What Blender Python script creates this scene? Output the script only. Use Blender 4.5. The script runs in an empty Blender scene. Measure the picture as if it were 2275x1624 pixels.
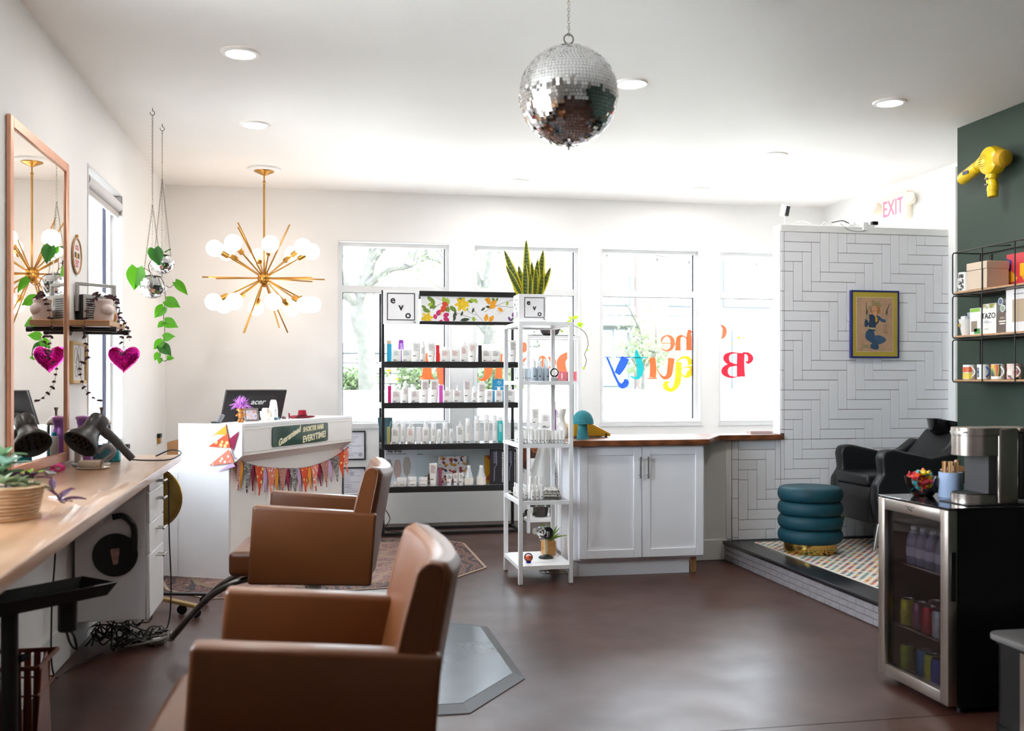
import bpy, bmesh, math, random
from mathutils import Matrix, Vector
R = math.radians
PI = math.pi
random.seed(11)
S = bpy.context.scene
COL = S.collection

# ------------------------------------------------------------------ camera, world, light, exposure
cam_d = bpy.data.cameras.new('camera')
cam = bpy.data.objects.new('camera', cam_d)
COL.objects.link(cam)
cam.location = (0, 0, 1.35)
cam.rotation_euler = (R(90), 0, -math.atan(428 / 2212))
cam_d.sensor_width = 36
cam_d.lens = 36 * 2212 / 2275
cam_d.shift_y = 35 / 2275
cam_d.clip_start = .02
cam_d.clip_end = 300
cam_d.dof.use_dof = True
cam_d.dof.focus_distance = 7.2
cam_d.dof.aperture_fstop = 2.8
S.camera = cam

W = bpy.data.worlds.new('sky')
S.world = W
W.use_nodes = True
_n = W.node_tree.nodes
_bg = _n['Background']
_bg.inputs[0].default_value = (.79, .91, 1, 1)
_bg.inputs[1].default_value = 4.4

sun_d = bpy.data.lights.new('sun', 'SUN')
sun_d.energy = 4
sun_d.angle = R(1)
sun_d.color = (1, .96, .9)
sun = bpy.data.objects.new('sun', sun_d)
COL.objects.link(sun)
sun.location = (6, -10, 30)
sun.rotation_euler = (R(8), R(42), 0)

S.view_settings.view_transform = 'Standard'
S.view_settings.look = 'None'
S.view_settings.gamma = 1
S.view_settings.use_curve_mapping = False
S.view_settings.exposure = 2.05
S.cycles.use_denoising = True
S.cycles.max_bounces = 10
S.cycles.diffuse_bounces = 6
S.cycles.transparent_max_bounces = 12
S.cycles.sample_clamp_indirect = 6
S.cycles.caustics_reflective = False
S.cycles.caustics_refractive = False

DOWNLIGHT_W = 2.6
BULB = 1.3

# ------------------------------------------------------------------ materials
def hx(h):
    h = h.lstrip('#')
    c = [int(h[i:i + 2], 16) / 255 for i in (0, 2, 4)]
    return tuple(x / 12.92 if x <= .04045 else ((x + .055) / 1.055) ** 2.4 for x in c) + (1,)

MATS = {}
def mat(name, col, rough=.5, metal=0., var=0., scale=6., bump=0., bscale=60., coat=0., trans=0., ior=1.45, emit=0., sheen=0., alpha=1., spec=None):
    if name in MATS:
        return MATS[name]
    m = bpy.data.materials.new(name)
    m.use_nodes = True
    nt = m.node_tree
    b = nt.nodes['Principled BSDF']
    c = hx(col) if isinstance(col, str) else col
    b.inputs['Base Color'].default_value = c
    b.inputs['Roughness'].default_value = rough
    b.inputs['Metallic'].default_value = metal
    b.inputs['Coat Weight'].default_value = coat
    b.inputs['Coat Roughness'].default_value = .22 if rough > .3 else .03
    b.inputs['Transmission Weight'].default_value = trans
    b.inputs['IOR'].default_value = ior
    b.inputs['Sheen Weight'].default_value = sheen
    b.inputs['Alpha'].default_value = alpha
    if spec is not None:
        b.inputs['Specular IOR Level'].default_value = spec
    if emit:
        b.inputs['Emission Color'].default_value = c
        b.inputs['Emission Strength'].default_value = emit
    tc = nt.nodes.new('ShaderNodeTexCoord')
    nz = nt.nodes.new('ShaderNodeTexNoise')
    nz.inputs['Scale'].default_value = scale
    nz.inputs['Detail'].default_value = 5
    nt.links.new(tc.outputs['Object'], nz.inputs['Vector'])
    v = var if var else .02
    rp = nt.nodes.new('ShaderNodeValToRGB')
    rp.color_ramp.elements[0].position = .3
    rp.color_ramp.elements[1].position = .7
    rp.color_ramp.elements[0].color = tuple(x * (1 - v) for x in c[:3]) + (1,)
    rp.color_ramp.elements[1].color = tuple(min(1, x * (1 + v * .6)) for x in c[:3]) + (1,)
    nt.links.new(nz.outputs['Fac'], rp.inputs['Fac'])
    nt.links.new(rp.outputs['Color'], b.inputs['Base Color'])
    if bump:
        n2 = nt.nodes.new('ShaderNodeTexNoise')
        n2.inputs['Scale'].default_value = bscale
        n2.inputs['Detail'].default_value = 4
        nt.links.new(tc.outputs['Object'], n2.inputs['Vector'])
        bp = nt.nodes.new('ShaderNodeBump')
        bp.inputs['Strength'].default_value = bump
        bp.inputs['Distance'].default_value = .01
        nt.links.new(n2.outputs['Fac'], bp.inputs['Height'])
        nt.links.new(bp.outputs['Normal'], b.inputs['Normal'])
    MATS[name] = m
    return m

def nodes_of(m):
    nt = m.node_tree
    return nt, nt.nodes['Principled BSDF']

def glass_mat(name, tint=(1, 1, 1, 1), refl=1.0, rough=0.0):
    if name in MATS:
        return MATS[name]
    m = bpy.data.materials.new(name)
    m.use_nodes = True
    nt = m.node_tree
    nt.nodes.clear()
    o = nt.nodes.new('ShaderNodeOutputMaterial')
    t = nt.nodes.new('ShaderNodeBsdfTransparent')
    t.inputs[0].default_value = tint
    g = nt.nodes.new('ShaderNodeBsdfGlossy')
    g.inputs['Roughness'].default_value = rough
    fr = nt.nodes.new('ShaderNodeFresnel')
    fr.inputs[0].default_value = 1.45
    mu = nt.nodes.new('ShaderNodeMath')
    mu.operation = 'MULTIPLY'
    mu.inputs[1].default_value = refl
    mx = nt.nodes.new('ShaderNodeMixShader')
    nt.links.new(fr.outputs[0], mu.inputs[0])
    nt.links.new(mu.outputs[0], mx.inputs[0])
    nt.links.new(t.outputs[0], mx.inputs[1])
    nt.links.new(g.outputs[0], mx.inputs[2])
    nt.links.new(mx.outputs[0], o.inputs[0])
    MATS[name] = m
    return m

def leaf_mat(name, col, trans=.45):
    """leaf: diffuse + translucent so daylight glows through"""
    if name in MATS:
        return MATS[name]
    m = mat(name, col, .55, var=.18, scale=9)
    nt, b = nodes_of(m)
    o = nt.nodes['Material Output']
    t = nt.nodes.new('ShaderNodeBsdfTranslucent')
    t.inputs[0].default_value = hx(col)
    mx = nt.nodes.new('ShaderNodeMixShader')
    mx.inputs[0].default_value = trans
    nt.links.new(b.outputs[0], mx.inputs[1])
    nt.links.new(t.outputs[0], mx.inputs[2])
    nt.links.new(mx.outputs[0], o.inputs[0])
    return m

def ramp_mat(name, kind, cols, rough=.5, scale=(1, 1, 1), nscale=5., detail=6, bump=0., coat=0., distort=0., interp='LINEAR'):
    """procedural: noise / wave / voronoi into a colour ramp"""
    if name in MATS:
        return MATS[name]
    m = bpy.data.materials.new(name)
    m.use_nodes = True
    nt, b = nodes_of(m)
    b.inputs['Roughness'].default_value = rough
    b.inputs['Coat Weight'].default_value = coat
    tc = nt.nodes.new('ShaderNodeTexCoord')
    mp = nt.nodes.new('ShaderNodeMapping')
    mp.inputs['Scale'].default_value = scale
    nt.links.new(tc.outputs['Object'], mp.inputs[0])
    if kind == 'noise':
        t = nt.nodes.new('ShaderNodeTexNoise')
        t.inputs['Detail'].default_value = detail
        t.inputs['Distortion'].default_value = distort
        out = t.outputs['Fac']
    elif kind == 'wave':
        t = nt.nodes.new('ShaderNodeTexWave')
        t.inputs['Distortion'].default_value = distort
        t.inputs['Detail'].default_value = detail
        out = t.outputs['Fac']
    else:
        t = nt.nodes.new('ShaderNodeTexVoronoi')
        out = t.outputs['Color']
    t.inputs['Scale'].default_value = nscale
    nt.links.new(mp.outputs[0], t.inputs['Vector'])
    rp = nt.nodes.new('ShaderNodeValToRGB')
    rp.color_ramp.interpolation = interp
    el = rp.color_ramp.elements
    while len(el) < len(cols):
        el.new(.5)
    for e, (p, c) in zip(el, cols):
        e.position = p
        e.color = hx(c)
    nt.links.new(out, rp.inputs['Fac'])
    nt.links.new(rp.outputs['Color'], b.inputs['Base Color'])
    if bump:
        bp = nt.nodes.new('ShaderNodeBump')
        bp.inputs['Strength'].default_value = bump
        bp.inputs['Distance'].default_value = .004
        nt.links.new(out, bp.inputs['Height'])
        nt.links.new(bp.outputs['Normal'], b.inputs['Normal'])
    MATS[name] = m
    return m

# ------------------------------------------------------------------ mesh builder
class MB:
    def __init__(s):
        s.v = []; s.f = []; s.m = []; s.mi = 0; s.T = None
    def add(s, vs, fs):
        o = len(s.v)
        for p in vs:
            p = Vector(p)
            s.v.append(s.T @ p if s.T else p)
        for f in fs:
            s.f.append([o + i for i in f]); s.m.append(s.mi)
        return s
    def box(s, x0, x1, y0, y1, z0, z1):
        v = [(x, y, z) for z in (z0, z1) for y in (y0, y1) for x in (x0, x1)]
        return s.add(v, [(0, 2, 3, 1), (4, 5, 7, 6), (0, 1, 5, 4), (2, 6, 7, 3), (0, 4, 6, 2), (1, 3, 7, 5)])
    def rbox(s, x0, x1, y0, y1, z0, z1, r=.01, seg=3):
        r = min(r, (x1 - x0) * .49, (y1 - y0) * .49, (z1 - z0) * .49)
        b = bmesh.new()
        bmesh.ops.create_cube(b, size=1)
        for w in b.verts:
            w.co = Vector(((x0 + x1) / 2 + w.co.x * (x1 - x0), (y0 + y1) / 2 + w.co.y * (y1 - y0), (z0 + z1) / 2 + w.co.z * (z1 - z0)))
        bmesh.ops.bevel(b, geom=b.edges[:], offset=r, segments=seg, profile=.5, affect='EDGES')
        return s.bm(b)
    def bm(s, b):
        b.verts.index_update()
        s.add([w.co.copy() for w in b.verts], [[w.index for w in f.verts] for f in b.faces])
        b.free()
        return s
    def prism(s, poly, fn0, fn1):
        """poly of 2-D points, fn0/fn1 map (a,b) to 3-D for the two caps"""
        n = len(poly)
        v = [fn0(*p) for p in poly] + [fn1(*p) for p in poly]
        return s.add(v, [list(range(n))[::-1], list(range(n, 2 * n))] + [(i, (i + 1) % n, n + (i + 1) % n, n + i) for i in range(n)])
    def bprism(s, poly, axis, a0, a1, r=.01, seg=3):
        """bevelled prism: poly in the plane normal to axis ('y': poly=(x,z); 'x': (y,z); 'z': (x,y))"""
        f = {'y': lambda t: (lambda a, b: (a, t, b)), 'x': lambda t: (lambda a, b: (t, a, b)), 'z': lambda t: (lambda a, b: (a, b, t))}[axis]
        q = MB().prism(poly, f(a0), f(a1))
        b = bmesh.new()
        vs = [b.verts.new(p) for p in q.v]
        for fc in q.f:
            b.faces.new([vs[i] for i in fc])
        bmesh.ops.recalc_face_normals(b, faces=b.faces[:])
        bmesh.ops.bevel(b, geom=b.edges[:], offset=r, segments=seg, profile=.5, affect='EDGES')
        return s.bm(b)
    def lathe(s, prof, n=24, c=(0, 0, 0), cap0=True, cap1=True):
        v = []; f = []
        for (r, z) in prof:
            for i in range(n):
                a = 2 * PI * i / n
                v.append((c[0] + r * math.cos(a), c[1] + r * math.sin(a), c[2] + z))
        for k in range(len(prof) - 1):
            for i in range(n):
                j = (i + 1) % n
                f.append((k * n + i, k * n + j, (k + 1) * n + j, (k + 1) * n + i))
        if cap0: f.append(list(range(n))[::-1])
        if cap1: f.append([(len(prof) - 1) * n + i for i in range(n)])
        return s.add(v, f)
    def cyl(s, c, r, z0, z1, n=20, r1=None):
        return s.lathe([(r, z0), (r if r1 is None else r1, z1)], n, (c[0], c[1], c[2] if len(c) > 2 else 0))
    def tube(s, path, r, n=8, closed=False, cap=True):
        P = [Vector(p) for p in path]
        L = len(P)
        rs = r if isinstance(r, (list, tuple)) else [r] * L
        up = None; v = []; f = []
        for i in range(L):
            a = P[(i - 1) % L] if (closed or i) else P[0]
            b = P[(i + 1) % L] if (closed or i < L - 1) else P[-1]
            t = (b - a).normalized()
            if up is None:
                up = Vector((0, 0, 1)) if abs(t.z) < .9 else Vector((1, 0, 0))
            w = t.cross(up)
            if w.length < 1e-6:
                w = t.orthogonal()
            w.normalize()
            up = w.cross(t).normalized()
            for k in range(n):
                g = 2 * PI * k / n
                v.append(P[i] + (w * math.cos(g) + up * math.sin(g)) * rs[i])
        for i in range(L if closed else L - 1):
            q = (i + 1) % L
            for k in range(n):
                j = (k + 1) % n
                f.append((i * n + k, i * n + j, q * n + j, q * n + k))
        if cap and not closed:
            f.append(list(range(n))[::-1]); f.append([(L - 1) * n + k for k in range(n)])
        return s.add(v, f)
    def sph(s, c, r, nu=16, nv=10, sc=(1, 1, 1)):
        v = [(c[0], c[1], c[2] - r * sc[2])]; f = []
        for k in range(1, nv):
            ph = -PI / 2 + PI * k / nv
            for i in range(nu):
                a = 2 * PI * i / nu
                v.append((c[0] + r * sc[0] * math.cos(ph) * math.cos(a), c[1] + r * sc[1] * math.cos(ph) * math.sin(a), c[2] + r * sc[2] * math.sin(ph)))
        v.append((c[0], c[1], c[2] + r * sc[2]))
        for i in range(nu):
            j = (i + 1) % nu
            f.append((0, 1 + j, 1 + i))
            for k in range(nv - 2):
                f.append((1 + k * nu + i, 1 + k * nu + j, 1 + (k + 1) * nu + j, 1 + (k + 1) * nu + i))
            f.append((1 + (nv - 2) * nu + i, 1 + (nv - 2) * nu + j, len(v) - 1))
        return s.add(v, f)
    def poly(s, pts):
        return s.add(pts, [list(range(len(pts)))])
    def grid(s, fn, nu, nv):
        v = [fn(i / nu, j / nv) for j in range(nv + 1) for i in range(nu + 1)]
        return s.add(v, [(j * (nu + 1) + i, j * (nu + 1) + i + 1, (j + 1) * (nu + 1) + i + 1, (j + 1) * (nu + 1) + i) for j in range(nv) for i in range(nu)])
    def mesh(s, name, mats, smooth=True, ang=38):
        me = bpy.data.meshes.new(name)
        me.from_pydata([tuple(p) for p in s.v], [], s.f)
        if not isinstance(mats, (list, tuple)):
            mats = [mats]
        for m in mats:
            me.materials.append(m)
        for p, i in zip(me.polygons, s.m):
            p.material_index = i
        if smooth:
            me.polygons.foreach_set('use_smooth', [True] * len(me.polygons))
            me.set_sharp_from_angle(angle=R(ang))
        me.update()
        return me
    def build(s, name, mats, parent=None, loc=None, rot=None, smooth=True, ang=38):
        return place(name, s.mesh(name, mats, smooth, ang), parent, loc, rot)

def place(name, me, parent=None, loc=None, rot=None):
    o = bpy.data.objects.new(name, me)
    COL.objects.link(o)
    if parent: o.parent = parent
    if loc: o.location = loc
    if rot: o.rotation_euler = rot
    return o

def tag(o, label, cat, group=None, kind=None):
    if label: o['label'] = label
    if cat: o['category'] = cat
    if group: o['group'] = group
    if kind: o['kind'] = kind
    return o

def thing(name, label, cat, loc=(0, 0, 0), rz=0., group=None):
    o = bpy.data.objects.new(name, None)
    COL.objects.link(o)
    o.empty_display_size = .05
    o.location = loc
    o.rotation_euler = (0, 0, rz)
    return tag(o, label, cat, group)

def struct(o, label, kind='structure'):
    o['label'] = label
    o['kind'] = kind
    return o

def copy_tree(o, parent=None):
    c = o.copy()
    COL.objects.link(c)
    c.parent = parent
    for ch in list(o.children):
        copy_tree(ch, c)
    return c

TXT = {}
def text_mesh(s, size, mats, bold=0., extrude=.0006, shear=0., spacing=1., align='CENTER'):
    key = (s, size, id(mats), bold, shear, spacing, align)
    if key in TXT:
        return TXT[key]
    cu = bpy.data.curves.new('lettering', 'FONT')
    cu.body = s
    cu.size = size
    cu.extrude = extrude
    cu.offset = bold
    cu.shear = shear
    cu.space_character = spacing
    cu.align_x = align
    cu.align_y = 'CENTER'
    cu.resolution_u = 4
    ob = bpy.data.objects.new('lettering', cu)
    me = ob.to_mesh().copy()
    me.name = 'lettering'
    me.materials.clear()
    me.materials.append(mats)
    bpy.data.objects.remove(ob)
    TXT[key] = me
    return me

def text(s, size, m, parent, loc, rot=(PI / 2, 0, 0), name='lettering', sx=1., **k):
    o = place(name, text_mesh(s, size, m, **k), parent, loc, rot)
    o.scale.x = sx
    return o

def arc(c, r, a0, a1, n=10):
    return [(c[0] + r * math.cos(a0 + (a1 - a0) * i / n), c[1] + r * math.sin(a0 + (a1 - a0) * i / n)) for i in range(n + 1)]

def smooth_path(pts, n=6):
    """Catmull-Rom through 3-D points"""
    P = [Vector(p) for p in pts]
    out = []
    for i in range(len(P) - 1):
        a = P[max(i - 1, 0)]; b = P[i]; c = P[i + 1]; d = P[min(i + 2, len(P) - 1)]
        for k in range(n):
            t = k / n
            out.append(.5 * ((2 * b) + (c - a) * t + (2 * a - 5 * b + 4 * c - d) * t * t + (3 * b - a - 3 * c + d) * t ** 3))
    out.append(P[-1])
    return out

def ribbon(pts, n=5):
    """2-D brush stroke (x,y,width) -> closed outline"""
    q = smooth_path([(p[0], p[1], p[2]) for p in pts], n)
    L = []; Rr = []
    for i, p in enumerate(q):
        a = q[max(i - 1, 0)]; b = q[min(i + 1, len(q) - 1)]
        d = Vector((b.x - a.x, b.y - a.y))
        if d.length < 1e-9: d = Vector((1, 0))
        d.normalize()
        nx, ny = -d.y, d.x
        w = max(p.z, .001) / 2
        L.append((p.x + nx * w, p.y + ny * w)); Rr.append((p.x - nx * w, p.y - ny * w))
    return L, Rr

# ------------------------------------------------------------------ common materials
def wall_paint(name, col, rough=.6):
    return mat(name, col, rough, var=.015, scale=2, bump=.12, bscale=120)
M_WALL = wall_paint('white_wall_paint', '#ebe9e7')
M_CEIL = wall_paint('ceiling_paint', '#f0ece8')
M_TRIM = mat('white_trim_paint', '#f1f0ee', .35)
M_GREEN = wall_paint('dark_green_paint', '#2c3d33', .6)
M_WHITE = mat('white_lacquer', '#f2f2f3', .3)
M_CAB = mat('white_cabinet_paint', '#f6f6fb', .35, bump=.03, bscale=90)
M_BLACK = mat('black_powder_coat', '#1a191a', .42)
M_BLKPL = mat('black_plastic', '#161618', .35)
M_CHROME = mat('brushed_chrome', '#b9b6b2', .25, 1)
M_STEEL = mat('brushed_steel', '#b8ada4', .32, 1, var=.05, scale=30)
M_BRASS = mat('satin_brass', '#b98a45', .28, 1, var=.05)
M_GOLD = mat('polished_gold', '#c8a35a', .18, 1)
M_COPPER = mat('copper_frame', '#d9a184', .35, .55, var=.06, scale=20)
M_MIRROR = mat('mirror_glass', (.93, .9, .86, 1), .01, 1)
M_TILEMIR = mat('mirror_tile', (.88, .88, .88, 1), .04, 1)
M_GLASS = glass_mat('clear_glass')
M_PANE = glass_mat('window_glass', refl=.6)
M_LEATHER = mat('tan_leather', '#6a3a1a', .38, var=.16, scale=3, bump=.1, bscale=220, coat=.2)
M_BLKLEATHER = mat('black_leather', '#17181b', .36, var=.1, bump=.1, bscale=150)
M_PAPER = mat('paper', '#efeef0', .7)
M_INK = mat('black_ink', '#1c191b', .6)
M_WOODDK = ramp_mat('walnut_wood', 'wave', [(0, '#6d3d25'), (1, '#8a5334')], .35, (1, 12, 12), 2, 3, distort=4)
M_BUTCHER = ramp_mat('butcher_block', 'noise', [(.2, '#8f6848'), (.5, '#ab8262'), (.8, '#c09c7e')], .3, (3, .7, 3), 4, 6, coat=.3)
M_PINE = ramp_mat('oak_wood', 'noise', [(.25, '#a9784f'), (.75, '#c79a6c')], .5, (1, 9, 9), 4, 4)
M_CABLE = mat('black_cable', '#1d1c1e', .5)
M_GREYCABLE = mat('grey_cable', '#77746f', .5)
M_WCABLE = mat('white_cable', '#dcdad6', .5)
M_SOIL = mat('soil', '#3a2c22', .9, var=.3, scale=40, bump=.5)
M_STEM = mat('brown_stem', '#5a4334', .7)

# ------------------------------------------------------------------ floor, ceiling, walls
ZC = 3.135
XL, YF, XR, YB, XG = -1.375, 9.46, 5.1, -2.8, 4.42

m = ramp_mat('stained_concrete', 'noise', [(.25, '#361d16'), (.5, '#43261d'), (.75, '#523226')], .3, (1, 1, 1), 1.6, 8)
nt, b = nodes_of(m)
tc = nt.nodes.new('ShaderNodeTexCoord')
nz = nt.nodes.new('ShaderNodeTexNoise'); nz.inputs['Scale'].default_value = 3.3; nz.inputs['Detail'].default_value = 7
nt.links.new(tc.outputs['Object'], nz.inputs[0])
mr = nt.nodes.new('ShaderNodeMapRange'); mr.inputs['To Min'].default_value = .26; mr.inputs['To Max'].default_value = .5
nt.links.new(nz.outputs['Fac'], mr.inputs['Value']); nt.links.new(mr.outputs[0], b.inputs['Roughness'])
bp = nt.nodes.new('ShaderNodeBump'); bp.inputs['Strength'].default_value = .08; bp.inputs['Distance'].default_value = .02
nt.links.new(nz.outputs['Fac'], bp.inputs['Height']); nt.links.new(bp.outputs[0], b.inputs['Normal'])
b.inputs['Specular IOR Level'].default_value = .6
M_FLOOR = m
fl = MB()
JY = 3.62            # a sawn control joint crosses the slab
fl.box(XL - .25, XR + .3, YB - .2, JY - .003, -.2, 0).box(XL - .25, XR + .3, JY + .003, YF + .25, -.2, 0).box(XL - .25, XR + .3, JY - .003, JY + .003, -.2, -.008)
struct(fl.build('floor', M_FLOOR, smooth=False), 'brown stained concrete floor with soft sheen')
struct(MB().box(XL - .25, XR + .3, YB - .2, YF + .25, ZC, ZC + .2).build('ceiling', M_CEIL, smooth=False), 'flat white painted ceiling')

def wall_with_holes(axis, pos0, pos1, a0, a1, z0, z1, holes):
    """wall slab with rectangular openings; axis 'y' spans x, axis 'x' spans y"""
    q = MB()
    def bx(u0, u1, w0, w1):
        if u1 - u0 < 1e-4 or w1 - w0 < 1e-4: return
        if axis == 'y': q.box(u0, u1, pos0, pos1, w0, w1)
        else: q.box(pos0, pos1, u0, u1, w0, w1)
    cur = a0
    for (h0, h1, hz0, hz1) in sorted(holes):
        bx(cur, h0, z0, z1); bx(h0, h1, z0, hz0); bx(h0, h1, hz1, z1); cur = h1
    bx(cur, a1, z0, z1)
    return q
WX = [(.18, 1.225), (1.467, 2.507), (2.731, 3.755), (3.969, 4.98)]
WZ0, WZ1 = .94, 2.66
struct(wall_with_holes('y', YF, YF + .2, XL - .2, XR + .2, 0, ZC, [(a, c_, WZ0, WZ1) for a, c_ in WX]).build('wall_far', M_WALL, smooth=False), 'white far wall with four tall windows')
LWY = (6.4, 7.446)
LW_ADDED = (2.35, 4.5)  # unseen window opening, added to bring daylight onto ceiling and fronts
struct(wall_with_holes('x', XL - .2, XL, YB, YF, 0, ZC, [(LWY[0], LWY[1], WZ0, 2.655), (LW_ADDED[0], LW_ADDED[1], WZ0, 2.95)]).build('wall_left', M_WALL, smooth=False), 'white left wall with mirror and one window')
struct(MB().box(XR, XR + .2, 6.3, YF, 0, ZC).build('wall_right', M_WALL, smooth=False), 'white right wall behind the tiled partition')
gw = struct(MB().box(XG, XR + .2, YB, 6.3, 0, ZC).build('wall_green', M_GREEN, smooth=False), 'dark green painted wall at the right')
BWX = []
struct(wall_with_holes('y', YB - .2, YB, XL - .2, XR + .2, 0, ZC, [(a, c_, .8, 2.66) for a, c_ in BWX]).build('wall_back', M_WALL, smooth=False), 'white wall at the back of the salon')
# white end board where the green wall stops
struct(MB().box(4.86, 4.93, 6.95, 7.04, .1455, 3.02).build('trim_1', M_TRIM, smooth=False), 'white upright board between the partition and the green wall')
# boxed-out lower wall under the styling counter, with baseboard
struct(MB().box(XL, -1.21, 1.0, 6.25, 0, .855).build('wall_under_counter', M_WALL, smooth=False), 'white panelled wall under the styling counter')
struct(MB().rbox(-1.21, -1.195, 1.0, 6.25, 0, .19, .004, 1).build('baseboard_left', M_TRIM), 'white baseboard under the styling counter')
struct(MB().rbox(XL, 3.4, YF - .016, YF, 0, .3, .004, 1).build('baseboard_far', M_TRIM), 'tall white baseboard along the far wall')

# windows
M_SASH = mat('dark_window_gasket', '#2c2a3a', .4)
M_SILL = mat('white_window_frame', '#dddddd', .3)
def window(n, axis, a0, a1, z0, z1, face, sgn, mull, label):
    """face: inner wall plane; sgn: direction outwards"""
    def bx(q, u0, u1, d0, d1, w0, w1):
        e0, e1 = sorted((face + sgn * d0, face + sgn * d1))
        if axis == 'y': q.box(u0, u1, e0, e1, w0, w1)
        else: q.box(e0, e1, u0, u1, w0, w1)
    f = MB()
    t = .035
    for (u0, u1, w0, w1) in ((a0, a0 + t, z0, z1), (a1 - t, a1, z0, z1), (a0 + t, a1 - t, z1 - t, z1), (a0 + t, a1 - t, z0, z0 + t)):
        bx(f, u0, u1, .07, .15, w0, w1)
    o = f.build('window_%d' % n, M_SILL, smooth=False)
    struct(o, label)
    q = MB(); bx(q, a0 + t, a1 - t, .085, .13, mull - .032, mull + .032); q.build('transom', M_SILL, o, smooth=False)
    q = MB(); bx(q, a1 - t - .011, a1 - t - .001, .1, .12, z0 + t, z1 - t); bx(q, a0 + t + .001, a0 + t + .006, .095, .12, z0 + t, z1 - t); bx(q, a0 + t + .006, a1 - t - .011, .1, .12, mull - .037, mull - .0325)
    q.build('gasket', M_SASH, o, smooth=False)
    q = MB(); bx(q, a0 + t + .006, a1 - t - .011, .108, .114, mull + .033, z1 - t); q.build('pane', M_PANE, o, smooth=False)
    q = MB(); bx(q, a0 + t + .006, a1 - t - .011, .108, .114, z0 + t, mull - .038); q.build('pane', M_PANE, o, smooth=False)
    q = MB()
    for (u0, u1, w0, w1) in ((a0 - .012, a0, z0 - .012, z1 + .012), (a1, a1 + .012, z0 - .012, z1 + .012), (a0, a1, z1, z1 + .012)):
        bx(q, u0, u1, -.006, 0, w0, w1)
    q.build('edge_bead', M_SILL, o, smooth=False)
    q = MB(); bx(q, a0 - .02, a1 + .02, -.012, .0, z0 - .035, z0 - .0005); bx(q, a0 + .001, a1 - .001, -.012, .068, z0 + .0003, z0 + .012); q.build('window_sill', M_SILL, o, smooth=False)
    return o
names = ['leftmost far window, beside the reception desk', 'far window behind the black product rack', 'far window with blue and teal painted letters', 'far window cut off by the tiled partition']
WIN = [window(i + 1, 'y', a, c_, WZ0, WZ1, YF, 1, 2.225, names[i]) for i, (a, c_) in enumerate(WX)]
window(5, 'x', LWY[0], LWY[1], WZ0, 2.655, XL, -1, 1.93, 'window in the left wall with a roller blind')
window(6, 'x', LW_ADDED[0], LW_ADDED[1], WZ0, 2.95, XL, -1, 1.93, 'added window in the left wall just out of view beside the camera')
# roller blind
rb = thing('roller_blind', 'rolled-up grey roller blind at the top of the left window', 'blind', (XL, 6.92, 2.55))
M_BLIND = mat('blind_fabric', '#cfcaca', .6)
q = MB(); q.T = Matrix.Translation((-.03, -.5, .03)) @ Matrix.Rotation(-PI / 2, 4, 'X'); q.cyl((0, 0), .042, 0, 1.0, 24); q.build('roll', M_BLIND, rb)
q = MB().rbox(-.035, -.012, -.5, .5, -.052, -.012, .006, 2); q.build('bottom_rail', mat('blind_rail', '#b5b0ae', .4), rb)
for a_ in (-.515, .505): MB().box(-.07, .0, a_, a_ + .01, -.03, .1).build('bracket', M_CHROME, rb, smooth=False)

# ------------------------------------------------------------------ tiled partition, half wall, platform
M_TILE = mat('matte_white_tile', '#efeef1', .38, var=.02, scale=3)
M_GROUT = mat('dark_grout', '#4d494c', .8)
PY0, PY1 = 7.1, 7.22
part = struct(MB().box(3.466, 4.93, PY0, PY1, .0, 2.552).build('wall_partition', M_WALL, smooth=False), 'tall partition wall covered in white herringbone tile')
half = struct(MB().box(1.70, 3.4655, PY0, PY1, 0, .904).build('wall_half', M_WALL, smooth=False), 'low half wall between counter and platform')
MB().box(3.469, 4.915, PY0 - .003, PY0 - .0003, .1455, 2.497).build('grout', M_GROUT, part, smooth=False)
MB().box(3.069, 3.4655, PY0 - .003, PY0 - .0003, .1455, .9035).build('grout', M_GROUT, half, smooth=False)
MB().rbox(3.466, 4.93, PY0 - .012, PY0 - .0003, 2.499, 2.552, .003, 1).build('cap_board', M_TRIM, part)
TUX, TUZ, TX0, TZ0 = .0746, .0758, 3.495, 2.496
TM = {}
def tile(x0, x1, z0, z1, par):
    g = .0016
    w, h = round(x1 - x0 - 2 * g, 4), round(z1 - z0 - 2 * g, 4)
    if w < .006 or h < .006: return
    if (w, h) not in TM:
        TM[(w, h)] = MB().rbox(-w / 2, w / 2, -.0045, .0045, -h / 2, h / 2, .0013, 1).mesh('tile', M_TILE)
    o = place('tile', TM[(w, h)], par, ((x0 + x1) / 2, PY0 - .0078 + random.uniform(-.0006, .0006), (z0 + z1) / 2))
    o.rotation_euler = (random.uniform(-.002, .002), 0, random.uniform(-.003, .003))
def herring(xa, xb, za, zb, par):
    done = set()
    for c in range(-8, 21):
        for r in range(0, 33):
            t = (c + r) % 8
            if t < 4: k = ('h', c - t, r)
            else: k = ('v', c, r - (t - 4))
            if k in done: continue
            done.add(k)
            a = TX0 + k[1] * TUX
            top = TZ0 - k[2] * TUZ
            x0, x1 = a, a + (4 if k[0] == 'h' else 1) * TUX
            z1, z0 = top, top - (1 if k[0] == 'h' else 4) * TUZ
            x0, x1, z0, z1 = max(x0, xa), min(x1, xb), max(z0, za), min(z1, zb)
            if x1 - x0 > .008 and z1 - z0 > .008:
                tile(x0, x1, z0, z1, par)
herring(TX0, 4.913, .905, 2.496, part)
herring(3.4665, 4.913, .1465, .905, part)
herring(3.121, 3.4655, .1465, .904, half)
z = 2.496
while z > .95:
    tile(3.4675, TX0, max(z - 2 * TUZ, .95), z, part); z -= 2 * TUZ
z = .904
while z > .15:
    tile(3.069, 3.121, max(z - .148, .1465), z, half); z -= .148
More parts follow.
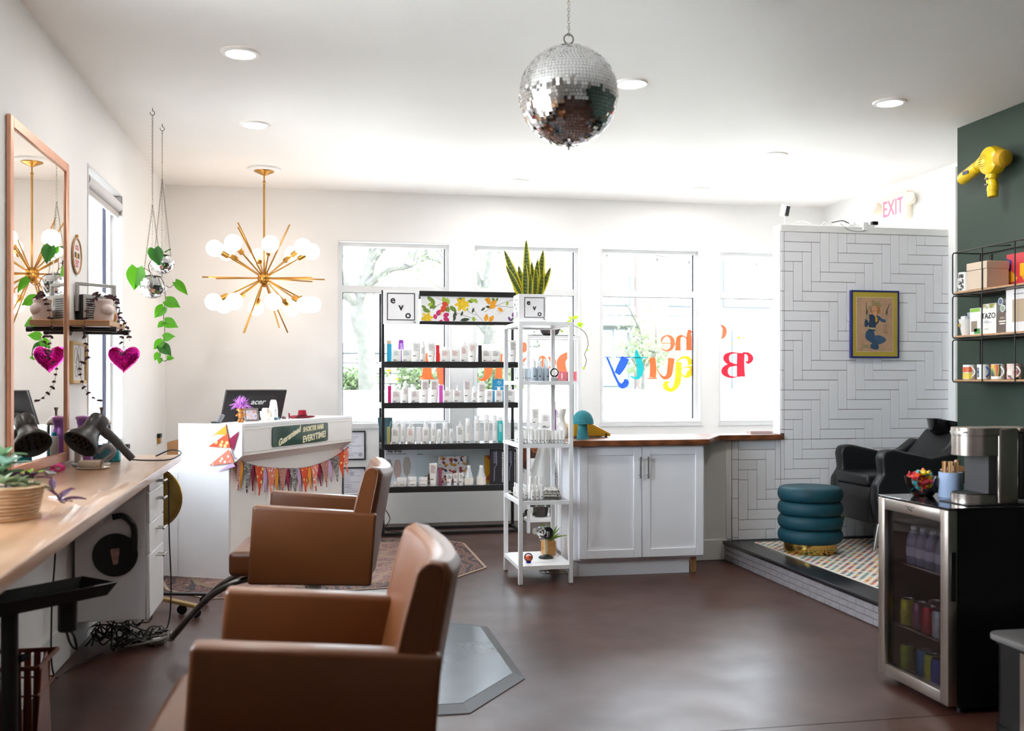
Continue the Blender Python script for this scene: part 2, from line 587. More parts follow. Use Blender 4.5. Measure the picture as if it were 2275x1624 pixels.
struct(MB().rbox(2.62, 3.03, PY0 - .016, PY0, 0, .155, .004, 1).build('baseboard_half', M_TRIM), 'white baseboard at the foot of the half wall')
struct(MB().rbox(1.684, 1.6998, PY0 - .016, PY1 + .016, 0, .155, .004, 1).build('trim_2', M_TRIM), 'white baseboard return at the end of the half wall')
struct(MB().rbox(3.022, 3.066, PY0 - .012, PY0, .156, .9, .003, 1).build('trim_3', M_TRIM), 'white strip beside the tiled half wall')

M_PLAT = mat('black_stone', '#1d1c1f', .22, var=.1, scale=20)
M_RISER = mat('grey_riser_tile', '#8d878a', .2, var=.12, scale=14)
plat = struct(MB().box(3.012, XG, 4.3, PY0 - .02, 0, .1445).box(XG, XR, 6.3, PY0 - .02, 0, .1445).build('platform', M_GROUT, smooth=False), 'raised shampoo platform with black edge and grey tile riser')
MB().rbox(2.992, XG, 4.28, PY0 - .012, .118, .1452, .006, 2).build('nosing', M_PLAT, plat)
MB().box(XG, XR, 6.3, PY0 - .012, .118, .1452).build('deck', M_PLAT, plat, smooth=False)
rt = {}
for row in range(3):
    y = 4.3 - (.09 if row % 2 else 0)
    while y < PY0 - .03:
        a, b_ = max(y, 4.3), min(y + .18, PY0 - .022)
        w = round(b_ - a - .003, 4)
        if w > .01:
            if w not in rt: rt[w] = MB().rbox(-.004, .004, -w / 2, w / 2, -.0178, .0178, .0012, 1).mesh('riser_tile', M_RISER)
            place('riser_tile', rt[w], plat, (3.0075, (a + b_) / 2, .0205 + row * .0385))
        y += .18

# ------------------------------------------------------------------ white base cabinet and walnut counter
cab = thing('base_cabinet', 'white two-door shaker cabinet under the walnut counter', 'cabinet', (2.195, 6.62, 0))
MB().box(-.46, .465, 0, .478, .118, .9035).build('body', M_CAB, cab, smooth=False)
MB().box(-.475, .37, .05, .4, 0, .1175).build('toe_kick', M_CAB, cab, smooth=False)
MB().box(.385, .398, .05, .07, 0, .1175).box(.402, .425, .055, .075, 0, .1175).build('raw_wood_strip', M_PINE, cab, smooth=False)
MB().rbox(-.483, -.4605, .0, .478, .118, .9035, .002, 1).build('end_panel', M_CAB, cab)
def shaker(par, x0, x1, z0, z1, hx_):
    d = MB()
    w = .058
    d.rbox(x0, x0 + w, -.021, -.001, z0, z1, .002, 1).rbox(x1 - w, x1, -.021, -.001, z0, z1, .002, 1)
    d.rbox(x0 + w, x1 - w, -.021, -.001, z1 - w, z1, .002, 1).rbox(x0 + w, x1 - w, -.021, -.001, z0, z0 + w, .002, 1)
    o = d.build('door', M_CAB, par)
    MB().box(x0 + w - .002, x1 - w + .002, -.012, -.003, z0 + w - .002, z1 - w + .002).build('panel', M_CAB, o, smooth=False)
    h = MB().tube([(hx_, -.05, .68), (hx_, -.05, .83)], .006, 10)
    for zz in (.70, .81): h.tube([(hx_, -.05, zz), (hx_, -.019, zz)], .0045, 8)
    h.build('handle', M_CHROME, o)
shaker(cab, -.449, -.0025, .131, .897, -.022)
shaker(cab, .0025, .45, .131, .897, .035)
ct = [(1.655, 6.56), (2.672, 6.56), (2.95, 7.045), (3.464, 7.045), (3.464, 7.28), (1.655, 7.28)]
tag(MB().bprism(ct, 'z', .905, .945, .003, 1).build('walnut_countertop', M_WOODDK), 'walnut countertop stepping back along the half wall', 'countertop')

# ------------------------------------------------------------------ downlights in the ceiling
M_LENS = mat('lit_lens', '#fff4e6', .5, emit=4)
dl_trim = MB().lathe([(.077, -.003), (.079, -.012), (.1, -.01), (.106, -.001)], 40, cap0=False, cap1=False).mesh('trim_ring', M_TRIM)
dl_lens = MB().lathe([(.077, -.0125), (.077, -.0105)], 40).mesh('lens', M_LENS)
dlabels = {
    (-.42, 5.59): 'recessed ceiling light nearest the top left of the room', (-.44, 7.13): 'recessed ceiling light in front of the chandelier',
    (1.83, 5.72): 'recessed ceiling light just right of the big disco ball', (3.58, 5.79): 'recessed ceiling light nearest the green wall',
    (3.52, 7.31): 'recessed ceiling light above the tiled partition', (1.735, 8.70): 'faint recessed ceiling light above the black product rack',
    (3.46, 8.75): 'faint recessed ceiling light above the lettered window'}
for i, ((x, y), lb) in enumerate(list(dlabels.items()) + [((-.4, 2.4), 'added out-of-view recessed ceiling light over the near salon chair'), ((1.8, 1.2), 'added recessed ceiling light out of view near the camera')]):  # the last pair, out of view, is added to lift the foreground light
    t = thing('recessed_light', lb, 'ceiling light', (x, y, ZC), 0, 'recessed ceiling lights')
    place('trim_ring', dl_trim, t); place('lens', dl_lens, t)
    ld = bpy.data.lights.new('downlight', 'AREA')
    ld.shape = 'DISK'; ld.size = .15; ld.energy = DOWNLIGHT_W; ld.color = (1, .97, .93)
    lo = bpy.data.objects.new('downlight', ld); COL.objects.link(lo); lo.parent = t; lo.location = (0, 0, -.016)

# ------------------------------------------------------------------ brass sputnik chandelier
ch = thing('sputnik_chandelier', 'brass sputnik chandelier with round white bulbs above the reception desk', 'chandelier', (-.455, 8.6, 2.215))
MB().lathe([(.095, ZC - 2.215 - .022), (.135, ZC - 2.215 - .014), (.14, ZC - 2.215 - .001)], 32).build('ceiling_plate', M_TRIM, ch)
MB().lathe([(.012, .86), (.02, .865), (.082, .892), (.085, .9)], 28).build('canopy', M_BRASS, ch)
MB().tube([(0, 0, .04), (0, 0, .8)], .0085, 12).tube([(0, 0, .8), (0, 0, .87)], .006, 10).sph((0, 0, .805), .013, 12, 8).build('stem', M_BRASS, ch)
MB().sph((0, 0, 0), .056, 28, 16).lathe([(.012, -.075), (.016, -.068), (.01, -.052)], 12).build('hub', M_BRASS, ch)
M_BULB = mat('opal_bulb', '#ffeedd', .3, emit=BULB)
bulb_me = MB().sph((0, 0, 0), .07, 24, 14).mesh('bulb', M_BULB)
rod_me = MB().tube([(0, 0, .05), (0, 0, .36)], .0065, 8).mesh('arm', M_BRASS)
sock_me = MB().lathe([(.012, .33), (.022, .335), (.022, .40), (.018, .402)], 16).mesh('socket', M_BRASS)
def dirq(az, el):
    d = Vector((math.cos(el) * math.cos(az), math.cos(el) * math.sin(az), math.sin(el)))
    return d, d.to_track_quat('Z', 'Y').to_euler()
for ring, el in ((0, 31), (1, -29)):
    for k in range(8):
        d, e = dirq(R(10 + 45 * k + ring * 3), R(el + random.uniform(-2, 2)))
        a = place('arm', rod_me, ch, None, e)
        place('socket', sock_me, a)
        place('bulb', bulb_me, a, (0, 0, .462))
rod2 = MB().tube([(0, 0, .05), (0, 0, .5)], .0062, 8).mesh('rod', M_BRASS)
for az, el in [(2, 0), (38, 1), (322, -2), (180, 0), (146, 2), (212, -3)] + [(25, 64), (335, 62), (155, 61), (205, 63)] + [(30, -64), (300, -58), (150, -66), (215, -68)]:
    place('rod', rod2, ch, None, dirq(R(az), R(el))[1])

# ------------------------------------------------------------------ disco balls
def disco(r, rows, par, seed, squash=1.0):
    rnd = random.Random(seed)
    q = MB()
    for i in range(rows):
        ph = -PI / 2 + PI * (i + .5) / rows
        n = max(3, int(2 * rows * math.cos(ph)))
        off = rnd.random()
        for k in range(n):
            a = 2 * PI * (k + off) / n
            nrm = Vector((math.cos(ph) * math.cos(a), math.cos(ph) * math.sin(a), math.sin(ph)))
            c = nrm * r
            tl = Vector((rnd.gauss(0, .05), rnd.gauss(0, .05), rnd.gauss(0, .05)))
            nn = (nrm + tl).normalized()
            u = nn.cross(Vector((0, 0, 1)))
            if u.length < 1e-3: u = Vector((1, 0, 0))
            u.normalize(); w = nn.cross(u)
            hw = PI * r * math.cos(ph) / n * .93; hh = PI * r / rows / 2 * .93
            hw = max(hw, hh * .6)
            q.poly([c - u * hw - w * hh, c + u * hw - w * hh, c + u * hw + w * hh, c - u * hw + w * hh])
    o = q.build('mirror_tiles', M_TILEMIR, par, smooth=False)
    o['kind'] = 'stuff'
    o.scale.z = squash
    c = MB().sph((0, 0, 0), r * .985, 32, 20).build('core', mat('ball_core', '#6a6864', .4), par)
    c.scale.z = squash
    return o
def chain_mesh(L, link=.016, wire=.0013):
    q = MB()
    n = max(1, int(L / (link * .78)))
    for i in range(n):
        zc = (i + .5) * L / n
        pts = [(link * .3 * math.cos(a), 0, zc + link * .55 * math.sin(a)) for a in [2 * PI * k / 8 for k in range(8)]]
        if i % 2: pts = [(0, p[0], p[2]) for p in pts]
        q.tube(pts, wire, 4, closed=True)
    return q
M_CHAIN = mat('chain_metal', '#6d675f', .35, .9)
big = thing('disco_ball', 'large mirrored disco ball hanging from the ceiling', 'disco ball', (1.02, 4.03, 2.54))
disco(.207, 46, big, 3)
MB().lathe([(.03, .2005), (.03, .206), (.012, .21), (.012, .216)], 20).tube([(.02 * math.cos(2 * PI * k / 16), 0, .236 + .02 * math.sin(2 * PI * k / 16)) for k in range(16)], .003, 6, closed=True).build('top_cap_ring', M_CHAIN, big)
chain_mesh(ZC - 2.54 - .25).build('chain', M_CHAIN, big, (0, 0, .25))
MB().lathe([(.012, -.206), (.012, -.211), (.004, -.212), (.003, -.226)], 12).build('bottom_pin', mat('dark_pin', '#4d4540', .4, .8), big)

# ------------------------------------------------------------------ leaves
def leaf_mesh(name, L, Wd, m, kind='heart', fold=.18, droop=.25, nu=6, nv=8, mats=None):
    """leaf from the origin along +Y, upper side +Z"""
    def wid(t):
        if kind == 'heart': return (math.sin(PI * min(1, t * .92 + .1)) ** .75) * (1.05 - .55 * t) * 1.15
        if kind == 'blade': return (math.sin(PI * (t * .93 + .035)) ** .55)
        return math.sin(PI * (.02 + .96 * t)) ** .8
    def f(u, v):
        w = wid(v) * Wd / 2 * (1 if v < .995 else .1)
        a = u * 2 - 1
        y = v * L - (abs(a) * .10 * L * max(0, 1 - v * 4) if kind == 'heart' else 0)
        return (a * w, y, abs(a) * fold * Wd - droop * L * v * v)
    return MB().grid(f, nu, nv).mesh(name, mats or m)
M_POTHOS = leaf_mat('pothos_leaf', '#4c8a1a')
M_POTHOS2 = leaf_mat('pothos_leaf_dark', '#2c5a20')
POT = [leaf_mesh('leaf', .10, .085, M_POTHOS), leaf_mesh('leaf', .10, .085, M_POTHOS2), leaf_mesh('leaf', .125, .075, M_POTHOS, droop=.5)]

def orient(o, d, up=(0, -1, .5), s=1.):
    """point local +Y along d with local +Z near up"""
    y = Vector(d).normalized(); z = Vector(up); z = (z - y * z.dot(y)).normalized(); x = y.cross(z)
    o.rotation_euler = Matrix((x, y, z)).transposed().to_euler()
    o.scale = (s, s, s)
    return o

# ------------------------------------------------------------------ hanging disco planters with pothos
def planter(label, hook, ballz, r, drop, seed):
    x, y = hook
    t = thing('disco_planter', label, 'hanging planter', (x, y, ballz), 0, 'mirrored planters hung from hooks')
    disco(r, 20, t, seed, .9)
    L = ZC - ballz
    zk = .62 if L > 1.05 else .62
    for k in range(3):
        a = 2 * PI * k / 3 + .6
        p0 = Vector((math.cos(a) * r * .8, math.sin(a) * r * .8, r * .55)); p1 = Vector((0, 0, L - drop))
        q = chain_mesh((p1 - p0).length, .014, .0011)
        o = q.build('side_chain', M_CHAIN, t, p0)
        o.rotation_euler = (p1 - p0).to_track_quat('Z', 'Y').to_euler()
    chain_mesh(drop - .05, .014, .0011).build('chain', M_CHAIN, t, (0, 0, L - drop + .002))
    MB().tube([(0, 0, L - .001), (0, 0, L - .02)] + [(.014 * math.cos(g), 0, L - .034 + .014 * math.sin(g)) for g in [PI / 2 - i * 2 * PI * .82 / 12 for i in range(13)]], .0022, 6).build('ceiling_hook', M_BLACK, t)
    MB().lathe([(r * .62, r * .70), (r * .66, r * .735), (r * .55, r * .72)], 24, cap0=False).build('soil', M_SOIL, t)
    return t
p1 = planter('small mirrored disco planter nearer the mirror with trailing pothos', (-1.07, 6.83), 1.97, .088, .635, 5)
p2 = planter('small mirrored disco planter hung behind the other one', (-1.07, 7.24), 2.165, .08, .385, 8)
V1 = [(.0, .0, .06), (-.02, -.03, .13), (.02, -.03, .20), (.02, -.05, .235)]
MB().tube(smooth_path(V1), .003, 6).tube(smooth_path([(-.01, -.02, .09), (-.05, -.02, .115), (-.10, -.03, .11)]), .0022, 6).build('stem', M_STEM, p1)
for p, d, mi, s in [((.02, -.05, .24), (.25, -.1, -.9), 1, 1.15), ((-.09, -.03, .115), (-.1, -.15, -.9), 0, 1.45), ((.0, -.03, .2), (-.3, -.1, .7), 0, .5)]:
    orient(place('leaf', POT[mi], p1, p), d, (.1, -1, .25), s)
tr = [(.02, -.03, .07), (.075, -.07, .03), (.09, -.07, -.08), (.078, -.06, -.2), (.085, -.06, -.3), (.065, -.06, -.4), (.05, -.06, -.46), (.085, -.06, -.49), (.11, -.06, -.47)]
MB().tube(smooth_path(tr), .0025, 6).tube(smooth_path([(.09, -.07, .0), (.12, -.06, -.01), (.15, -.06, .02)]), .002, 6).build('trailing_stem', M_STEM, p1)
for p, d, mi, s in [((.15, -.06, .025), (.75, -.1, -.65), 2, .85), ((.095, -.07, -.10), (.85, -.3, -.35), 0, 1.0), ((.08, -.06, -.14), (-.6, -.3, -.75), 0, .9), ((.085, -.06, -.235), (.8, -.3, -.3), 0, .95),
                    ((.078, -.06, -.24), (-.7, -.3, -.6), 0, .5), ((.08, -.06, -.34), (.8, -.3, .15), 0, .75), ((.07, -.06, -.36), (-.7, -.3, -.7), 0, .75), ((.06, -.06, -.39), (.7, -.3, -.6), 1, .95), ((.05, -.06, -.44), (-.5, -.3, -.8), 0, .55), ((.1, -.06, -.47), (.9, -.2, .0), 0, .45), ((.06, -.06, -.47), (-.2, -.3, -.9), 0, .4)]:
    orient(place('leaf', POT[mi], p1, p), d, (.15, -1, .3), s)
for p, d, s in [((.03, -.03, .075), (.5, -.6, .4), .55), ((-.03, -.03, .075), (-.6, -.6, .3), .5)]:
    orient(place('leaf', POT[1], p2, p), d, (.15, -.6, .8), s)

# ------------------------------------------------------------------ left wall: mirror, hoop, picture, shelf
mr_ = thing('wall_mirror', 'tall copper-framed mirror standing on the styling counter', 'mirror', (XL, 5.323, .9))
f = MB(); y0, y1, zt, fw = -.533, .533, 1.646, .052
f.rbox(.001, .022, y0, y0 + fw, .012, zt, .004, 1).rbox(.001, .022, y1 - fw, y1, .012, zt, .004, 1).rbox(.001, .022, y0 + fw, y1 - fw, zt - fw, zt, .004, 1).rbox(.001, .022, y0 + fw, y1 - fw, .012, .012 + fw, .004, 1)
f.build('frame', M_COPPER, mr_)
MB().box(.006, .012, y0 + fw - .004, y1 - fw + .004, .03, zt - fw + .004).build('mirror_glass', M_MIRROR, mr_, smooth=False)
MB().box(.0005, .0055, y0 + .01, y1 - .01, .02, zt - .01).build('backing', M_BLACK, mr_, smooth=False)

hp = thing('embroidery_hoop', 'round wooden embroidery hoop with pink stitching on the left wall', 'wall art', (XL, 6.09, 2.07))
def disc_x(q, x0, x1, r, sz=1., n=36):
    q.prism([(r * math.cos(2 * PI * k / n), r * sz * math.sin(2 * PI * k / n)) for k in range(n)], lambda a, b: (x0, a, b), lambda a, b: (x1, a, b)); return q
MB().tube([(.008, .1 * math.cos(2 * PI * k / 40), .1 * math.sin(2 * PI * k / 40)) for k in range(40)], .0065, 8, closed=True).build('hoop_ring', M_PINE, hp)
disc_x(MB(), .003, .007, .098).build('linen', mat('linen', '#ece4dc', .8, bump=.2, bscale=300), hp)
MB().rbox(.002, .016, -.008, .008, .104, .122, .002, 1).build('screw_clamp', M_BRASS, hp)
q = MB(); rr = random.Random(2)
for row, (zz, hw) in enumerate(((.055, .03), (.04, .034), (-.03, .04), (-.045, .032), (-.06, .03))):
    yv = -hw
    while yv < hw:
        w = rr.uniform(.005, .012); q.box(.0072, .009, yv, yv + w, zz - .005, zz + .006); yv += w + .004
q.build('pink_stitching', mat('pink_thread', '#d98b98', .7), hp, smooth=False)['kind'] = 'stuff'
q = MB(); q.box(.0072, .009, -.05, -.02, -.012, .018).box(.0072, .009, .03, .055, -.012, .018); q.build('dark_stitching', mat('dark_thread', '#3a2a34', .7), hp, smooth=False)['kind'] = 'stuff'
disc_x(MB(), .0072, .009, .022, .8).build('yellow_stitching', mat('gold_thread', '#d8a136', .7), hp)

pc = thing('framed_sketch', 'narrow gold-framed botanical sketch under the wooden shelf', 'picture', (XL, 6.12, 1.457))
q = MB()
for (a0, a1, b0, b1) in ((-.175, -.157, -.12, .12), (.157, .175, -.12, .12), (-.157, .157, .102, .12), (-.157, .157, -.12, -.102)): q.rbox(.001, .02, a0, a1, b0, b1, .003, 1)
q.build('frame', mat('light_gold_wood', '#d6b370', .4), pc)
MB().box(.001, .008, -.157, .157, -.102, .102).build('paper', M_PAPER, pc, smooth=False)
q = MB()
for k, (a, b, s) in enumerate(((-.06, .04, .045), (.02, .05, .05), (-.01, .0, .05), (.05, -.02, .04), (-.05, -.05, .035))):
    q.tube([(.0085, a + s * .7 * math.cos(2 * PI * i / 14), b + s * math.sin(2 * PI * i / 14)) for i in range(14)], .0012, 4, closed=True)
q.tube([(.0085, 0, .05), (.0085, .01, -.08)], .0012, 4).build('pencil_drawing', mat('pencil', '#8d8f88', .8), pc)

sh = thing('wooden_wall_shelf', 'small oak shelf on black pipe brackets beside the mirror', 'shelf', (XL, 6.125, 1.66))
MB().rbox(.004, .222, -.225, .225, .0, .032, .003, 1).build('board', M_PINE, sh)
q = MB()
for yy in (-.17, .19):
    q2 = MB().tube([(.005, yy, -.018), (.232, yy, -.018)], .0135, 14).tube([(.222, yy, -.018), (.25, yy, -.018)], .0165, 14)
    q2.T = Matrix.Translation((0, yy, -.018)) @ Matrix.Rotation(PI / 2, 4, 'Y'); q2.cyl((0, 0), .035, .001, .008, 24)
    q2.build('pipe_bracket', M_BLACK, sh)

rd = thing('vintage_radio', 'silver and black vintage radio standing on the wooden shelf', 'radio', (-1.275, 6.14, 1.692), R(-45))
MB().rbox(-.045, .04, -.11, .11, 0, .155, .006, 2).build('body', M_BLKPL, rd)
q = MB().rbox(.0402, .05, -.108, .108, .004, .151, .003, 1); q.build('face', mat('silver_plastic', '#b9b7b4', .35, .5), rd)
q = MB()
for k in range(9): q.box(.0501, .052, -.095, .0, .02 + k * .013, .026 + k * .013)
q.build('speaker_grille', M_BLKPL, rd, smooth=False)
MB().box(.0501, .052, .015, .095, .09, .135).build('dial', mat('radio_dial', '#e8e4d8', .4), rd, smooth=False)
MB().rbox(-.012, .012, -.125, -.1105, .06, .225, .002, 1).rbox(-.012, .012, .1105, .125, .06, .225, .002, 1).rbox(-.012, .012, -.1105, .1105, .207, .225, .002, 1).build('handle', mat('silver_plastic', '#b9b7b4'), rd)

bs_ = thing('bust_planter', 'pale pink torso-shaped planter on the wooden shelf', 'planter', (-1.19, 5.985, 1.692))
M_PINKC = mat('pale_pink_ceramic', '#e3cfc9', .45)
q = MB()
q.sph((-.005, .0, .045), .05, 18, 12, (.9, 1, .95)).sph((.012, -.028, .06), .036, 16, 10).sph((.012, .03, .06), .036, 16, 10).lathe([(.05, 0), (.054, .03), (.045, .08), (.05, .115), (.044, .12)], 20, (-.01, 0, 0))
q.build('vessel', M_PINKC, bs_)
MB().lathe([(.043, .108), (.044, .112)], 18, (-.01, 0, 0)).build('soil', M_SOIL, bs_)
# string of hearts growing out of the planter
M_SOH = leaf_mat('purple_heart_leaf', '#4d2f35', .2)
tiny = leaf_mesh('leaflets', .022, .02, M_SOH, nu=2, nv=3)
def vine(par, pts, every=.028, seed=1, s=1., name='trailing_vine'):
    rr = random.Random(seed)
    sp = smooth_path(pts, 8)
    q = MB().tube(sp, .0011, 5)
    acc = 0
    for i in range(1, len(sp)):
        acc += (sp[i] - sp[i - 1]).length
        if acc > every:
            acc = 0
            for sg in (-1, 1):
                d = Vector((sg * rr.uniform(.4, 1), rr.uniform(-.8, .2), rr.uniform(-.8, .3))).normalized()
                z = Vector((0, -1, .4)); z = (z - d * z.dot(d)).normalized(); x = d.cross(z)
                q.T = Matrix.Translation(sp[i]) @ Matrix((x, d, z)).transposed().to_4x4() @ Matrix.Scale(s * rr.uniform(.7, 1.15), 4)
                q.add([v.co for v in tiny.vertices], [tuple(p.vertices) for p in tiny.polygons])
                q.T = None
    o = q.build(name, M_SOH, par)
    o['kind'] = 'stuff'
    return o
vine(bs_, [(-.02, -.02, .12), (-.04, -.07, .13), (-.07, -.115, .06), (-.09, -.122, -.06), (-.072, -.12, -.2), (-.112, -.115, -.262), (-.1, -.115, -.35), (-.08, -.115, -.395), (-.03, -.11, -.44), (.01, -.1, -.46)], .034, 4, .85)
vine(bs_, [(-.01, .0, .12), (.03, .03, .135), (.045, .1, .10), (.045, .2, .03), (.055, .28, .005), (.06, .36, -.06), (.062, .37, -.1)], .036, 6, .85)
vine(bs_, [(-.01, -.03, .12), (-.03, -.08, .15), (-.03, -.12, .14), (-.02, -.14, .1)], .03, 9)
vine(bs_, [(-.01, .02, .12), (.0, .06, .15), (.03, .12, .145), (.03, .17, .12)], .03, 12)
vine(bs_, [(.03, .2, .01), (.04, .24, -.05), (.035, .245, -.12)], .03, 14, .9)

cd = thing('amber_candle', 'small amber votive candle beside the pink planter', 'candle', (-1.185, 6.11, 1.692))
MB().lathe([(.026, 0), (.031, .01), (.031, .055), (.028, .06)], 20).build('glass', mat('amber_glass', '#c99034', .2, coat=.5), cd)
MB().lathe([(.029, .0605), (.029, .068), (.012, .072)], 18).build('lid', mat('cream_wax', '#eadfd2', .5), cd)
MB().box(.028, .0325, -.014, .014, .015, .045).build('label_patch', mat('pink_label', '#d98a9a', .6), cd, smooth=False)
rbt = thing('rabbit_figurine', 'tiny silver rabbit figurine at the end of the wooden shelf', 'figurine', (-1.185, 6.29, 1.692))
M_PEWTER = mat('pewter', '#8f8d90', .35, .7)
MB().sph((0, 0, .022), .02, 14, 10, (.9, 1.1, 1.1)).sph((0, -.008, .052), .014, 12, 8).sph((0, .022, .012), .008, 8, 6).build('body', M_PEWTER, rbt)
for sx in (-1, 1): MB().tube([(sx * .005, -.006, .06), (sx * .012, -.002, .08), (sx * .016, .004, .098)], [.004, .005, .001], 8).build('ear', M_PEWTER, rbt)
MB().lathe([(.026, .0), (.026, .003)], 16).build('base', M_PEWTER, rbt)

# magenta disco heart
ht = thing('disco_heart', 'magenta mirrored heart hanging from the shelf bracket', 'ornament', (-1.155, 6.318, 1.49))
M_MAG = mat('magenta_mirror', '#e81aa4', .16, .85)
def heart_pt(a, k):
    x = 16 * math.sin(a) * abs(math.sin(a)) ** 1.35; zz = 13 * math.cos(a) - 4.6 * math.cos(2 * a) - 1.7 * math.cos(3 * a) - .6 * math.cos(4 * a) + .6
    return x / 16 * .093 * k, zz / 16 * .093 * k
q = MB(); rr = random.Random(7)
NA, NR = 52, 11
for sg in (-1, 1):
    pr = lambda i, j: (lambda h: (h[0], sg * -.042 * math.sqrt(max(0, 1 - (j / NR) ** 2.2)), h[1] - .01 * (1 - j / NR)))(heart_pt(2 * PI * i / NA, j / NR))
    for j in range(NR):
        for i in range(NA):
            c4 = [Vector(pr(i, j)), Vector(pr(i + 1, j)), Vector(pr(i + 1, j + 1)), Vector(pr(i, j + 1))]
            c = sum(c4, Vector()) / 4
            jt = Vector((rr.gauss(0, .0006), rr.gauss(0, .0006), rr.gauss(0, .0006)))
            p4 = [c + (p - c) * .95 + (jt if k % 2 else -jt) for k, p in enumerate(c4)]
            q.poly(p4 if sg < 0 else p4[::-1])
o = q.build('mirror_tiles', M_MAG, ht, smooth=False); o['kind'] = 'stuff'
q = MB()
q.grid(lambda u, v: (lambda h: (h[0], -.041 * math.cos(v * PI) * 1, h[1]))(heart_pt(2 * PI * u, .96 * math.sin(v * PI) ** .9)), 48, 10).build('core', mat('plum_core', '#6b0a4c', .5), ht)
MB().tube([(0, 0, .06), (0, 0, .14)], .001, 5).tube([(.005 * math.cos(2 * PI * k / 10), 0, .062 + .006 * math.sin(2 * PI * k / 10)) for k in range(10)], .0012, 5, closed=True).build('hanging_thread', M_CHAIN, ht)

# ------------------------------------------------------------------ styling counter and what stands on it
cp = [(XL + .003, 1.0), (-.70, 1.0), (-.72, 2.5), (-.832, 6.385), (XL + .003, 6.385)]
tag(MB().bprism(cp, 'z', .86, .9, .004, 2).build('styling_counter', M_BUTCHER), 'long butcher-block styling counter along the left wall', 'counter')
dc = thing('drawer_cabinet', 'white drawer cabinet hung under the styling counter', 'cabinet', (-1.02, 5.475, .155))
M_CABSIDE = M_CAB
MB().rbox(-.17, .165, -.225, .225, 0, .7035, .003, 1).build('body', M_CABSIDE, dc)
for z0, z1, hz in ((.003, .322, .29), (.326, .478, .43), (.482, .634, .585), (.638, .7025, .675)):
    d = MB().rbox(.166, .184, -.226, .226, z0, z1, .003, 1).build('drawer', M_WHITE, dc)
    h = MB().tube([(.225, -.055, hz), (.225, .055, hz)], .006, 10)
    for yy in (-.035, .035): h.tube([(.184, yy, hz), (.225, yy, hz)], .0045, 8)
    h.build('handle', M_CHROME, d)
io = thing('iron_holder', 'black rubber styling iron holder stuck to the drawer cabinet side', 'holder', (-.998, 5.2485, .485))
q = MB()
ring = arc((0, 0), .107, 0, 2 * PI, 39)[:-1]
q.prism([(a, b) for a, b in ring], lambda a, b: (a, 0, b), lambda a, b: (a, -.012, b)).build('pad', M_BLKPL, io)
q = MB()
pth = [(.092, -.0165, .02), (.092, -.0165, .12), (.075, -.0165, .165), (.035, -.0165, .195), (-.01, -.0165, .19)]
q.tube(smooth_path(pth), .0155, 10); q.build('loop', M_BLKPL, io)
st = MB().prism([(-.02, .03), (.02, .035), (.022, .02), (.013, -.045), (-.008, -.048), (-.022, .02)], lambda a, b: (a, -.0122, b), lambda a, b: (a, -.0132, b)).build('sticker', mat('cup_sticker', '#b98d86', .5, var=.4, scale=60), io)
# things under the counter: cables
def cable_pile(name, label, c, n, rx, ry, seed, m, r=.004, zmax=.07):
    rr = random.Random(seed)
    q = MB()
    for k in range(n):
        pts = []
        a0 = rr.random() * 6.28
        cx, cy = c[0] + rr.uniform(-rx, rx) * .5, c[1] + rr.uniform(-ry, ry) * .5
        R1 = rr.uniform(.04, .12)
        for i in range(9):
            a = a0 + i * .8
            pts.append((cx + R1 * math.cos(a) * rr.uniform(.7, 1.2), cy + R1 * math.sin(a) * rr.uniform(.7, 1.2), max(r, rr.uniform(r, zmax))))
        q.tube(smooth_path(pts, 5), r, 6)
    o = q.build(name, m)
    tag(o, label, 'cables', kind='stuff')
    return o
cable_pile('cable_tangle', 'tangle of black power cables on the floor under the drawer cabinet', (-1.03, 5.45), 16, .26, .4, 3, M_CABLE, .0045, .1)
cable_pile('grey_cable_coil', 'coil of grey cable on the floor beside the drawer cabinet', (-.86, 5.35), 5, .1, .2, 5, M_GREYCABLE, .0045, .06)
pa = thing('power_adapter', 'grey power adapter lying among the cables', 'power adapter', (-.83, 5.36, .0), R(40))
MB().rbox(-.03, .03, -.05, .05, 0.001, .035, .006, 2).build('brick', M_GREYCABLE, pa)
MB().box(-.02, .02, -.03, .03, .0352, .036).build('label_patch', M_PAPER, pa, smooth=False)
tag(MB().tube(smooth_path([(-1.19, 4.9, .86), (-1.18, 4.85, .6), (-1.185, 4.8, .3), (-1.18, 4.82, .02), (-1.13, 5.0, .008), (-1.05, 5.2, .008)]), .004, 6).build('extension_lead', M_CABLE), 'black cord hanging down the white panel under the counter', 'cord')
tag(MB().tube(smooth_path([(-.812, 5.72, .8), (-.81, 5.73, .5), (-.8, 5.73, .2), (-.815, 5.7, .008), (-.87, 5.6, .006)]), .004, 6).build('dryer_cord', M_CABLE), 'black cord hanging beside the drawer fronts', 'cord')

# hair dryer with diffuser in a stand
M_DRY = mat('charcoal_plastic', '#3c3a3a', .32)
hd = thing('diffuser_hair_dryer', 'charcoal hair dryer with a wide diffuser bowl on the styling counter', 'hair dryer', (-1.2, 5.66, .9))
hd.scale = (1.14, 1.14, 1.14)
q = MB()
q.T = Matrix.Translation((0, .02, .10)) @ Matrix.Rotation(R(52), 4, 'Y') @ Matrix.Rotation(R(-12), 4, 'X')
axis_q = q.T.copy()
q.lathe([(.046, .10), (.05, .115), (.052, .16), (.049, .22), (.044, .228)], 26)
q.T = Matrix.Translation((0, .02, .10)) @ Matrix.Rotation(R(40), 4, 'Y')
q.lathe([(.044, .03), (.048, .04), (.048, .12), (.046, .125)], 24)
q = MB()
TT = Matrix.Translation((-.02, .0, .135)) @ Matrix.Rotation(R(30), 4, 'Y') @ Matrix.Rotation(R(-38), 4, 'X')
q.T = TT
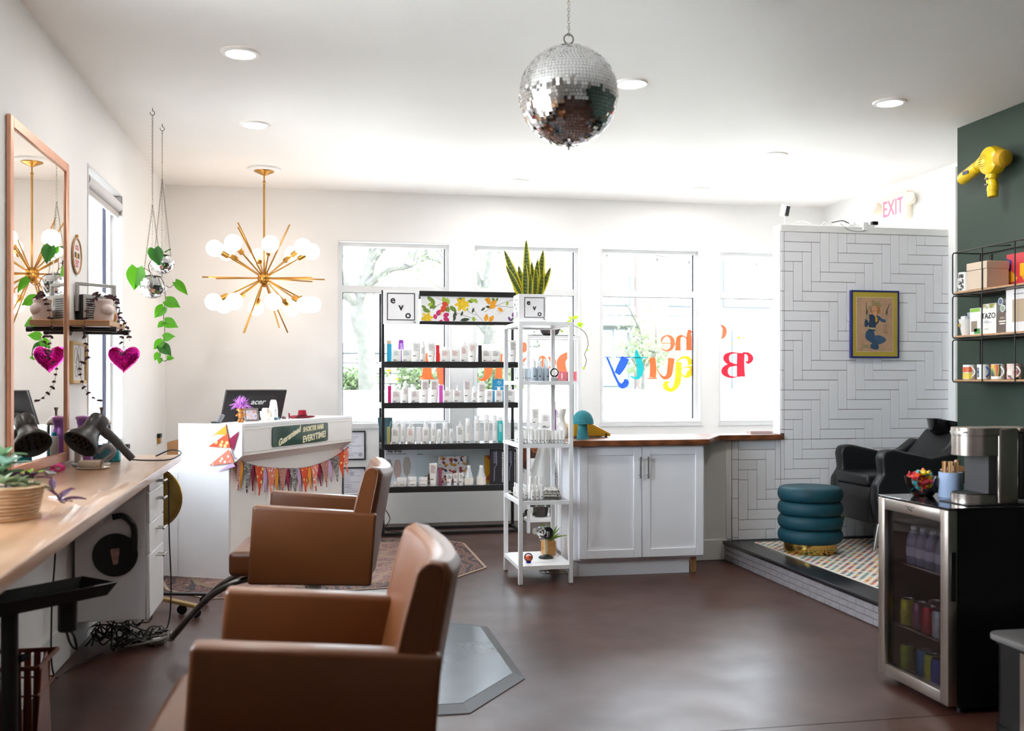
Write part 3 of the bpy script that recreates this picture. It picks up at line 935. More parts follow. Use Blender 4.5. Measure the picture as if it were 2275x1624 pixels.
q.lathe([(.042, .03), (.046, .035), (.047, .11), (.044, .118)], 26)
q.build('barrel', M_DRY, hd)
q = MB(); q.T = TT
q.lathe([(.078, -.055), (.084, -.05), (.082, -.03), (.06, .0), (.047, .03), (.046, .04)], 30, cap0=False, cap1=False).lathe([(.074, -.05), (.06, -.028), (.02, -.022), (.001, -.022)], 30, cap0=False, cap1=False).lathe([(.074, -.05), (.078, -.055)], 30, cap0=False, cap1=False)
q.build('diffuser', mat('dark_charcoal', '#2c2a2a', .4), hd)
q = MB(); q.T = TT
for k in range(8): q.cyl((.045 * math.cos(k * PI / 4), .045 * math.sin(k * PI / 4)), .007, -.046, -.024, 8, .004)
for k in range(4): q.cyl((.02 * math.cos(k * PI / 2 + .4), .02 * math.sin(k * PI / 2 + .4)), .006, -.043, -.022, 8, .004)
q.build('diffuser_prongs', mat('dark_charcoal2', '#1e1d1d', .5), hd)
MB().tube(smooth_path([(.03, .06, .17), (.075, .07, .13), (.12, .08, .08), (.17, .09, .02)]), [.024] * 6 + [.022] * 6 + [.019] * 6 + [.017], 12).build('handle', M_DRY, hd)
MB().tube(smooth_path([(.17, .08, .018), (.24, .12, .01), (.33, .2, .008), (.36, .35, .03), (.3, .42, .04), (.22, .46, .006)]), .004, 6).build('cord', M_CABLE, hd)
q = MB(); q.tube(smooth_path([(.05, .0, .01), (.1, .0, .06), (.07, .01, .09), (.03, .0, .06)]), .013, 8); q.build('holder_ring', mat('dove_grey', '#6f6d6e', .4), hd)
MB().lathe([(.08, 0), (.085, .004), (.085, .01), (.04, .014)], 26).build('base_plate', mat('pale_grey', '#c9ccd2', .3), hd)

vs = thing('purple_bottle', 'metallic purple bottle standing against the left wall', 'bottle', (-1.3, 5.95, .9))
MB().lathe([(.045, 0), (.048, .006), (.048, .145), (.046, .16), (.034, .185), (.031, .2), (.036, .215), (.038, .235)], 28).build('body', mat('metallic_purple', '#8d5fa8', .28, .55), vs)
MB().lathe([(.039, .2355), (.043, .24), (.043, .25), (.03, .256)], 24).build('lid', mat('metallic_purple_lid', '#b07ab6', .28, .55), vs)
bj = thing('disinfectant_jar', 'glass disinfectant jar with a metal lid near the window', 'jar', (-1.24, 6.12, .9))
MB().lathe([(.046, .0), (.05, .004), (.05, .19), (.046, .2)], 24).build('glass', M_GLASS, bj)
MB().lathe([(.043, .006), (.045, .008), (.045, .085), (.0, .086)], 24).build('blue_liquid', mat('blue_liquid', '#2a8fa0', .1, coat=.5), bj)
MB().lathe([(.052, .2), (.054, .205), (.05, .22), (.018, .25), (.007, .255), (.007, .28), (.012, .292), (.012, .3)], 24).build('lid', mat('pewter_lid', '#8e8076', .3, .9), bj)
tl = thing('teal_jar', 'small teal jar behind the hair dryer', 'jar', (-1.13, 5.9, .9))
MB().lathe([(.034, 0), (.038, .005), (.036, .05), (.028, .066)], 22).build('body', mat('teal_glass', '#157f8f', .15, coat=.4), tl)
MB().lathe([(.029, .0665), (.03, .085), (.027, .088)], 22).build('lid', mat('teal_lid', '#0f5f6c', .4), tl)
wb = thing('white_spray_bottle', 'white product bottle leaning in the mirror corner', 'bottle', (-1.3, 5.83, .9))
MB().rbox(-.018, .018, -.024, .024, 0, .15, .006, 2).build('body', M_WHITE, wb)
MB().box(.0182, .0188, -.018, .018, .03, .12).build('label_print', mat('grey_print', '#8c8c92', .6, var=.5, scale=90), wb, smooth=False)
MB().lathe([(.012, .1505), (.012, .17), (.008, .172)], 14).build('cap', mat('turquoise_cap', '#1c9db0', .3), wb)
dish = thing('rolled_towel_dish', 'round white dish holding a rolled cloth on the counter', 'dish', (-1.14, 5.44, .9))
MB().lathe([(.06, .0), (.075, .002), (.082, .009), (.079, .0095), (.06, .006), (.001, .0055)], 30, cap1=False).build('plate', mat('cream_ceramic', '#e8e0da', .25), dish)
q = MB(); q.T = Matrix.Translation((-.06, -.02, .026)) @ Matrix.Rotation(PI / 2, 4, 'Y') @ Matrix.Rotation(R(20), 4, 'X')
for k in range(3): q.lathe([(.006 + k * .006, 0.002), (.009 + k * .006, .0), (.009 + k * .006, .12), (.006 + k * .006, .118)], 18, cap0=False, cap1=False)
q.build('rolled_cloth', mat('beige_cloth', '#b8a48e', .9, bump=.5, bscale=120), dish)
pk = thing('pink_hair_clip', 'bright pink claw clip lying in front of the mirror', 'hair clip', (-1.28, 5.3, .9))
q = MB().tube([(0, -.05, .03), (0, .05, .034)], .008, 8)
for k in range(7):
    yy = -.042 + k * .014
    for sg in (-1, 1): q.tube(smooth_path([(0, yy, .034), (sg * .022, yy, .026), (sg * .02, yy, .006), (sg * .004, yy, .004)]), .003, 5)
q.build('claws', mat('hot_pink_plastic', '#d63c86', .25), pk)
br = thing('clear_comb', 'clear plastic comb lying in front of the mirror', 'comb', (-1.29, 5.15, .9), R(20))
q = MB().rbox(-.008, .008, -.07, .07, .003, .014, .002, 1)
for k in range(18): q.box(.008, .032, -.066 + k * .0077, -.0625 + k * .0077, .006, .011)
q.build('comb_body', mat('frosted_plastic', '#c9ccd4', .3), br)
paperc = thing('paper_scrap', 'thin strip of clear packaging on the counter by the purple leaves', 'scrap', (-.98, 4.08, .901), R(30))
MB().rbox(-.02, .02, -.07, .07, 0, .003, .001, 1).build('strip', mat('clear_wrap', '#d8d4d6', .15), paperc)
# planter basket with succulents
bk = thing('wicker_planter', 'round wicker basket of succulents on the near end of the counter', 'planter', (-1.03, 3.52, .9))
prof = []
for k in range(9):
    prof += [(.115 + k * .0025, .008 + k * .0115), (.121 + k * .0025, .0135 + k * .0115)]
MB().lathe([(.1, .002)] + prof + [(.12, .112), (.11, .1), (.1, .095)], 40, cap1=False).build('basket', ramp_mat('wicker', 'noise', [(.3, '#a8835f'), (.7, '#d7b793')], .7, (1, 1, 8), 22, 4), bk)
MB().lathe([(.118, .0), (.128, .002), (.128, .01), (.11, .012)], 36).build('foot_ring', M_PINE, bk)
MB().lathe([(.112, .096), (.112, .099)], 32).build('soil', M_SOIL, bk)
M_SUC = [leaf_mat('sage_succulent', '#a9b58e', .2), leaf_mat('purple_leaf', '#4f2244', .25), leaf_mat('mint_leaf', '#93b3a0', .3), leaf_mat('dark_leaf', '#6a8a62', .3), leaf_mat('lime_leaf', '#9cc23a', .4)]
lf = [leaf_mesh('leaf', .055, .028, mm, 'oval', nu=3, nv=5) for mm in M_SUC] + [leaf_mesh('leaf', .085, .034, M_SUC[1], 'oval', nu=3, nv=5), leaf_mesh('leaf', .08, .045, M_SUC[3], 'oval', nu=3, nv=5)]
rr = random.Random(21)
def rosette(c, mi, n, s, tilt=.6):
    for k in range(n):
        a = k * 2.4 + rr.random() * .4; e = tilt * (1 - k / n) * .9 + k / n * 1.2
        d = Vector((math.cos(a) * math.cos(e), math.sin(a) * math.cos(e), math.sin(e)))
        orient(place('leaf', lf[mi], bk, c), d, (0, 0, 1), s * (1.15 - .5 * k / n))
rosette((.05, -.03, .105), 0, 14, 1.3, .3); rosette((.09, -.02, .1), 0, 9, 1.1, .1); rosette((.02, .06, .12), 1, 10, 1.1, .5); rosette((-.02, -.02, .13), 6, 12, 1.1, .5)
rosette((.02, .0, .17), 2, 10, 1.25, .4); rosette((.08, .05, .12), 1, 8, 1.1, .3); rosette((.07, .07, .13), 4, 4, .8, .6); rosette((-.05, .05, .16), 3, 9, 1.2, .6); rosette((.03, -.08, .12), 0, 10, 1.2, .1); rosette((.0, .03, .2), 3, 7, 1.2, .3)
MB().tube(smooth_path([(.02, .0, .1), (.02, .0, .17)]), .004, 6).tube(smooth_path([(-.02, .03, .1), (.0, .03, .2)]), .004, 6).tube(smooth_path([(.09, .06, .11), (.13, .13, .08), (.14, .2, .03), (.145, .24, .02)]), .0022, 6).build('stem', M_STEM, bk)
for p, d, s in [((.135, .13, .075), (-.2, .5, .6), .75), ((.14, .17, .05), (.7, .2, .5), .7), ((.14, .2, .035), (.4, .6, .7), .8), ((.143, .22, .03), (.9, .3, .2), .9), ((.145, .24, .022), (.2, .9, .1), .7), ((.145, .23, .022), (-.6, .6, .3), .6), ((.14, .19, .04), (-.5, -.2, .7), .6)]:
    orient(place('leaf', lf[5], bk, p), d, (0, -.3, 1), s)

# tool trolley under the counter
ty = thing('tool_trolley', 'black tool tray on a pole tucked under the styling counter', 'trolley', (-1.0, 3.82, 0), R(47))
q = MB()
a0, a1, b0, b1 = -.28, .26, -.1, .1
q.prism([(a0, b0), (a1, b0), (a1, b1), (a0, b1)], lambda a, b: (a * .9, b * .86, .555), lambda a, b: (a * .9, b * .86, .56))
def rim(q):
    o = [(a0, b0), (a1, b0), (a1, b1), (a0, b1)]
    for i in range(4):
        p, r_ = o[i], o[(i + 1) % 4]
        q.add([(p[0] * .9, p[1] * .86, .558), (r_[0] * .9, r_[1] * .86, .558), (r_[0], r_[1], .6), (p[0], p[1], .6), (p[0] * .9, p[1] * .86, .552), (r_[0] * .9, r_[1] * .86, .552), (r_[0] * 1.03, r_[1] * 1.04, .598), (p[0] * 1.03, p[1] * 1.04, .598)], [(0, 1, 2, 3), (4, 7, 6, 5), (3, 2, 6, 7)])
rim(q); q.build('tray', M_BLACK, ty)
MB().cyl((-.1, -.012), .028, .03, .553, 20).build('pole', M_BLACK, ty)
q = MB()
for k in range(4):
    a = R(150 + k * 50)
    q.tube([(-.1, -.012, .05), (-.1 + .2 * math.cos(a), -.012 + .2 * math.sin(a) * .9, .045)], .016, 8)
q.build('base_legs', M_BLACK, ty)
for k in range(4):
    a = R(150 + k * 50)
    MB().sph((-.1 + .2 * math.cos(a), -.012 + .2 * math.sin(a) * .9, .0202), .02, 12, 8, (1, .6, 1)).build('caster', M_BLKPL, ty)
q = MB(); q.lathe([(.03, .43), (.034, .435), (.034, .545), (.03, .55)], 18, (.13, .0, 0), cap1=False); q.build('iron_sleeve', M_BLACK, ty)
q = MB(); q.T = Matrix.Translation((-.075, -.03, .38)) @ Matrix.Rotation(PI / 2, 4, 'Y'); q.cyl((0, 0), .014, 0, .03, 14); q.T = None; q.build('clamp_knob', M_BLKPL, ty)
MB().tube(smooth_path([(.14, .0, .43), (.17, .02, .40), (.2, .05, .34), (.2, .09, .36), (.18, .1, .45)]), .005, 6).build('cord', M_CABLE, ty)
wk = thing('copper_waste_basket', 'copper slatted waste basket on the floor under the counter', 'basket', (-1.085, 3.925, 0))
M_COPDK = mat('dark_copper', '#8a4f38', .35, .8)
def rect_path(hw, hl, z): return [(-hw, -hl, z), (hw, -hl, z), (hw, hl, z), (-hw, hl, z)]
MB().tube(rect_path(.105, .13, .33), .009, 6, closed=True).build('rim', M_COPDK, wk)
MB().tube(rect_path(.085, .105, .015), .007, 6, closed=True).build('bottom_rim', M_COPDK, wk)
MB().tube(rect_path(.1, .122, .23), .004, 6, closed=True).build('hoop', M_COPDK, wk)
sl = MB().rbox(-.012, .012, -.003, .003, 0, .315, .002, 1).mesh('slat', M_COPDK)
for k in range(7):
    t = -.11 + k * .0364
    for sg in (-1, 1):
        o = place('slat', sl, wk, (sg * .086, t * .85, .014)); o.rotation_euler = (math.atan(-t * .15 / .315), sg * math.atan(.02 / .315), PI / 2)
for k in range(5):
    t = -.08 + k * .04
    for sg in (-1, 1):
        o = place('slat', sl, wk, (t * .85, sg * .105, .014)); o.rotation_euler = (-sg * math.atan(.025 / .315), 0, 0)
MB().box(-.084, .084, -.103, .103, .003, .008).build('bottom', M_COPDK, wk, smooth=False)

# gold round stand on casters behind the drawers
gs = thing('gold_round_stand', 'gold round mirror-back stand on casters behind the drawer cabinet', 'stand', (-.98, 6.05, 0))
M_AGED = mat('aged_gold', '#8f7338', .4, .6, var=.15, scale=12)
q = MB(); q.T = Matrix.Translation((.0, .12, .66)) @ Matrix.Rotation(R(-8), 4, 'Z') @ Matrix.Rotation(PI / 2, 4, 'X'); q.lathe([(.001, .035), (.08, .03), (.15, .018), (.178, .004), (.18, -.004), (.17, -.008)], 40, cap0=False, cap1=True); q.build('round_back', M_AGED, gs)
q = MB(); q.T = Matrix.Translation((.0, .12, .66)) @ Matrix.Rotation(R(-8), 4, 'Z') @ Matrix.Rotation(PI / 2, 4, 'X'); q.tube([(.182 * math.cos(2 * PI * k / 40), .182 * math.sin(2 * PI * k / 40), 0) for k in range(40)], .007, 8, closed=True); q.build('round_rim', M_GOLD, gs)
MB().tube([(0, .155, .06), (0, .155, .62)], .014, 12).build('pole', M_AGED, gs)
q = MB().rbox(-.02, .02, -.3, .2, .062, .082, .004, 1); q.T = None
o = q.build('base_bar', mat('gold_bar', '#b08f56', .35, .7), gs, (.1, .06, 0), (0, 0, R(42)))
o = MB().rbox(-.02, .02, -.28, .28, .082, .098, .004, 1).build('base_bar', M_BLACK, gs, (.06, .15, 0), (0, 0, R(75)))
for (x, y) in ((.29, -.13), (.2, -.03), (-.02, .2), (.3, .2)):
    q = MB(); q.T = Matrix.Translation((x, y, .03)) @ Matrix.Rotation(PI / 2, 4, 'X'); q.lathe([(.018, -.012), (.028, -.01), (.028, .01), (.018, .012)], 18); q.build('caster', M_BLKPL, gs)

# ------------------------------------------------------------------ reception desk (local x along its front, local y into it)
DA = math.atan2(.889, .457)
DO = (-.6, 6.98, 0)
dk = thing('reception_desk', 'white reception desk with a slanted transaction top', 'desk', DO, DA)
M_DESKL = mat('white_laminate', '#f0eff2', .28)
M_DESKW = mat('warm_white_laminate', '#f1ede9', .35)
side = [(0, .0), (.397, .0), (.397, 1.06), (-.1, 1.06), (-.1, .845), (0, .765)]
MB().bprism(side, 'x', .0, .022, .0015, 1).build('side_panel', M_DESKL, dk)
MB().bprism(side, 'x', 1.69, 1.712, .0015, 1).build('side_panel', M_DESKL, dk)
MB().box(.0225, 1.6895, .0, .02, .1, .785).build('front_panel', M_DESKW, dk, smooth=False)
MB().box(.0225, 1.6895, .03, .05, 0, .0995).build('plinth', M_DESKW, dk, smooth=False)
MB().bprism([(-.1, .846), (-.082, .846), (-.082, 1.04), (-.1, 1.04)], 'x', .0225, 1.6895, .0015, 1).build('upper_panel', M_DESKW, dk)
MB().box(.0225, 1.6895, -.1005, .18, 1.0405, 1.06).build('transaction_top', M_DESKL, dk, smooth=False)
MB().prism([(-.0815, .846), (.0, .7855), (.02, .7855), (-.0815, .862)], lambda a, b: (.0225, a, b), lambda a, b: (1.6895, a, b)).build('sloped_underside', M_DESKW, dk, smooth=False)
q = MB().box(.0225, 1.6895, -.1018, -.1, 1.018, 1.021).box(.0225, 1.6895, -.1018, -.1, .866, .869); q.build('edge_lines', mat('joint_line', '#cfc8c2', .6), dk, smooth=False)  # thin strips, slightly darker than the panel they sit on
MB().rbox(.0225, 1.6895, .05, .75, .72, .75, .003, 1).build('worktop', M_DESKL, dk)
MB().box(1.69, 1.71, .4, .75, 0, .72).build('return_panel', M_DESKL, dk, smooth=False)
MB().box(.0, .022, .4, .75, 0, .72).build('return_panel', M_DESKL, dk, smooth=False)
def dw(x, y, z):
    return (DO[0] + .457 * x - .889 * y, DO[1] + .889 * x + .457 * y, z)

# green sign
sg_ = thing('green_desk_sign', 'dark green hand-painted sign on the front of the reception desk', 'sign', dw(.82, -.1025, .952), DA)
gm = mat('dark_green_enamel', '#123f30', .18, coat=.5)
pl_ = arc((.41, .052), .02, 0, PI / 2, 4) + arc((-.41, .052), .02, PI / 2, PI, 4) + arc((-.41, -.052), .02, PI, 1.5 * PI, 4) + arc((.41, -.052), .02, 1.5 * PI, 2 * PI, 4)
MB().prism(pl_, lambda a, b: (a, 0, b), lambda a, b: (a, -.006, b)).build('board', gm, sg_)
M_CREAM = mat('cream_paint', '#f2ead0', .4)
M_YEL = mat('yellow_paint', '#c8c23a', .4)
for (tx, sz, x, z, bold, shear, sx, rot) in (('Guaranteed', .062, -.19, -.005, .0022, .35, 1.15, R(16)), ('SHORTER HAIR', .05, .185, .038, .0016, .12, .98, R(2)), ('EVERYTIME!', .066, .2, -.03, .002, .1, 1.1, R(4))):
    for mm, dx, dz, yy in ((M_YEL, -.003, -.003, -.0064), (M_CREAM, 0, 0, -.0072)):
        o = text(tx, sz, mm, sg_, (x + dx, yy, z + dz), (PI / 2, 0, 0), bold=bold, extrude=.0003, shear=shear, sx=sx)
        o.rotation_euler = (PI / 2, -rot, 0)

# bunting: a cord with separate flags
bt = thing('fabric_bunting', 'colourful triangular fabric bunting strung across the reception desk', 'bunting', DO, DA)
def fabric(name, base, dots, sc, kind='voronoi'):
    if name in MATS: return MATS[name]
    m = bpy.data.materials.new(name); m.use_nodes = True
    nt, b = nodes_of(m); b.inputs['Roughness'].default_value = .85
    tc = nt.nodes.new('ShaderNodeTexCoord')
    rp = nt.nodes.new('ShaderNodeValToRGB'); rp.color_ramp.interpolation = 'CONSTANT'
    if kind == 'voronoi':
        t = nt.nodes.new('ShaderNodeTexVoronoi'); t.inputs['Scale'].default_value = sc; nt.links.new(tc.outputs['Object'], t.inputs['Vector']); src = t.outputs['Distance']
        rp.color_ramp.elements[0].color = hx(dots); rp.color_ramp.elements[1].position = .33; rp.color_ramp.elements[1].color = hx(base)
    else:
        t = nt.nodes.new('ShaderNodeTexBrick'); t.inputs['Scale'].default_value = sc
        t.inputs['Color1'].default_value = hx(base); t.inputs['Color2'].default_value = hx(kind); t.inputs['Mortar'].default_value = hx(dots); t.inputs['Mortar Size'].default_value = .04
        mp = nt.nodes.new('ShaderNodeMapping'); mp.inputs['Rotation'].default_value = (PI / 2, 0, 0); nt.links.new(tc.outputs['Object'], mp.inputs[0]); nt.links.new(mp.outputs[0], t.inputs['Vector'])
        nt.links.new(t.outputs['Color'], b.inputs['Base Color']); MATS[name] = m; return m
    nt.links.new(src, rp.inputs[0]); nt.links.new(rp.outputs[0], b.inputs['Base Color'])
    MATS[name] = m
    return m
FAB = {'o': mat('plain_orange_cotton', '#ee9a2b', .85), 'm': mat('plain_maroon_cotton', '#8e1240', .85), 'l': mat('plain_lilac_cotton', '#c8a5cf', .85),
       'f': fabric('orange_flower_cotton', '#d8502a', '#f2d27e', 26), 'h': fabric('salmon_heart_cotton', '#e68068', '#f0dcdc', 34),
       'c': fabric('plum_check_cotton', '#7c2440', '#d9b7a8', 22, '#b5543f'), 's': fabric('silver_square_cotton', '#77716f', '#2c2829', 20, '#d5d1cd')}
cordp = [(.0, -.055, .83), (.074, -.03, .812), (.32, -.014, .752), (.636, -.012, .708), (1.016, -.012, .679), (1.356, -.014, .695), (1.558, -.03, .735), (1.72, -.06, .80)]
sp = smooth_path(cordp, 12)
MB().tube(sp, .0025, 6).build('cord', mat('bunting_cord', '#7a2f2c', .8), bt)
acc = [0.]
for i in range(1, len(sp)): acc.append(acc[-1] + (sp[i] - sp[i - 1]).length)
def on_cord(s):
    for i in range(1, len(acc)):
        if acc[i] >= s:
            k = (s - acc[i - 1]) / (acc[i] - acc[i - 1]); return sp[i - 1].lerp(sp[i], k)
    return sp[-1]
seqn = 'coslcmflhocmslfohmcslfh'
seqn = 'cosmflhocmslfohmclsf' + 'h'
TL = acc[-1]; step = TL / len(seqn)
for i, k in enumerate(seqn):
    wide = k in 'csfh'; ex_ = .32 if wide else .05
    a = on_cord(max(.002, i * step - step * ex_)); b_ = on_cord(min(TL, (i + 1) * step + step * ex_)); c_ = (a + b_) / 2
    L = .205 if wide else .18
    sway = (-.07 + .12 * i / len(seqn)) + (0 if wide else .02)
    off = -.006 if wide else -.001
    tip = c_ + Vector((sway * .6, off - .006, -L))
    q = MB()
    def fl_(u, v, a=a, b_=b_, tip=tip, off=off, i=i):
        top = a.lerp(b_, u); p = top.lerp(tip, v)
        return (p.x, p.y + off + .006 * math.sin(u * PI * 2 + i) * v, p.z)
    q.grid(fl_, 4, 6)
    q.build('flag', FAB[k], bt)
for k, pts in (('o', [(.375, 1.052), (.248, .964), (.30, .99), (.385, .985)]), ('f', [(.24, .905), (.39, 1.0), (.41, .9)]), ('m', [(.478, 1.015), (.395, .955), (.432, .88)]), ('h', [(.244, .775), (.40, .89), (.44, .80)]), ('l', [(.31, .735), (.43, .80), (.45, .775)])):
    # drawn on the side panel (t from its rear edge): local y = .397 - t
    q = MB()
    n = len(pts); lift = {'o': .004, 'f': .006, 'm': .005, 'h': .008, 'l': .006}[k]
    q.prism([(.397 - t, z) for t, z in pts], lambda a, b: (-lift, a, b), lambda a, b: (-lift - .0012, a, b)).build('flag', FAB[k], bt, smooth=False)
MB().tube(smooth_path([(-.004, .02, 1.06), (-.005, .0, .97), (-.006, -.03, .87), (-.012, -.052, .83), (.0, -.055, .83)]), .0025, 6).build('cord', MATS['bunting_cord'], bt)

# on the desk
mo = thing('computer_monitor', 'black computer monitor seen from behind on the reception desk', 'monitor', (-.52, 7.88, .755), R(35))
TT = Matrix.Translation((0, 0, .235)) @ Matrix.Rotation(R(20), 4, 'X')
q = MB(); q.T = TT; q.rbox(-.26, .26, .0, .022, 0, .31, .004, 2); q.build('panel', mat('monitor_plastic', '#232022', .42), mo)
q = MB(); q.T = TT; q.rbox(-.255, .255, .0225, .0245, .01, .3, .001, 1); q.build('screen', mat('screen_off', '#0b0b0e', .1), mo)
q = MB(); q.T = TT; q.rbox(-.14, .14, -.03, -.0005, .02, .15, .012, 3); q.build('rear_housing', mat('monitor_plastic2', '#1b1a1b', .5), mo)
q = MB(); q.rbox(-.03, .03, -.02, .02, .012, .27, .006, 2); q.build('stand_neck', M_BLKPL, mo)
MB().rbox(-.12, .12, -.09, .09, 0, .012, .005, 2).build('stand_foot', M_BLKPL, mo)
lo_ = text('acer', .062, mat('silver_logo', '#d8d8d6', .3), mo, (0, 0, 0), name='brand_lettering', bold=.0012, shear=.25, sx=1.15)
mm4 = TT @ Matrix.Translation((.02, -.0012, .215)) @ Matrix.Rotation(PI / 2, 4, 'X') @ Matrix.Diagonal((1.15, 1, 1, 1)); lo_.matrix_local = mm4
kb = thing('grey_card_terminal', 'grey card terminal leaning behind the desk corner', 'card terminal', dw(.12, .15, 1.0605), DA + R(20))
q = MB(); q.T = Matrix.Rotation(R(30), 4, 'X'); q.rbox(-.045, .045, 0, .02, .0, .06, .004, 2); q.T = None; q.build('screen_back', mat('mid_grey', '#6b6b70', .4), kb)
q = MB().rbox(-.045, .045, -.005, .05, 0, .012, .003, 1); q.build('base', M_BLKPL, kb)

dl_ = thing('doll_figure', 'small tan doll with wild purple hair on the reception desk', 'doll', dw(.245, .06, 1.0605), DA - R(60))
M_TAN = mat('tan_vinyl', '#c07f3c', .45)
q = MB().sph((0, 0, .045), .021, 16, 10, (.95, 1.05, 1.2)).sph((0, -.004, .088), .022, 18, 12, (1, .95, 1)).sph((-.01, -.004, .012), .0125, 12, 8, (1, 1.5, 1)).sph((.01, -.004, .012), .0125, 12, 8, (1, 1.5, 1))
q.tube([(-.016, 0, .062), (-.028, -.01, .05), (-.03, -.02, .05)], .007, 8).tube([(.016, 0, .062), (.028, -.01, .05), (.03, -.02, .05)], .007, 8)
q.sph((-.022, 0, .09), .008, 8, 6).sph((.022, 0, .09), .008, 8, 6).sph((0, -.026, .086), .006, 8, 6)
q.build('body', M_TAN, dl_)
q = MB(); rr = random.Random(5)
for k in range(120):
    a = rr.uniform(0, 6.28); e = rr.uniform(.2, 1.5)
    d = Vector((math.cos(a) * math.cos(e), math.sin(a) * math.cos(e), math.sin(e)))
    L = rr.uniform(.05, .085)
    b0 = Vector((0, .002, .095)) + d * .016
    q.tube([b0, b0 + d * L * .5 + Vector((0, 0, .008)), b0 + d * L + Vector((rr.uniform(-.012, .012), rr.uniform(-.012, .012), .0 if e > .7 else -.02))], [.0035, .0028, .0006], 4)
o = q.build('hair', mat('purple_hair', '#c57fd0', .7), dl_); o['kind'] = 'stuff'
for sx in (-1, 1): MB().sph((sx * .008, -.0225, .092), .0028, 8, 6).build('eye', M_INK, dl_)

pf = thing('small_photo_frame', 'grey wooden photo frame leaning on the reception desk', 'photo frame', dw(.46, .1, 1.0605), DA - R(24))
q = MB(); q.T = Matrix.Rotation(R(-10), 4, 'X')
for a0, a1, b0, b1 in ((-.06, -.047, 0, .095), (.047, .06, 0, .095), (-.047, .047, 0, .013), (-.047, .047, .082, .095)): q.rbox(a0, a1, -.006, .006, b0, b1, .002, 1)
q.build('frame', ramp_mat('driftwood', 'noise', [(.3, '#6d6360'), (.7, '#9a8f8a')], .7, (1, 1, 8), 20), pf)
q = MB(); q.T = Matrix.Rotation(R(-10), 4, 'X'); q.box(-.047, .047, -.002, .004, .013, .082); q.build('photo', ramp_mat('photo_print', 'noise', [(.3, '#4f7fc0'), (.45, '#e9e4e6'), (.6, '#d9a0a0'), (.75, '#4a4250')], .3, (1, 1, 1), 40, 3), pf, smooth=False)
mg = thing('cream_cup', 'cream cup with a crest stuffed with cards on the desk', 'cup', dw(.65, .1, 1.0605), DA)
MB().lathe([(.025, 0), (.03, .003), (.04, .03), (.043, .068), (.04, .068), (.036, .03), (.02, .008)], 26, cap1=False).build('bowl', mat('cream_china', '#ece4d4', .25, coat=.3), mg)
MB().tube([(.04 + .018 * math.sin(k * PI / 8), 0, .02 + .038 * (1 - math.cos(k * PI / 8)) / 2) for k in range(9)], .004, 8).build('handle', mat('cream_china', '#ece4d4'), mg)
q = MB(); q.T = Matrix.Rotation(R(200), 4, 'Z'); q.box(-.008, .008, .0415, .0425, .025, .05); q.build('crest', mat('gold_crest', '#8a6a2c', .5), mg)
q = MB()
for k in range(4): q.box(-.02 + k * .01, -.012 + k * .01, -.02, .02, .02, .085 + .006 * (k % 2))
q.build('cards', mat('cream_card', '#efe6d6', .7), mg, smooth=False)
bo = thing('white_touchless_dispenser', 'white soap dispenser standing on the reception desk', 'dispenser', dw(.79, .115, 1.0605), DA - R(30))
MB().lathe([(.032, 0), (.034, .004), (.033, .07), (.028, .11), (.024, .138), (.015, .15)], 24).build('body', mat('white_gloss_plastic', '#f3f5f6', .2), bo)
MB().tube([(.006 * math.cos(2 * PI * k / 12), -.033, .07 + .006 * math.sin(2 * PI * k / 12)) for k in range(12)], .0008, 4, closed=True).build('button_ring', M_GREYCABLE, bo)
fs = thing('green_glass_fish', 'little blue-green glass fish lying on the desk', 'figurine', dw(.70, .04, 1.0605), DA)
q = MB().sph((0, 0, .012), .03, 14, 8, (1, .35, .4)).prism([(.026, .012), (.05, .026), (.045, .012), (.05, .001)], lambda a, b: (a, -.003, b), lambda a, b: (a, .003, b)); q.build('body', mat('blue_green_glass', '#1f5a66', .08, coat=.6), fs)
rs = thing('dark_trinket', 'small dusty pink trinket on the desk behind the glass fish', 'trinket', dw(.9, .09, 1.0605), DA)
MB().sph((0, 0, .012), .012, 14, 8, (2.0, 1, 1)).build('shell', mat('dusty_pink', '#86646a', .5, var=.4, scale=80), rs)
MB().sph((.016, -.006, .006), .006, 8, 6).build('bead', mat('grey_bead', '#6a5a5e', .4), rs)
hat = thing('red_hat', 'little red cowboy hat with a black band on the desk', 'hat', dw(1.14, .06, 1.0605), DA - R(20))
M_RED = mat('red_felt', '#a31833', .8)
def brim(u, v):
    a = u * 2 * PI; r = .034 + .052 * v
    return (r * 1.35 * math.cos(a), r * .85 * math.sin(a), .004 + .016 * v * v * abs(math.sin(a)))
MB().grid(brim, 32, 5).grid(lambda u, v: (lambda p: (p[0], p[1], p[2] - .002))(brim(u, 1 - v)), 32, 5).build('brim', M_RED, hat)
MB().grid(lambda u, v: ((.046 - .014 * v) * math.cos(u * 2 * PI) * (1 if v < .95 else .3), (.03 - .008 * v) * math.sin(u * 2 * PI) * (1 if v < .95 else .3), .004 + .062 * min(v, .93) - (.016 if v > .95 else 0)), 28, 16).build('crown', M_RED, hat)
MB().lathe([(1, .006), (1, .022)], 28, cap0=False, cap1=False).build('band', M_BLACK, hat).scale = (.0468, .031, 1)
gl = thing('red_sandal_ornament', 'tiny red and black shoe ornament left of the red hat', 'ornament', dw(.95, .06, 1.0605), DA)
MB().tube(smooth_path([(-.02, 0, .045), (-.015, 0, .02), (.01, 0, .012), (.035, 0, .006)]), .006, 8).build('sole', M_RED, gl)
MB().tube([(-.018, 0, .038), (-.02, 0, .001)], [.004, .003], 8).build('heel', M_BLACK, gl)

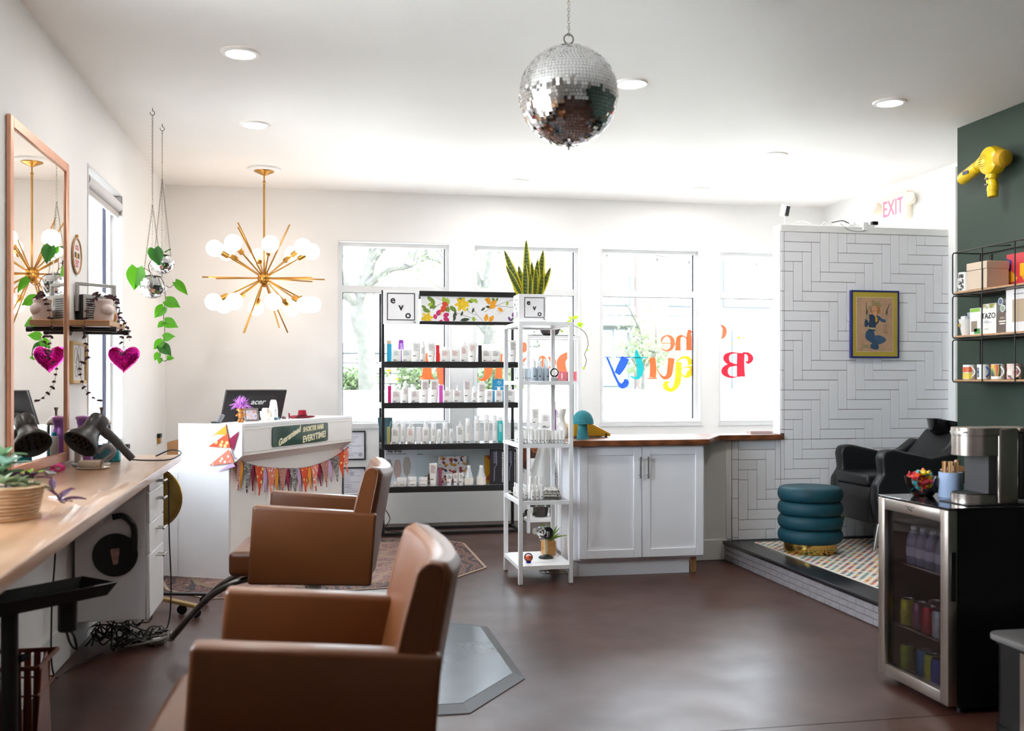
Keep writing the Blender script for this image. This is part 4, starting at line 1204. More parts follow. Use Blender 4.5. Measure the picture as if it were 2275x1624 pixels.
# framed certificates on the far wall
for i, (z0, z1, lb) in enumerate(((.612, .885, 'upper black-framed certificate on the wall beside the desk'), (.275, .545, 'lower black-framed certificate on the wall beside the desk'))):
    t = thing('framed_certificate', lb, 'certificate', (.318, YF, (z0 + z1) / 2))
    h = (z1 - z0) / 2; w = .108
    q = MB()
    for a0, a1, b0, b1 in ((-w, -w + .012, -h, h), (w - .012, w, -h, h), (-w + .012, w - .012, h - .012, h), (-w + .012, w - .012, -h, -h + .012)): q.rbox(a0, a1, -.022, -.017 if False else -.0005, b0, b1, .002, 1)
    q.build('frame', M_BLACK, t)
    MB().box(-w + .011, w - .011, -.009, -.001, -h + .011, h - .011).build('paper', mat('certificate_paper', '#e6e6ee', .5), t, smooth=False)
    q = MB(); rr = random.Random(31 + i)
    zz = h - .035
    while zz > -h + .03:
        x0 = -w + .025 + rr.random() * .02; x1 = x0 + rr.uniform(.04, .14)
        q.box(x0, min(x1, w - .025), -.0096, -.0091, zz, zz + .0025); zz -= rr.uniform(.008, .022)
    if i == 0: q.box(-w + .012, w - .012, -.0096, -.0091, -.002, .0)
    q.build('print_lines', mat('grey_blue_ink', '#7f8196', .7), t, smooth=False)
    q = MB(); q.T = Matrix.Translation((-.02 if i else .06, -.0093, h - .06 if i else -h + .05)) @ Matrix.Rotation(PI / 2, 4, 'X'); q.lathe([(.02, -.0004), (.02, .0004)], 20); q.build('seal', mat('seal_grey', '#b4b4c2', .7), t)

# office chair behind desk
oc = thing('office_chair', 'tan office chair with black casters behind the reception desk', 'chair', (-1.04, 8.3, 0), R(20))
M_TANL = mat('tan_ply', '#a9784d', .4)
MB().rbox(-.22, .22, -.22, .22, .46, .53, .03, 4).build('seat', mat('tan_seat', '#b08a62', .5), oc)
MB().grid(lambda u, v: (-.2 + .4 * u, -.23 + .05 * (1 - (2 * u - 1) ** 2) * -1, .62 + .29 * v - .03 * abs(2 * u - 1) ** 3), 12, 6).grid(lambda u, v: (.2 - .4 * u, -.245 + .05 * (1 - (2 * u - 1) ** 2) * -1, .62 + .29 * v - .03 * abs(2 * u - 1) ** 3), 12, 6).build('backrest', M_TANL, oc)
MB().tube([(0, -.29, .7), (0, -.25, .5), (0, 0, .45)], .014, 8).build('back_bracket', M_BLACK, oc)
MB().tube([(0, 0, .08), (0, 0, .46)], .025, 14).build('gas_lift', M_BLACK, oc)
for k in range(5):
    a = k * 2 * PI / 5 + .25
    e = Vector((.27 * math.cos(a), .27 * math.sin(a), .075))
    MB().tube([(0, 0, .11), e], [.024, .014], 8).build('base_arm', M_BLACK, oc)
    MB().sph((e.x, e.y, .028), .028, 14, 10, (.8, .8, 1)).build('caster', M_BLKPL, oc)
for y, lb in ((7.56, 'small black and brass socket on the left wall nearer the window'), (9.05, 'small black and brass socket on the left wall nearer the corner')):
    t = thing('wall_socket', lb, 'socket', (XL, y, .862), 0, 'sockets on the left wall')
    MB().rbox(.0005, .03, -.045, .045, .0, .035, .003, 1).build('black_cover', M_BLACK, t)
    MB().rbox(.0005, .026, -.04, .04, -.05, -.0005, .003, 1).build('brass_plate', M_BRASS, t)

# reception rug
rg = thing('patterned_rug', 'dark pink patterned rug under the reception desk', 'rug', (0, 0, 0))
rp_ = [(-.97, 6.72), (-.68, 6.40), (.75, 6.55), (1.19, 7.1), (1.185, 8.2), (.95, 8.48), (.3, 8.6), (-.9, 8.3), (-1.2, 7.6)]
m = bpy.data.materials.new('woven_rug'); m.use_nodes = True
nt, b = nodes_of(m); b.inputs['Roughness'].default_value = .95
tc = nt.nodes.new('ShaderNodeTexCoord'); vo = nt.nodes.new('ShaderNodeTexVoronoi'); vo.inputs['Scale'].default_value = 5.5; vo.distance = 'MANHATTAN'
nt.links.new(tc.outputs['Object'], vo.inputs['Vector'])
ns = nt.nodes.new('ShaderNodeTexNoise'); ns.inputs['Scale'].default_value = 7; ns.inputs['Distortion'].default_value = 3; nt.links.new(tc.outputs['Object'], ns.inputs['Vector'])
r1 = nt.nodes.new('ShaderNodeValToRGB'); r1.color_ramp.interpolation = 'CONSTANT'
for i, (p, c_) in enumerate([(0, '#6f4e4b'), (.42, '#80605b'), (.5, '#98806f'), (.53, '#735551'), (.6, '#504356'), (.64, '#84645e')]):
    if i > 1: r1.color_ramp.elements.new(p)
    r1.color_ramp.elements[i].position = p; r1.color_ramp.elements[i].color = hx(c_)
nt.links.new(ns.outputs['Fac'], r1.inputs[0])
r2 = nt.nodes.new('ShaderNodeValToRGB'); r2.color_ramp.elements[0].position = .0; r2.color_ramp.elements[0].color = (0, 0, 0, 1); r2.color_ramp.elements[1].position = .12; r2.color_ramp.elements[1].color = (1, 1, 1, 1)
vo2 = nt.nodes.new('ShaderNodeTexVoronoi'); vo2.feature = 'DISTANCE_TO_EDGE'; vo2.inputs['Scale'].default_value = 4; nt.links.new(tc.outputs['Object'], vo2.inputs['Vector'])
nt.links.new(vo2.outputs['Distance'], r2.inputs[0])
mx = nt.nodes.new('ShaderNodeMix'); mx.data_type = 'RGBA'; nt.links.new(r2.outputs[0], mx.inputs[0]); mx.inputs[6].default_value = hx('#8d7564'); nt.links.new(r1.outputs[0], mx.inputs[7]); nt.links.new(mx.outputs[2], b.inputs['Base Color'])
M_RUG = m
def inset(poly, k):
    cx = sum(p[0] for p in poly) / len(poly); cy = sum(p[1] for p in poly) / len(poly)
    return [(cx + (p[0] - cx) * k, cy + (p[1] - cy) * k) for p in poly]
M_RUGB = ramp_mat('rug_border', 'wave', [(0, '#3a3036'), (.42, '#42363a'), (.5, '#b39a72'), (.56, '#43373b'), (.78, '#5c4a48'), (.9, '#8a5a4c'), (1, '#3f3438')], .95, (1, 1, 1), 3, 3, distort=14)
M_RUGE = mat('rug_edge', '#9c8676', .95)
for nm, k0, z1, mm in (('edge_binding', 1.0, .006, M_RUGE), ('border', .982, .0072, M_RUGB), ('inner_band', .84, .0081, mat('rug_band', '#7d6a58', .95, var=.4, scale=30)), ('field', .80, .009, M_RUG)):
    MB().prism(inset(rp_, k0), lambda a, b: (a, b, .001), lambda a, b, z1=z1: (a, b, z1)).build(nm, mm, rg, smooth=False)

# ------------------------------------------------------------------ salon chairs and mat
def salon_chair(label, loc, rz):
    t = thing('salon_chair', label, 'salon chair', loc, rz, 'tan leather salon chairs')
    for sg in (-1, 1):
        y0, y1 = (.265, .345) if sg > 0 else (-.345, -.265)
        MB().bprism([(-.30, .39), (.268, .37), (.295, .712), (-.275, .757)], 'y', y0, y1, .016, 3).build('armrest', M_LEATHER, t)
    MB().rbox(-.40, .2, -.262, .262, .41, .53, .028, 4).build('seat', M_LEATHER, t)
    def back(u, v):
        # u round the loop front->top->rear, v across
        y = -.335 + .67 * v
        wrap = -.055 * abs(2 * v - 1) ** 2.2
        h = [(.165, .40), (.20, .58), (.245, .78), (.275, .885), (.285, .915), (.315, .932), (.352, .925), (.366, .895), (.345, .78), (.31, .58), (.28, .40)]
        k = u * (len(h) - 1); i = min(int(k), len(h) - 2); f_ = k - i
        x = h[i][0] + (h[i + 1][0] - h[i][0]) * f_; z = h[i][1] + (h[i + 1][1] - h[i][1]) * f_
        e = max(0, abs(2 * v - 1) - .93) / .07
        cx = .262 + (z - .65) * .22
        x = cx + (x - cx) * (1 - .35 * e * e); 
        return (x + wrap, y, z - .012 * e * e - .02 * (1 - (2 * v - 1) ** 2) * max(0, (z - .85) / .08))
    q = MB().grid(back, 30, 30)
    q.poly([back(i / 30, 0) for i in range(31)]); q.poly([back(i / 30, 1) for i in range(31)][::-1])
    q.build('backrest', M_LEATHER, t, ang=50)
    for v_ in (.004, .996): MB().tube(smooth_path([back(k / 10, v_) for k in range(1, 10)], 4), .003, 6).build('piping', mat('tan_piping', '#7a4629', .4), t)
    MB().rbox(-.26, .22, -.255, .255, .37, .408, .008, 2).build('seat_pan', M_BLACK, t)
    MB().cyl((-.03, 0), .042, .02, .372, 24).build('hydraulic_column', M_CHROME, t)
    MB().lathe([(.30, .0), (.30, .012), (.27, .022), (.06, .03), (.055, .045)], 40, (-.03, 0, 0)).build('base_plate', M_CHROME, t)
    fr_ = MB()
    for yy in (-.13, .13): fr_.tube(smooth_path([(-.2, yy, .385), (-.36, yy, .37), (-.50, yy * .96, .30), (-.61, yy * .75, .19), (-.70, yy * .4, .085)]), .015, 12)
    fr_.tube(smooth_path([(-.70, -.054, .083), (-.712, 0, .076), (-.70, .054, .083)]), .015, 12)
    fr_.build('footrest', mat('gunmetal', '#6e6a66', .3, .9), t)
    return t
salon_chair('tan leather salon chair farther away, on the grey mat', (.0, 5.06, .0), R(-5))
salon_chair('tan leather salon chair nearest the camera', (.0, 2.66, 0), R(-2))
mtp = [(-.2, 4.0), (.6, 4.0), (.915, 4.42), (.905, 5.40), (.63, 5.6), (-.2, 5.6)]
am = thing('anti_fatigue_mat', 'grey rubber floor mat with cut corners under the far salon chair', 'mat', (0, 0, 0))
M_MAT = mat('grey_rubber', '#4f545b', .24, var=.08, scale=3, bump=.3, bscale=2.6)
q = MB()
ins = inset(mtp, .9)
n = len(mtp)
q.add([(a, b, .0005) for a, b in mtp] + [(a, b, .004) for a, b in mtp] + [(a, b, .017) for a, b in ins], [tuple(range(n))[::-1]] + [(i, (i + 1) % n, n + (i + 1) % n, n + i) for i in range(n)] + [(n + i, n + (i + 1) % n, 2 * n + (i + 1) % n, 2 * n + i) for i in range(n)])
q.build('bevelled_edge', mat('grey_rubber_edge', '#4a4a4e', .4), am, smooth=False)
MB().prism(inset(mtp, .897), lambda a, b: (a, b, .0165), lambda a, b: (a, b, .0185)).build('top_pad', M_MAT, am, smooth=False)
for o in bpy.data.objects:
    if o.name.startswith('salon_chair') and o.location.y > 4: o.location.z = .0187

# ------------------------------------------------------------------ black product rack
BX0, BX1, BY0, BY1 = .531, 1.775, 8.72, 9.10
bk_ = thing('product_rack', 'tall black metal product rack in front of the far windows', 'shelf', ((BX0 + BX1) / 2, (BY0 + BY1) / 2, 0))
hx2, hy2 = (BX1 - BX0) / 2, (BY1 - BY0) / 2
for sx in (-1, 1):
    for sy in (-1, 1):
        MB().rbox(sx * hx2 - (.026 if sx > 0 else 0), sx * hx2 + (.026 if sx < 0 else 0), sy * hy2 - (.026 if sy > 0 else 0), sy * hy2 + (.026 if sy < 0 else 0), 0, 2.143, .002, 1).build('post', M_BLACK, bk_)
SHELFZ = (1.522, 1.162, .80, .427)
M_SHELFGLASS = mat('frosted_shelf', '#c9ccd0', .2)
for z in SHELFZ:
    o = MB().rbox(-hx2 + .027, hx2 - .027, -hy2 - .004, -hy2 + .03, z - .05, z, .002, 1).build('shelf_beam', M_BLACK, bk_)
    MB().rbox(-hx2 + .027, hx2 - .027, hy2 - .03, hy2, z - .05, z, .002, 1).build('rear_beam', M_BLACK, o)
    for sx in (-1, 1): MB().box(sx * (hx2 - .013) - .012, sx * (hx2 - .013) + .012, -hy2 + .031, hy2 - .031, z - .05, z - .001).build('side_beam', M_BLACK, o, smooth=False)
    MB().box(-hx2 + .027, hx2 - .027, -hy2 + .0305, hy2 - .0305, z - .012, z).build('shelf_board', M_BLACK if z > .5 else M_SHELFGLASS, o, smooth=False)
for (a0, a1, z0, z1, nm) in ((-hx2 + .33, hx2 - .027, 2.098, 2.143, 'header_rail'), (-hx2 + .33, hx2 - .027, 1.848, 1.878, 'header_rail'), (-hx2 + .027, hx2 - .027, .0, .026, 'floor_rail')):
    MB().rbox(a0, a1, -hy2, -hy2 + .03, z0, z1, .002, 1).build(nm, M_BLACK, bk_)
MB().rbox(-hx2 + .027, hx2 - .027, hy2 - .026, hy2, .0, .026, .002, 1).build('floor_rail', M_BLACK, bk_)
MB().rbox(-hx2 + .027, hx2 - .027, hy2 - .026, hy2, 2.1, 2.143, .002, 1).build('header_rail', M_BLACK, bk_)
for sx in (-1, 1): MB().rbox(sx * (hx2 - .013) - .013, sx * (hx2 - .013) + .013, -hy2 + .027, hy2 - .027, 0, .026, .002, 1).build('floor_rail', M_BLACK, bk_)

# printed header banner: leaves, petals and stems as flat print
bn = thing('floral_banner', 'white header banner printed with flowers and leaves on the black rack', 'banner', (1.31, 8.735, 1.985))
MB().box(-.435, .437, 0, .006, -.107, .113).build('panel', M_PAPER, bn, smooth=False)
PR = {k: mat('print_' + k, v, .6, var=.25, scale=50) for k, v in dict(green='#6f8a32', dark='#3f5236', lime='#a9c244', yellow='#eac32a', orange='#f0a321', red='#d8492b', pink='#c62a6a', purple='#7b3f8c', sand='#c9a98a', brown='#5a5132').items()}
def pleaf(q, x, z, L, a, w=.38):
    ca, sa = math.cos(a), math.sin(a)
    pts = [(0, 0), (.25, w * .42), (.55, w * .5), (.82, w * .3), (1, 0), (.82, -w * .3), (.55, -w * .5), (.25, -w * .42)]
    cl = lambda p: (max(-.432, min(.434, x + L * (p[0] * ca - p[1] * sa))), max(-.105, min(.111, z + L * (p[0] * sa + p[1] * ca))))
    PQ[0] -= .00001
    q.poly([(cl(p)[0], PQ[0], cl(p)[1]) for p in pts][::-1])
PQ = [-.0006]
def leaves(col, arr, w=.38):
    q = MB()
    for x, z, L, a in arr: pleaf(q, x, z, L, R(a), w)
    q.build('print_' + col, PR[col], bn, smooth=False)['kind'] = 'stuff'
def stems(col, arr, wd=.003):
    q = MB()
    for pts in arr:
        L_, R_ = ribbon([(x, z, wd) for x, z in pts], 5)
        for i in range(len(L_) - 1): q.add([(L_[i][0], -.0005, L_[i][1]), (L_[i + 1][0], -.0005, L_[i + 1][1]), (R_[i + 1][0], -.0005, R_[i + 1][1]), (R_[i][0], -.0005, R_[i][1])], [(0, 1, 2, 3)])
    q.build('print_stems', PR[col], bn, smooth=False)['kind'] = 'stuff'
leaves('green', [(-.43, .03, .05, -30), (-.42, -.0, .075, -20), (-.38, .11, .07, -40), (-.34, .1, .08, -75), (-.32, .06, .07, -120), (-.30, .03, .05, -150), (-.23, .02, .05, -60), (-.2, .03, .06, -80), (-.18, .03, .08, -40), (-.06, .09, .06, 180), (.2, .11, .05, -60), (.25, .11, .04, -110), (.4, .06, .04, 30), (-.02, .08, .05, -20), (.42, .02, .03, -60)], .5)
leaves('lime', [(-.24, .11, .07, -70), (-.2, .1, .07, -90), (-.33, .05, .05, 200), (.0, .095, .05, -30), (.04, .1, .05, -60), (.33, .04, .04, 70), (.03, -.06, .05, -80), (-.03, -.01, .03, 60)], .6)
leaves('dark', [(-.15, -.105, .05, 60), (-.14, -.09, .06, 90), (-.12, -.06, .05, 110), (-.09, -.1, .09, 10), (-.08, -.06, .05, 70), (.02, -.03, .05, 70), (.1, -.01, .05, 40), (.14, .03, .06, -10), (.37, -.1, .04, 60), (.4, -.09, .04, 100)], .4)
leaves('yellow', [(-.38, -.08, .06, k * 60 + 10) for k in range(6)] + [(-.07, .045, .07, k * 55 + 20) for k in range(7)] + [(-.26, .0, .06, -100), (-.27, -.01, .05, -130), (.13, .1, .06, -30)], .5)
leaves('orange', [(.17, .045, .075, 95), (.18, .035, .08, 40), (.17, .02, .07, 15), (.25, .02, .06, -35), (.14, -.105, .07, 80), (.17, -.105, .07, 50)], .55)
leaves('red', [(-.25, .055, .06, -20), (-.24, .03, .05, -60), (-.22, .0, .05, 200), (-.23, -.01, .045, 120)], .8)
leaves('pink', [(-.29, -.06, .06, 70), (-.30, -.09, .05, 110), (-.24, -.06, .06, 20), (-.235, -.07, .065, -40), (-.25, -.09, .05, -110)], .7)
leaves('purple', [(.38, -.06, .06, 60), (.40, -.08, .06, 20), (.37, -.1, .05, 120), (.42, -.03, .05, 80)], .45)
stems('brown', [[(.13, -.02), (.22, .03), (.32, .07), (.43, .105)], [(.24, .035), (.33, .03), (.43, .02)], [(.02, .02), (.07, -.05), (.12, -.1)], [(-.04, .0), (.01, -.03), (.06, -.05)], [(-.12, -.03), (-.03, -.06), (.06, -.09)], [(-.24, .06), (-.29, .03), (-.33, -.01)], [(-.3, .1), (-.22, .06), (-.17, -.01)]])
q = MB(); rr = random.Random(9)
for k in range(50):
    x, z = .27 + rr.gauss(0, .03), -.02 + rr.gauss(0, .02); q.box(x, x + .004, -.0012, -.0008, z, z + .003)
q.build('print_specks', PR['sand'], bn, smooth=False)['kind'] = 'stuff'

def evo_face(par, x, z, s, y, rotz=0., dx=0.):
    """black square outline with the three diagonal letters; s = face width"""
    o = place('logo', MB().box(-.37 * s, .37 * s, 0, .0006, .375 * s, .40 * s).box(-.37 * s, .37 * s, 0, .0006, -.375 * s, -.35 * s).box(-.395 * s, -.37 * s, 0, .0006, -.375 * s, .40 * s).box(.37 * s, .395 * s, 0, .0006, -.375 * s, .40 * s).mesh('logo', M_INK, False), par, (x, y, z), (0, 0, rotz))
    for c_, lx, lz in (('e', -.23, .20), ('v', 0, .0), ('o', .2, -.22)):
        text(c_, .30 * s, M_INK, o, (lx * s, -.0004, lz * s), bold=.006 * s, extrude=.0004)
    text('TM', .05 * s, M_INK, o, (.38 * s, -.0004, -.43 * s), bold=.0005, extrude=.0004)
    return o
es = thing('logo_sign_box', 'square white sign box with diagonal black letters on the rack corner', 'sign', (.6975, 8.703, 1.995))
MB().rbox(-.1535, .1535, -.012, .012, -.148, .148, .001, 1).build('box', M_PAPER, es)
evo_face(es, 0, 0, .307, -.0135)

# ------------------------------------------------------------------ hair products
M_BOT = mat('white_bottle', '#eeebe8', .38)
M_CAPW = mat('white_cap', '#f4f4f5', .3)
INK = {k: mat('ink_' + k, v, .6) for k, v in dict(teal='#6f9ba0', grey='#8b9094', slate='#6e7b88', redink='#c0635a', peach='#d09080', ink='#4b484a', maroon='#8f5560').items()}
BOXC = {k: mat('carton_' + k, v, .4) for k, v in dict(cyan='#2fb4dc', red='#d63238', black='#2a2623', magenta='#cf1f74', pink='#d657b8', olive='#b6ab6c', plain='#e9e4e4', plum='#8f4560', aqua='#35c0bd', purple='#8c2bb4').items()}
PM = {}
def label_lines(w, h, y, mm, seed):
    """rows of tiny print: title, paragraph and maker's name"""
    rr = random.Random(seed); q = MB()
    z = h * .86
    q.box(-w * .34, w * .1, y - .0005, y, z, z + .0035); z -= .009
    while z > h * .5:
        q.box(-w * .34, w * rr.uniform(.1, .36), y - .0005, y, z, z + .0022); z -= .0055
    return q
def product(kind, w, hb, ht, col):
    """returns [(part name, mesh, parent index)] for one product shape; origin at the base centre"""
    key = (kind, w, hb, ht, col)
    if key in PM: return PM[key]
    P_ = []
    ink = INK.get(col, INK['ink']); d = min(w * .55, .045)
    if kind in ('cap', 'pump', 'drop', 'spray') and not (kind == 'spray' and w < .06):
        P_.append(('body', MB().rbox(-w / 2, w / 2, -d / 2, d / 2, 0, hb, .006, 3).mesh('body', M_BOT)))
        P_.append(('label_print', label_lines(w, hb, -d / 2 - .0001, ink, hash(key) & 255).mesh('label_print', ink, False)))
        face = -d / 2
    elif kind in ('can', 'spray', 'tall'):
        r = w / 2
        bm_ = BOXC[col] if col in ('aqua', 'purple') else M_BOT
        P_.append(('body', MB().lathe([(r * .93, 0), (r, .004), (r, hb - .012), (r * .9, hb - .003), (r * .75, hb)], 22).mesh('body', bm_)))
        rr = random.Random(3); q = MB(); z = hb * .84
        while z > hb * .5:
            hw_ = r * .5
            q.add([(-hw_, -r * .875, z), (hw_ * rr.uniform(.2, 1), -r * .875 if False else -r * .88, z), (hw_ * .6, -r * .88, z + .0022), (-hw_, -r * .875, z + .0022)], [(0, 1, 2, 3)]); z -= .006
        q2 = MB()
        z = hb * .84
        while z > hb * .5:
            n_ = 6; a0 = -.6; a1 = rr.uniform(.2, .6)
            pts = [(r * 1.004 * math.sin(a0 + (a1 - a0) * i / n_), -r * 1.004 * math.cos(a0 + (a1 - a0) * i / n_)) for i in range(n_ + 1)]
            for i in range(n_): q2.add([(*pts[i], z), (*pts[i + 1], z), (*pts[i + 1], z + .0022), (*pts[i], z + .0022)], [(0, 1, 2, 3)])
            z -= .006
        P_.append(('label_print', q2.mesh('label_print', ink if col not in ('aqua', 'purple') else M_CAPW, False)))
        face = -r * 1.006
    elif kind == 'tube':
        def tb(u, v):
            a = u * 2 * PI; k = .8 + .2 * v
            return (w / 2 * k * math.cos(a), (w * .32 * (1 - v) + .0025) * math.sin(a), .018 + (hb - .018) * v)
        q = MB().grid(tb, 24, 8); q.poly([tb(i / 24, 1) for i in range(24)])
        P_.append(('body', q.mesh('body', M_BOT)))
        P_.append(('cap', MB().lathe([(1, 0), (1, .0178)], 24).mesh('cap', M_CAPW)))
        rr = random.Random(5); q = MB(); z = hb * .88
        while z > hb * .55:
            yy = -(w * .32 * (1 - z / hb) + .0045)
            q.box(-w * .3, w * rr.uniform(.0, .32), yy, yy + .0006, z, z + .0022); z -= .0062
        P_.append(('label_print', q.mesh('label_print', ink, False)))
        face = -(w * .32 * .75 + .004)
    elif kind == 'box':
        P_.append(('carton', MB().rbox(-w / 2, w / 2, -.02, .02, 0, hb, .001, 1).mesh('carton', BOXC[col])))
        face = None
        if ht > hb + .01: P_.append(('cap', MB().rbox(-w / 2, w / 2, -.02, .02, hb + .0005, ht, .002, 1).mesh('cap', mat('peach_cap', '#ecc9ac', .4))))
    elif kind == 'jar':
        r = w / 2
        P_.append(('body', MB().lathe([(r * .95, 0), (r, .004), (r, hb * .55), (r * .97, hb * .57)], 26).mesh('body', M_BOT)))
        P_.append(('lid', MB().lathe([(r * 1.0, hb * .575), (r * 1.02, hb * .6), (r * 1.02, hb - .004), (r * .97, hb)], 26).mesh('lid', M_CAPW)))
        P_.append(('label_print', MB().grid(lambda u, v: (r * 1.025 * math.sin(-.5 + u), -r * 1.025 * math.cos(-.5 + u), hb * .2 + v * .004), 6, 1).mesh('label_print', ink, False)))
        face = None
    elif kind == 'flask':
        r = w / 2
        P_.append(('body', MB().lathe([(r * .95, 0), (r, .005), (r, hb), (r * .9, hb + .01), (r * .45, ht * .82), (r * .38, ht * .86)], 26).mesh('body', mat('frosted_clear_plastic', '#c9cdd0', .15, coat=.4))))
        P_.append(('label_band', MB().lathe([(r * 1.01, .006), (r * 1.01, hb)], 26, cap0=False, cap1=False).mesh('label_band', mat('cream_label', '#efe9df', .5))))
        P_.append(('cap', MB().lathe([(r * .42, ht * .862), (r * .42, ht * .97), (r * .36, ht)], 22).mesh('cap', M_CAPW)))
        face = -r * 1.015
    if kind == 'cap' and ht > hb: P_.append(('cap', MB().lathe([(.013, hb + .0003), (.0135, hb + .004), (.0135, ht - .002), (.012, ht)], 16).mesh('cap', M_CAPW)))
    if kind == 'pump':
        P_.append(('pump', MB().lathe([(.012, hb + .0003), (.012, hb + .014), (.006, hb + .017), (.005, ht - .008), (.008, ht - .008), (.008, ht - .001)], 14).tube([(0, 0, ht - .005), (-.024, -.004, ht - .006), (-.028, -.005, ht - .012)], .0035, 8).mesh('pump', M_CAPW)))
    if kind == 'drop': P_.append(('dropper', MB().lathe([(.013, hb + .0003), (.013, hb + .016), (.005, hb + .02), (.004, ht - .01), (.0015, ht)], 14).mesh('dropper', M_CAPW)))
    if kind in ('spray', 'can', 'tall'):
        r = min(w / 2 * .8, .018)
        P_.append(('nozzle' if kind == 'spray' else 'cap', MB().lathe([(r, hb + .0003), (r, hb + (ht - hb) * .6), (r * .7, hb + (ht - hb) * .66), (r * .62, ht - .002), (r * .5, ht)] if kind == 'spray' else [(w / 2 * .9, hb + .0003), (w / 2 * .9, ht - .004), (w / 2 * .8, ht)], 18).mesh('nozzle', M_CAPW)))
    name_at = (face, .012) if face is not None and kind not in ('flask',) else None
    PM[key] = (P_, name_at)
    return PM[key]
NAMES = {'cap': ('capped_bottle', 'white capped bottle', 'bottle'), 'pump': ('pump_bottle', 'white pump bottle', 'bottle'), 'drop': ('dropper_bottle', 'white nozzle-top bottle', 'bottle'), 'spray': ('spray_bottle', 'white spray bottle', 'bottle'),
         'can': ('spray_can', 'white slim canister', 'canister'), 'tall': ('tall_bottle', 'tall purple bottle with a white cap', 'bottle'), 'tube': ('squeeze_tube', 'white squeeze tube', 'tube'), 'box': ('product_carton', 'slim product carton', 'carton'), 'jar': ('cream_jar', 'white cream jar', 'jar'), 'flask': ('flask_bottle', 'clear flask-shaped bottle with a cream label', 'bottle')}
COLN = dict(teal='teal print', grey='grey print', slate='slate print', redink='red print', peach='peach print', ink='black print', maroon='maroon print', cyan='cyan', red='red', black='black and yellow', magenta='magenta', pink='pink', olive='olive', plain='plain white', plum='plum', aqua='aqua', purple='purple')
ORD = ['first', 'second', 'third', 'fourth', 'fifth', 'sixth', 'seventh', 'eighth', 'ninth', 'tenth', 'eleventh', 'twelfth', 'thirteenth', 'fourteenth', 'fifteenth', 'sixteenth', 'seventeenth', 'eighteenth']
def put(kind, w, hb, ht, col, loc, label, group, rz=0., nm=None):
    base = nm or NAMES[kind][0]
    t = thing(base, label, NAMES[kind][2], loc, rz, group)
    P_, na = product(kind, w, hb, ht, col)
    for n, me in P_:
        o = place(n, me, t)
        if kind == 'tube' and n == 'cap': o.scale = (w * .36, w * .3, 1)
    if na and w > .035:
        text('evo', .016, INK.get(col, M_INK) if kind == 'zz' else M_INK, t, (-w * .2, na[0] - .0012, .014 if kind != 'tube' else hb * .3), bold=.0006, extrude=.0003, name='maker_lettering')
    return t
R1 = [ ('box', 0.601, 0.04, 0.154, 0.186, 'cyan'), ('cap', 0.664, 0.076, 0.106, 0.135, 'teal'), ('tall', 0.712, 0.048, 0.192, 0.241, 'purple'), ('pump', 0.752, 0.081, 0.106, 0.149, 'teal'), ('tube', 0.836, 0.076, 0.171, 0.171, 'grey'), ('spray', 0.895, 0.049, 0.144, 0.198, 'slate'), ('tube', 0.97, 0.073, 0.169, 0.169, 'grey'), ('box', 1.025, 0.032, 0.147, 0.147, 'red'), ('cap', 1.093, 0.081, 0.107, 0.131, 'redink'), ('pump', 1.181, 0.076, 0.107, 0.148, 'redink'), ('spray', 1.261, 0.063, 0.14, 0.194, 'redink'), ('tube', 1.337, 0.067, 0.167, 0.167, 'peach'), ('box', 1.402, 0.032, 0.149, 0.149, 'black'), ('cap', 1.46, 0.081, 0.105, 0.135, 'ink'), ('pump', 1.548, 0.084, 0.105, 0.144, 'ink'), ('cap', 1.638, 0.039, 0.108, 0.138, 'ink'), ('tube', 1.704, 0.067, 0.196, 0.196, 'ink') ]
R2 = [ ('box', 0.603, 0.029, 0.148, 0.148, 'magenta'), ('drop', 0.662, 0.075, 0.105, 0.159, 'maroon'), ('spray', 0.741, 0.058, 0.14, 0.191, 'maroon'), ('drop', 0.826, 0.077, 0.105, 0.159, 'maroon'), ('tube', 0.914, 0.07, 0.203, 0.203, 'maroon'), ('tube', 0.998, 0.076, 0.203, 0.203, 'maroon'), ('box', 1.054, 0.035, 0.152, 0.152, 'pink'), ('cap', 1.115, 0.077, 0.109, 0.136, 'maroon'), ('pump', 1.203, 0.076, 0.109, 0.152, 'maroon'), ('tube', 1.291, 0.072, 0.204, 0.204, 'maroon'), ('spray', 1.355, 0.045, 0.098, 0.147, 'maroon'), ('tube', 1.421, 0.069, 0.175, 0.175, 'maroon'), ('cap', 1.492, 0.054, 0.107, 0.115, 'maroon'), ('cap', 1.575, 0.067, 0.107, 0.134, 'maroon'), ('cap', 1.682, 0.078, 0.113, 0.143, 'ink') ]
R3 = [ ('box', 0.595, 0.027, 0.148, 0.148, 'olive'), ('spray', 0.653, 0.064, 0.14, 0.193, 'ink'), ('can', 0.719, 0.04, 0.145, 0.199, 'grey'), ('spray', 0.789, 0.062, 0.143, 0.194, 'redink'), ('box', 0.859, 0.041, 0.143, 0.143, 'plain'), ('spray', 0.919, 0.059, 0.141, 0.197, 'ink'), ('can', 0.989, 0.046, 0.146, 0.181, 'grey'), ('can', 1.039, 0.032, 0.108, 0.119, 'grey'), ('can', 1.091, 0.044, 0.146, 0.184, 'grey'), ('can', 1.148, 0.033, 0.111, 0.125, 'grey'), ('drop', 1.226, 0.058, 0.152, 0.201, 'ink'), ('can', 1.297, 0.041, 0.183, 0.218, 'grey'), ('can', 1.379, 0.05, 0.207, 0.24, 'grey'), ('can', 1.466, 0.047, 0.208, 0.246, 'grey'), ('can', 1.542, 0.039, 0.208, 0.244, 'grey'), ('can', 1.59, 0.045, 0.197, 0.23, 'aqua') ]
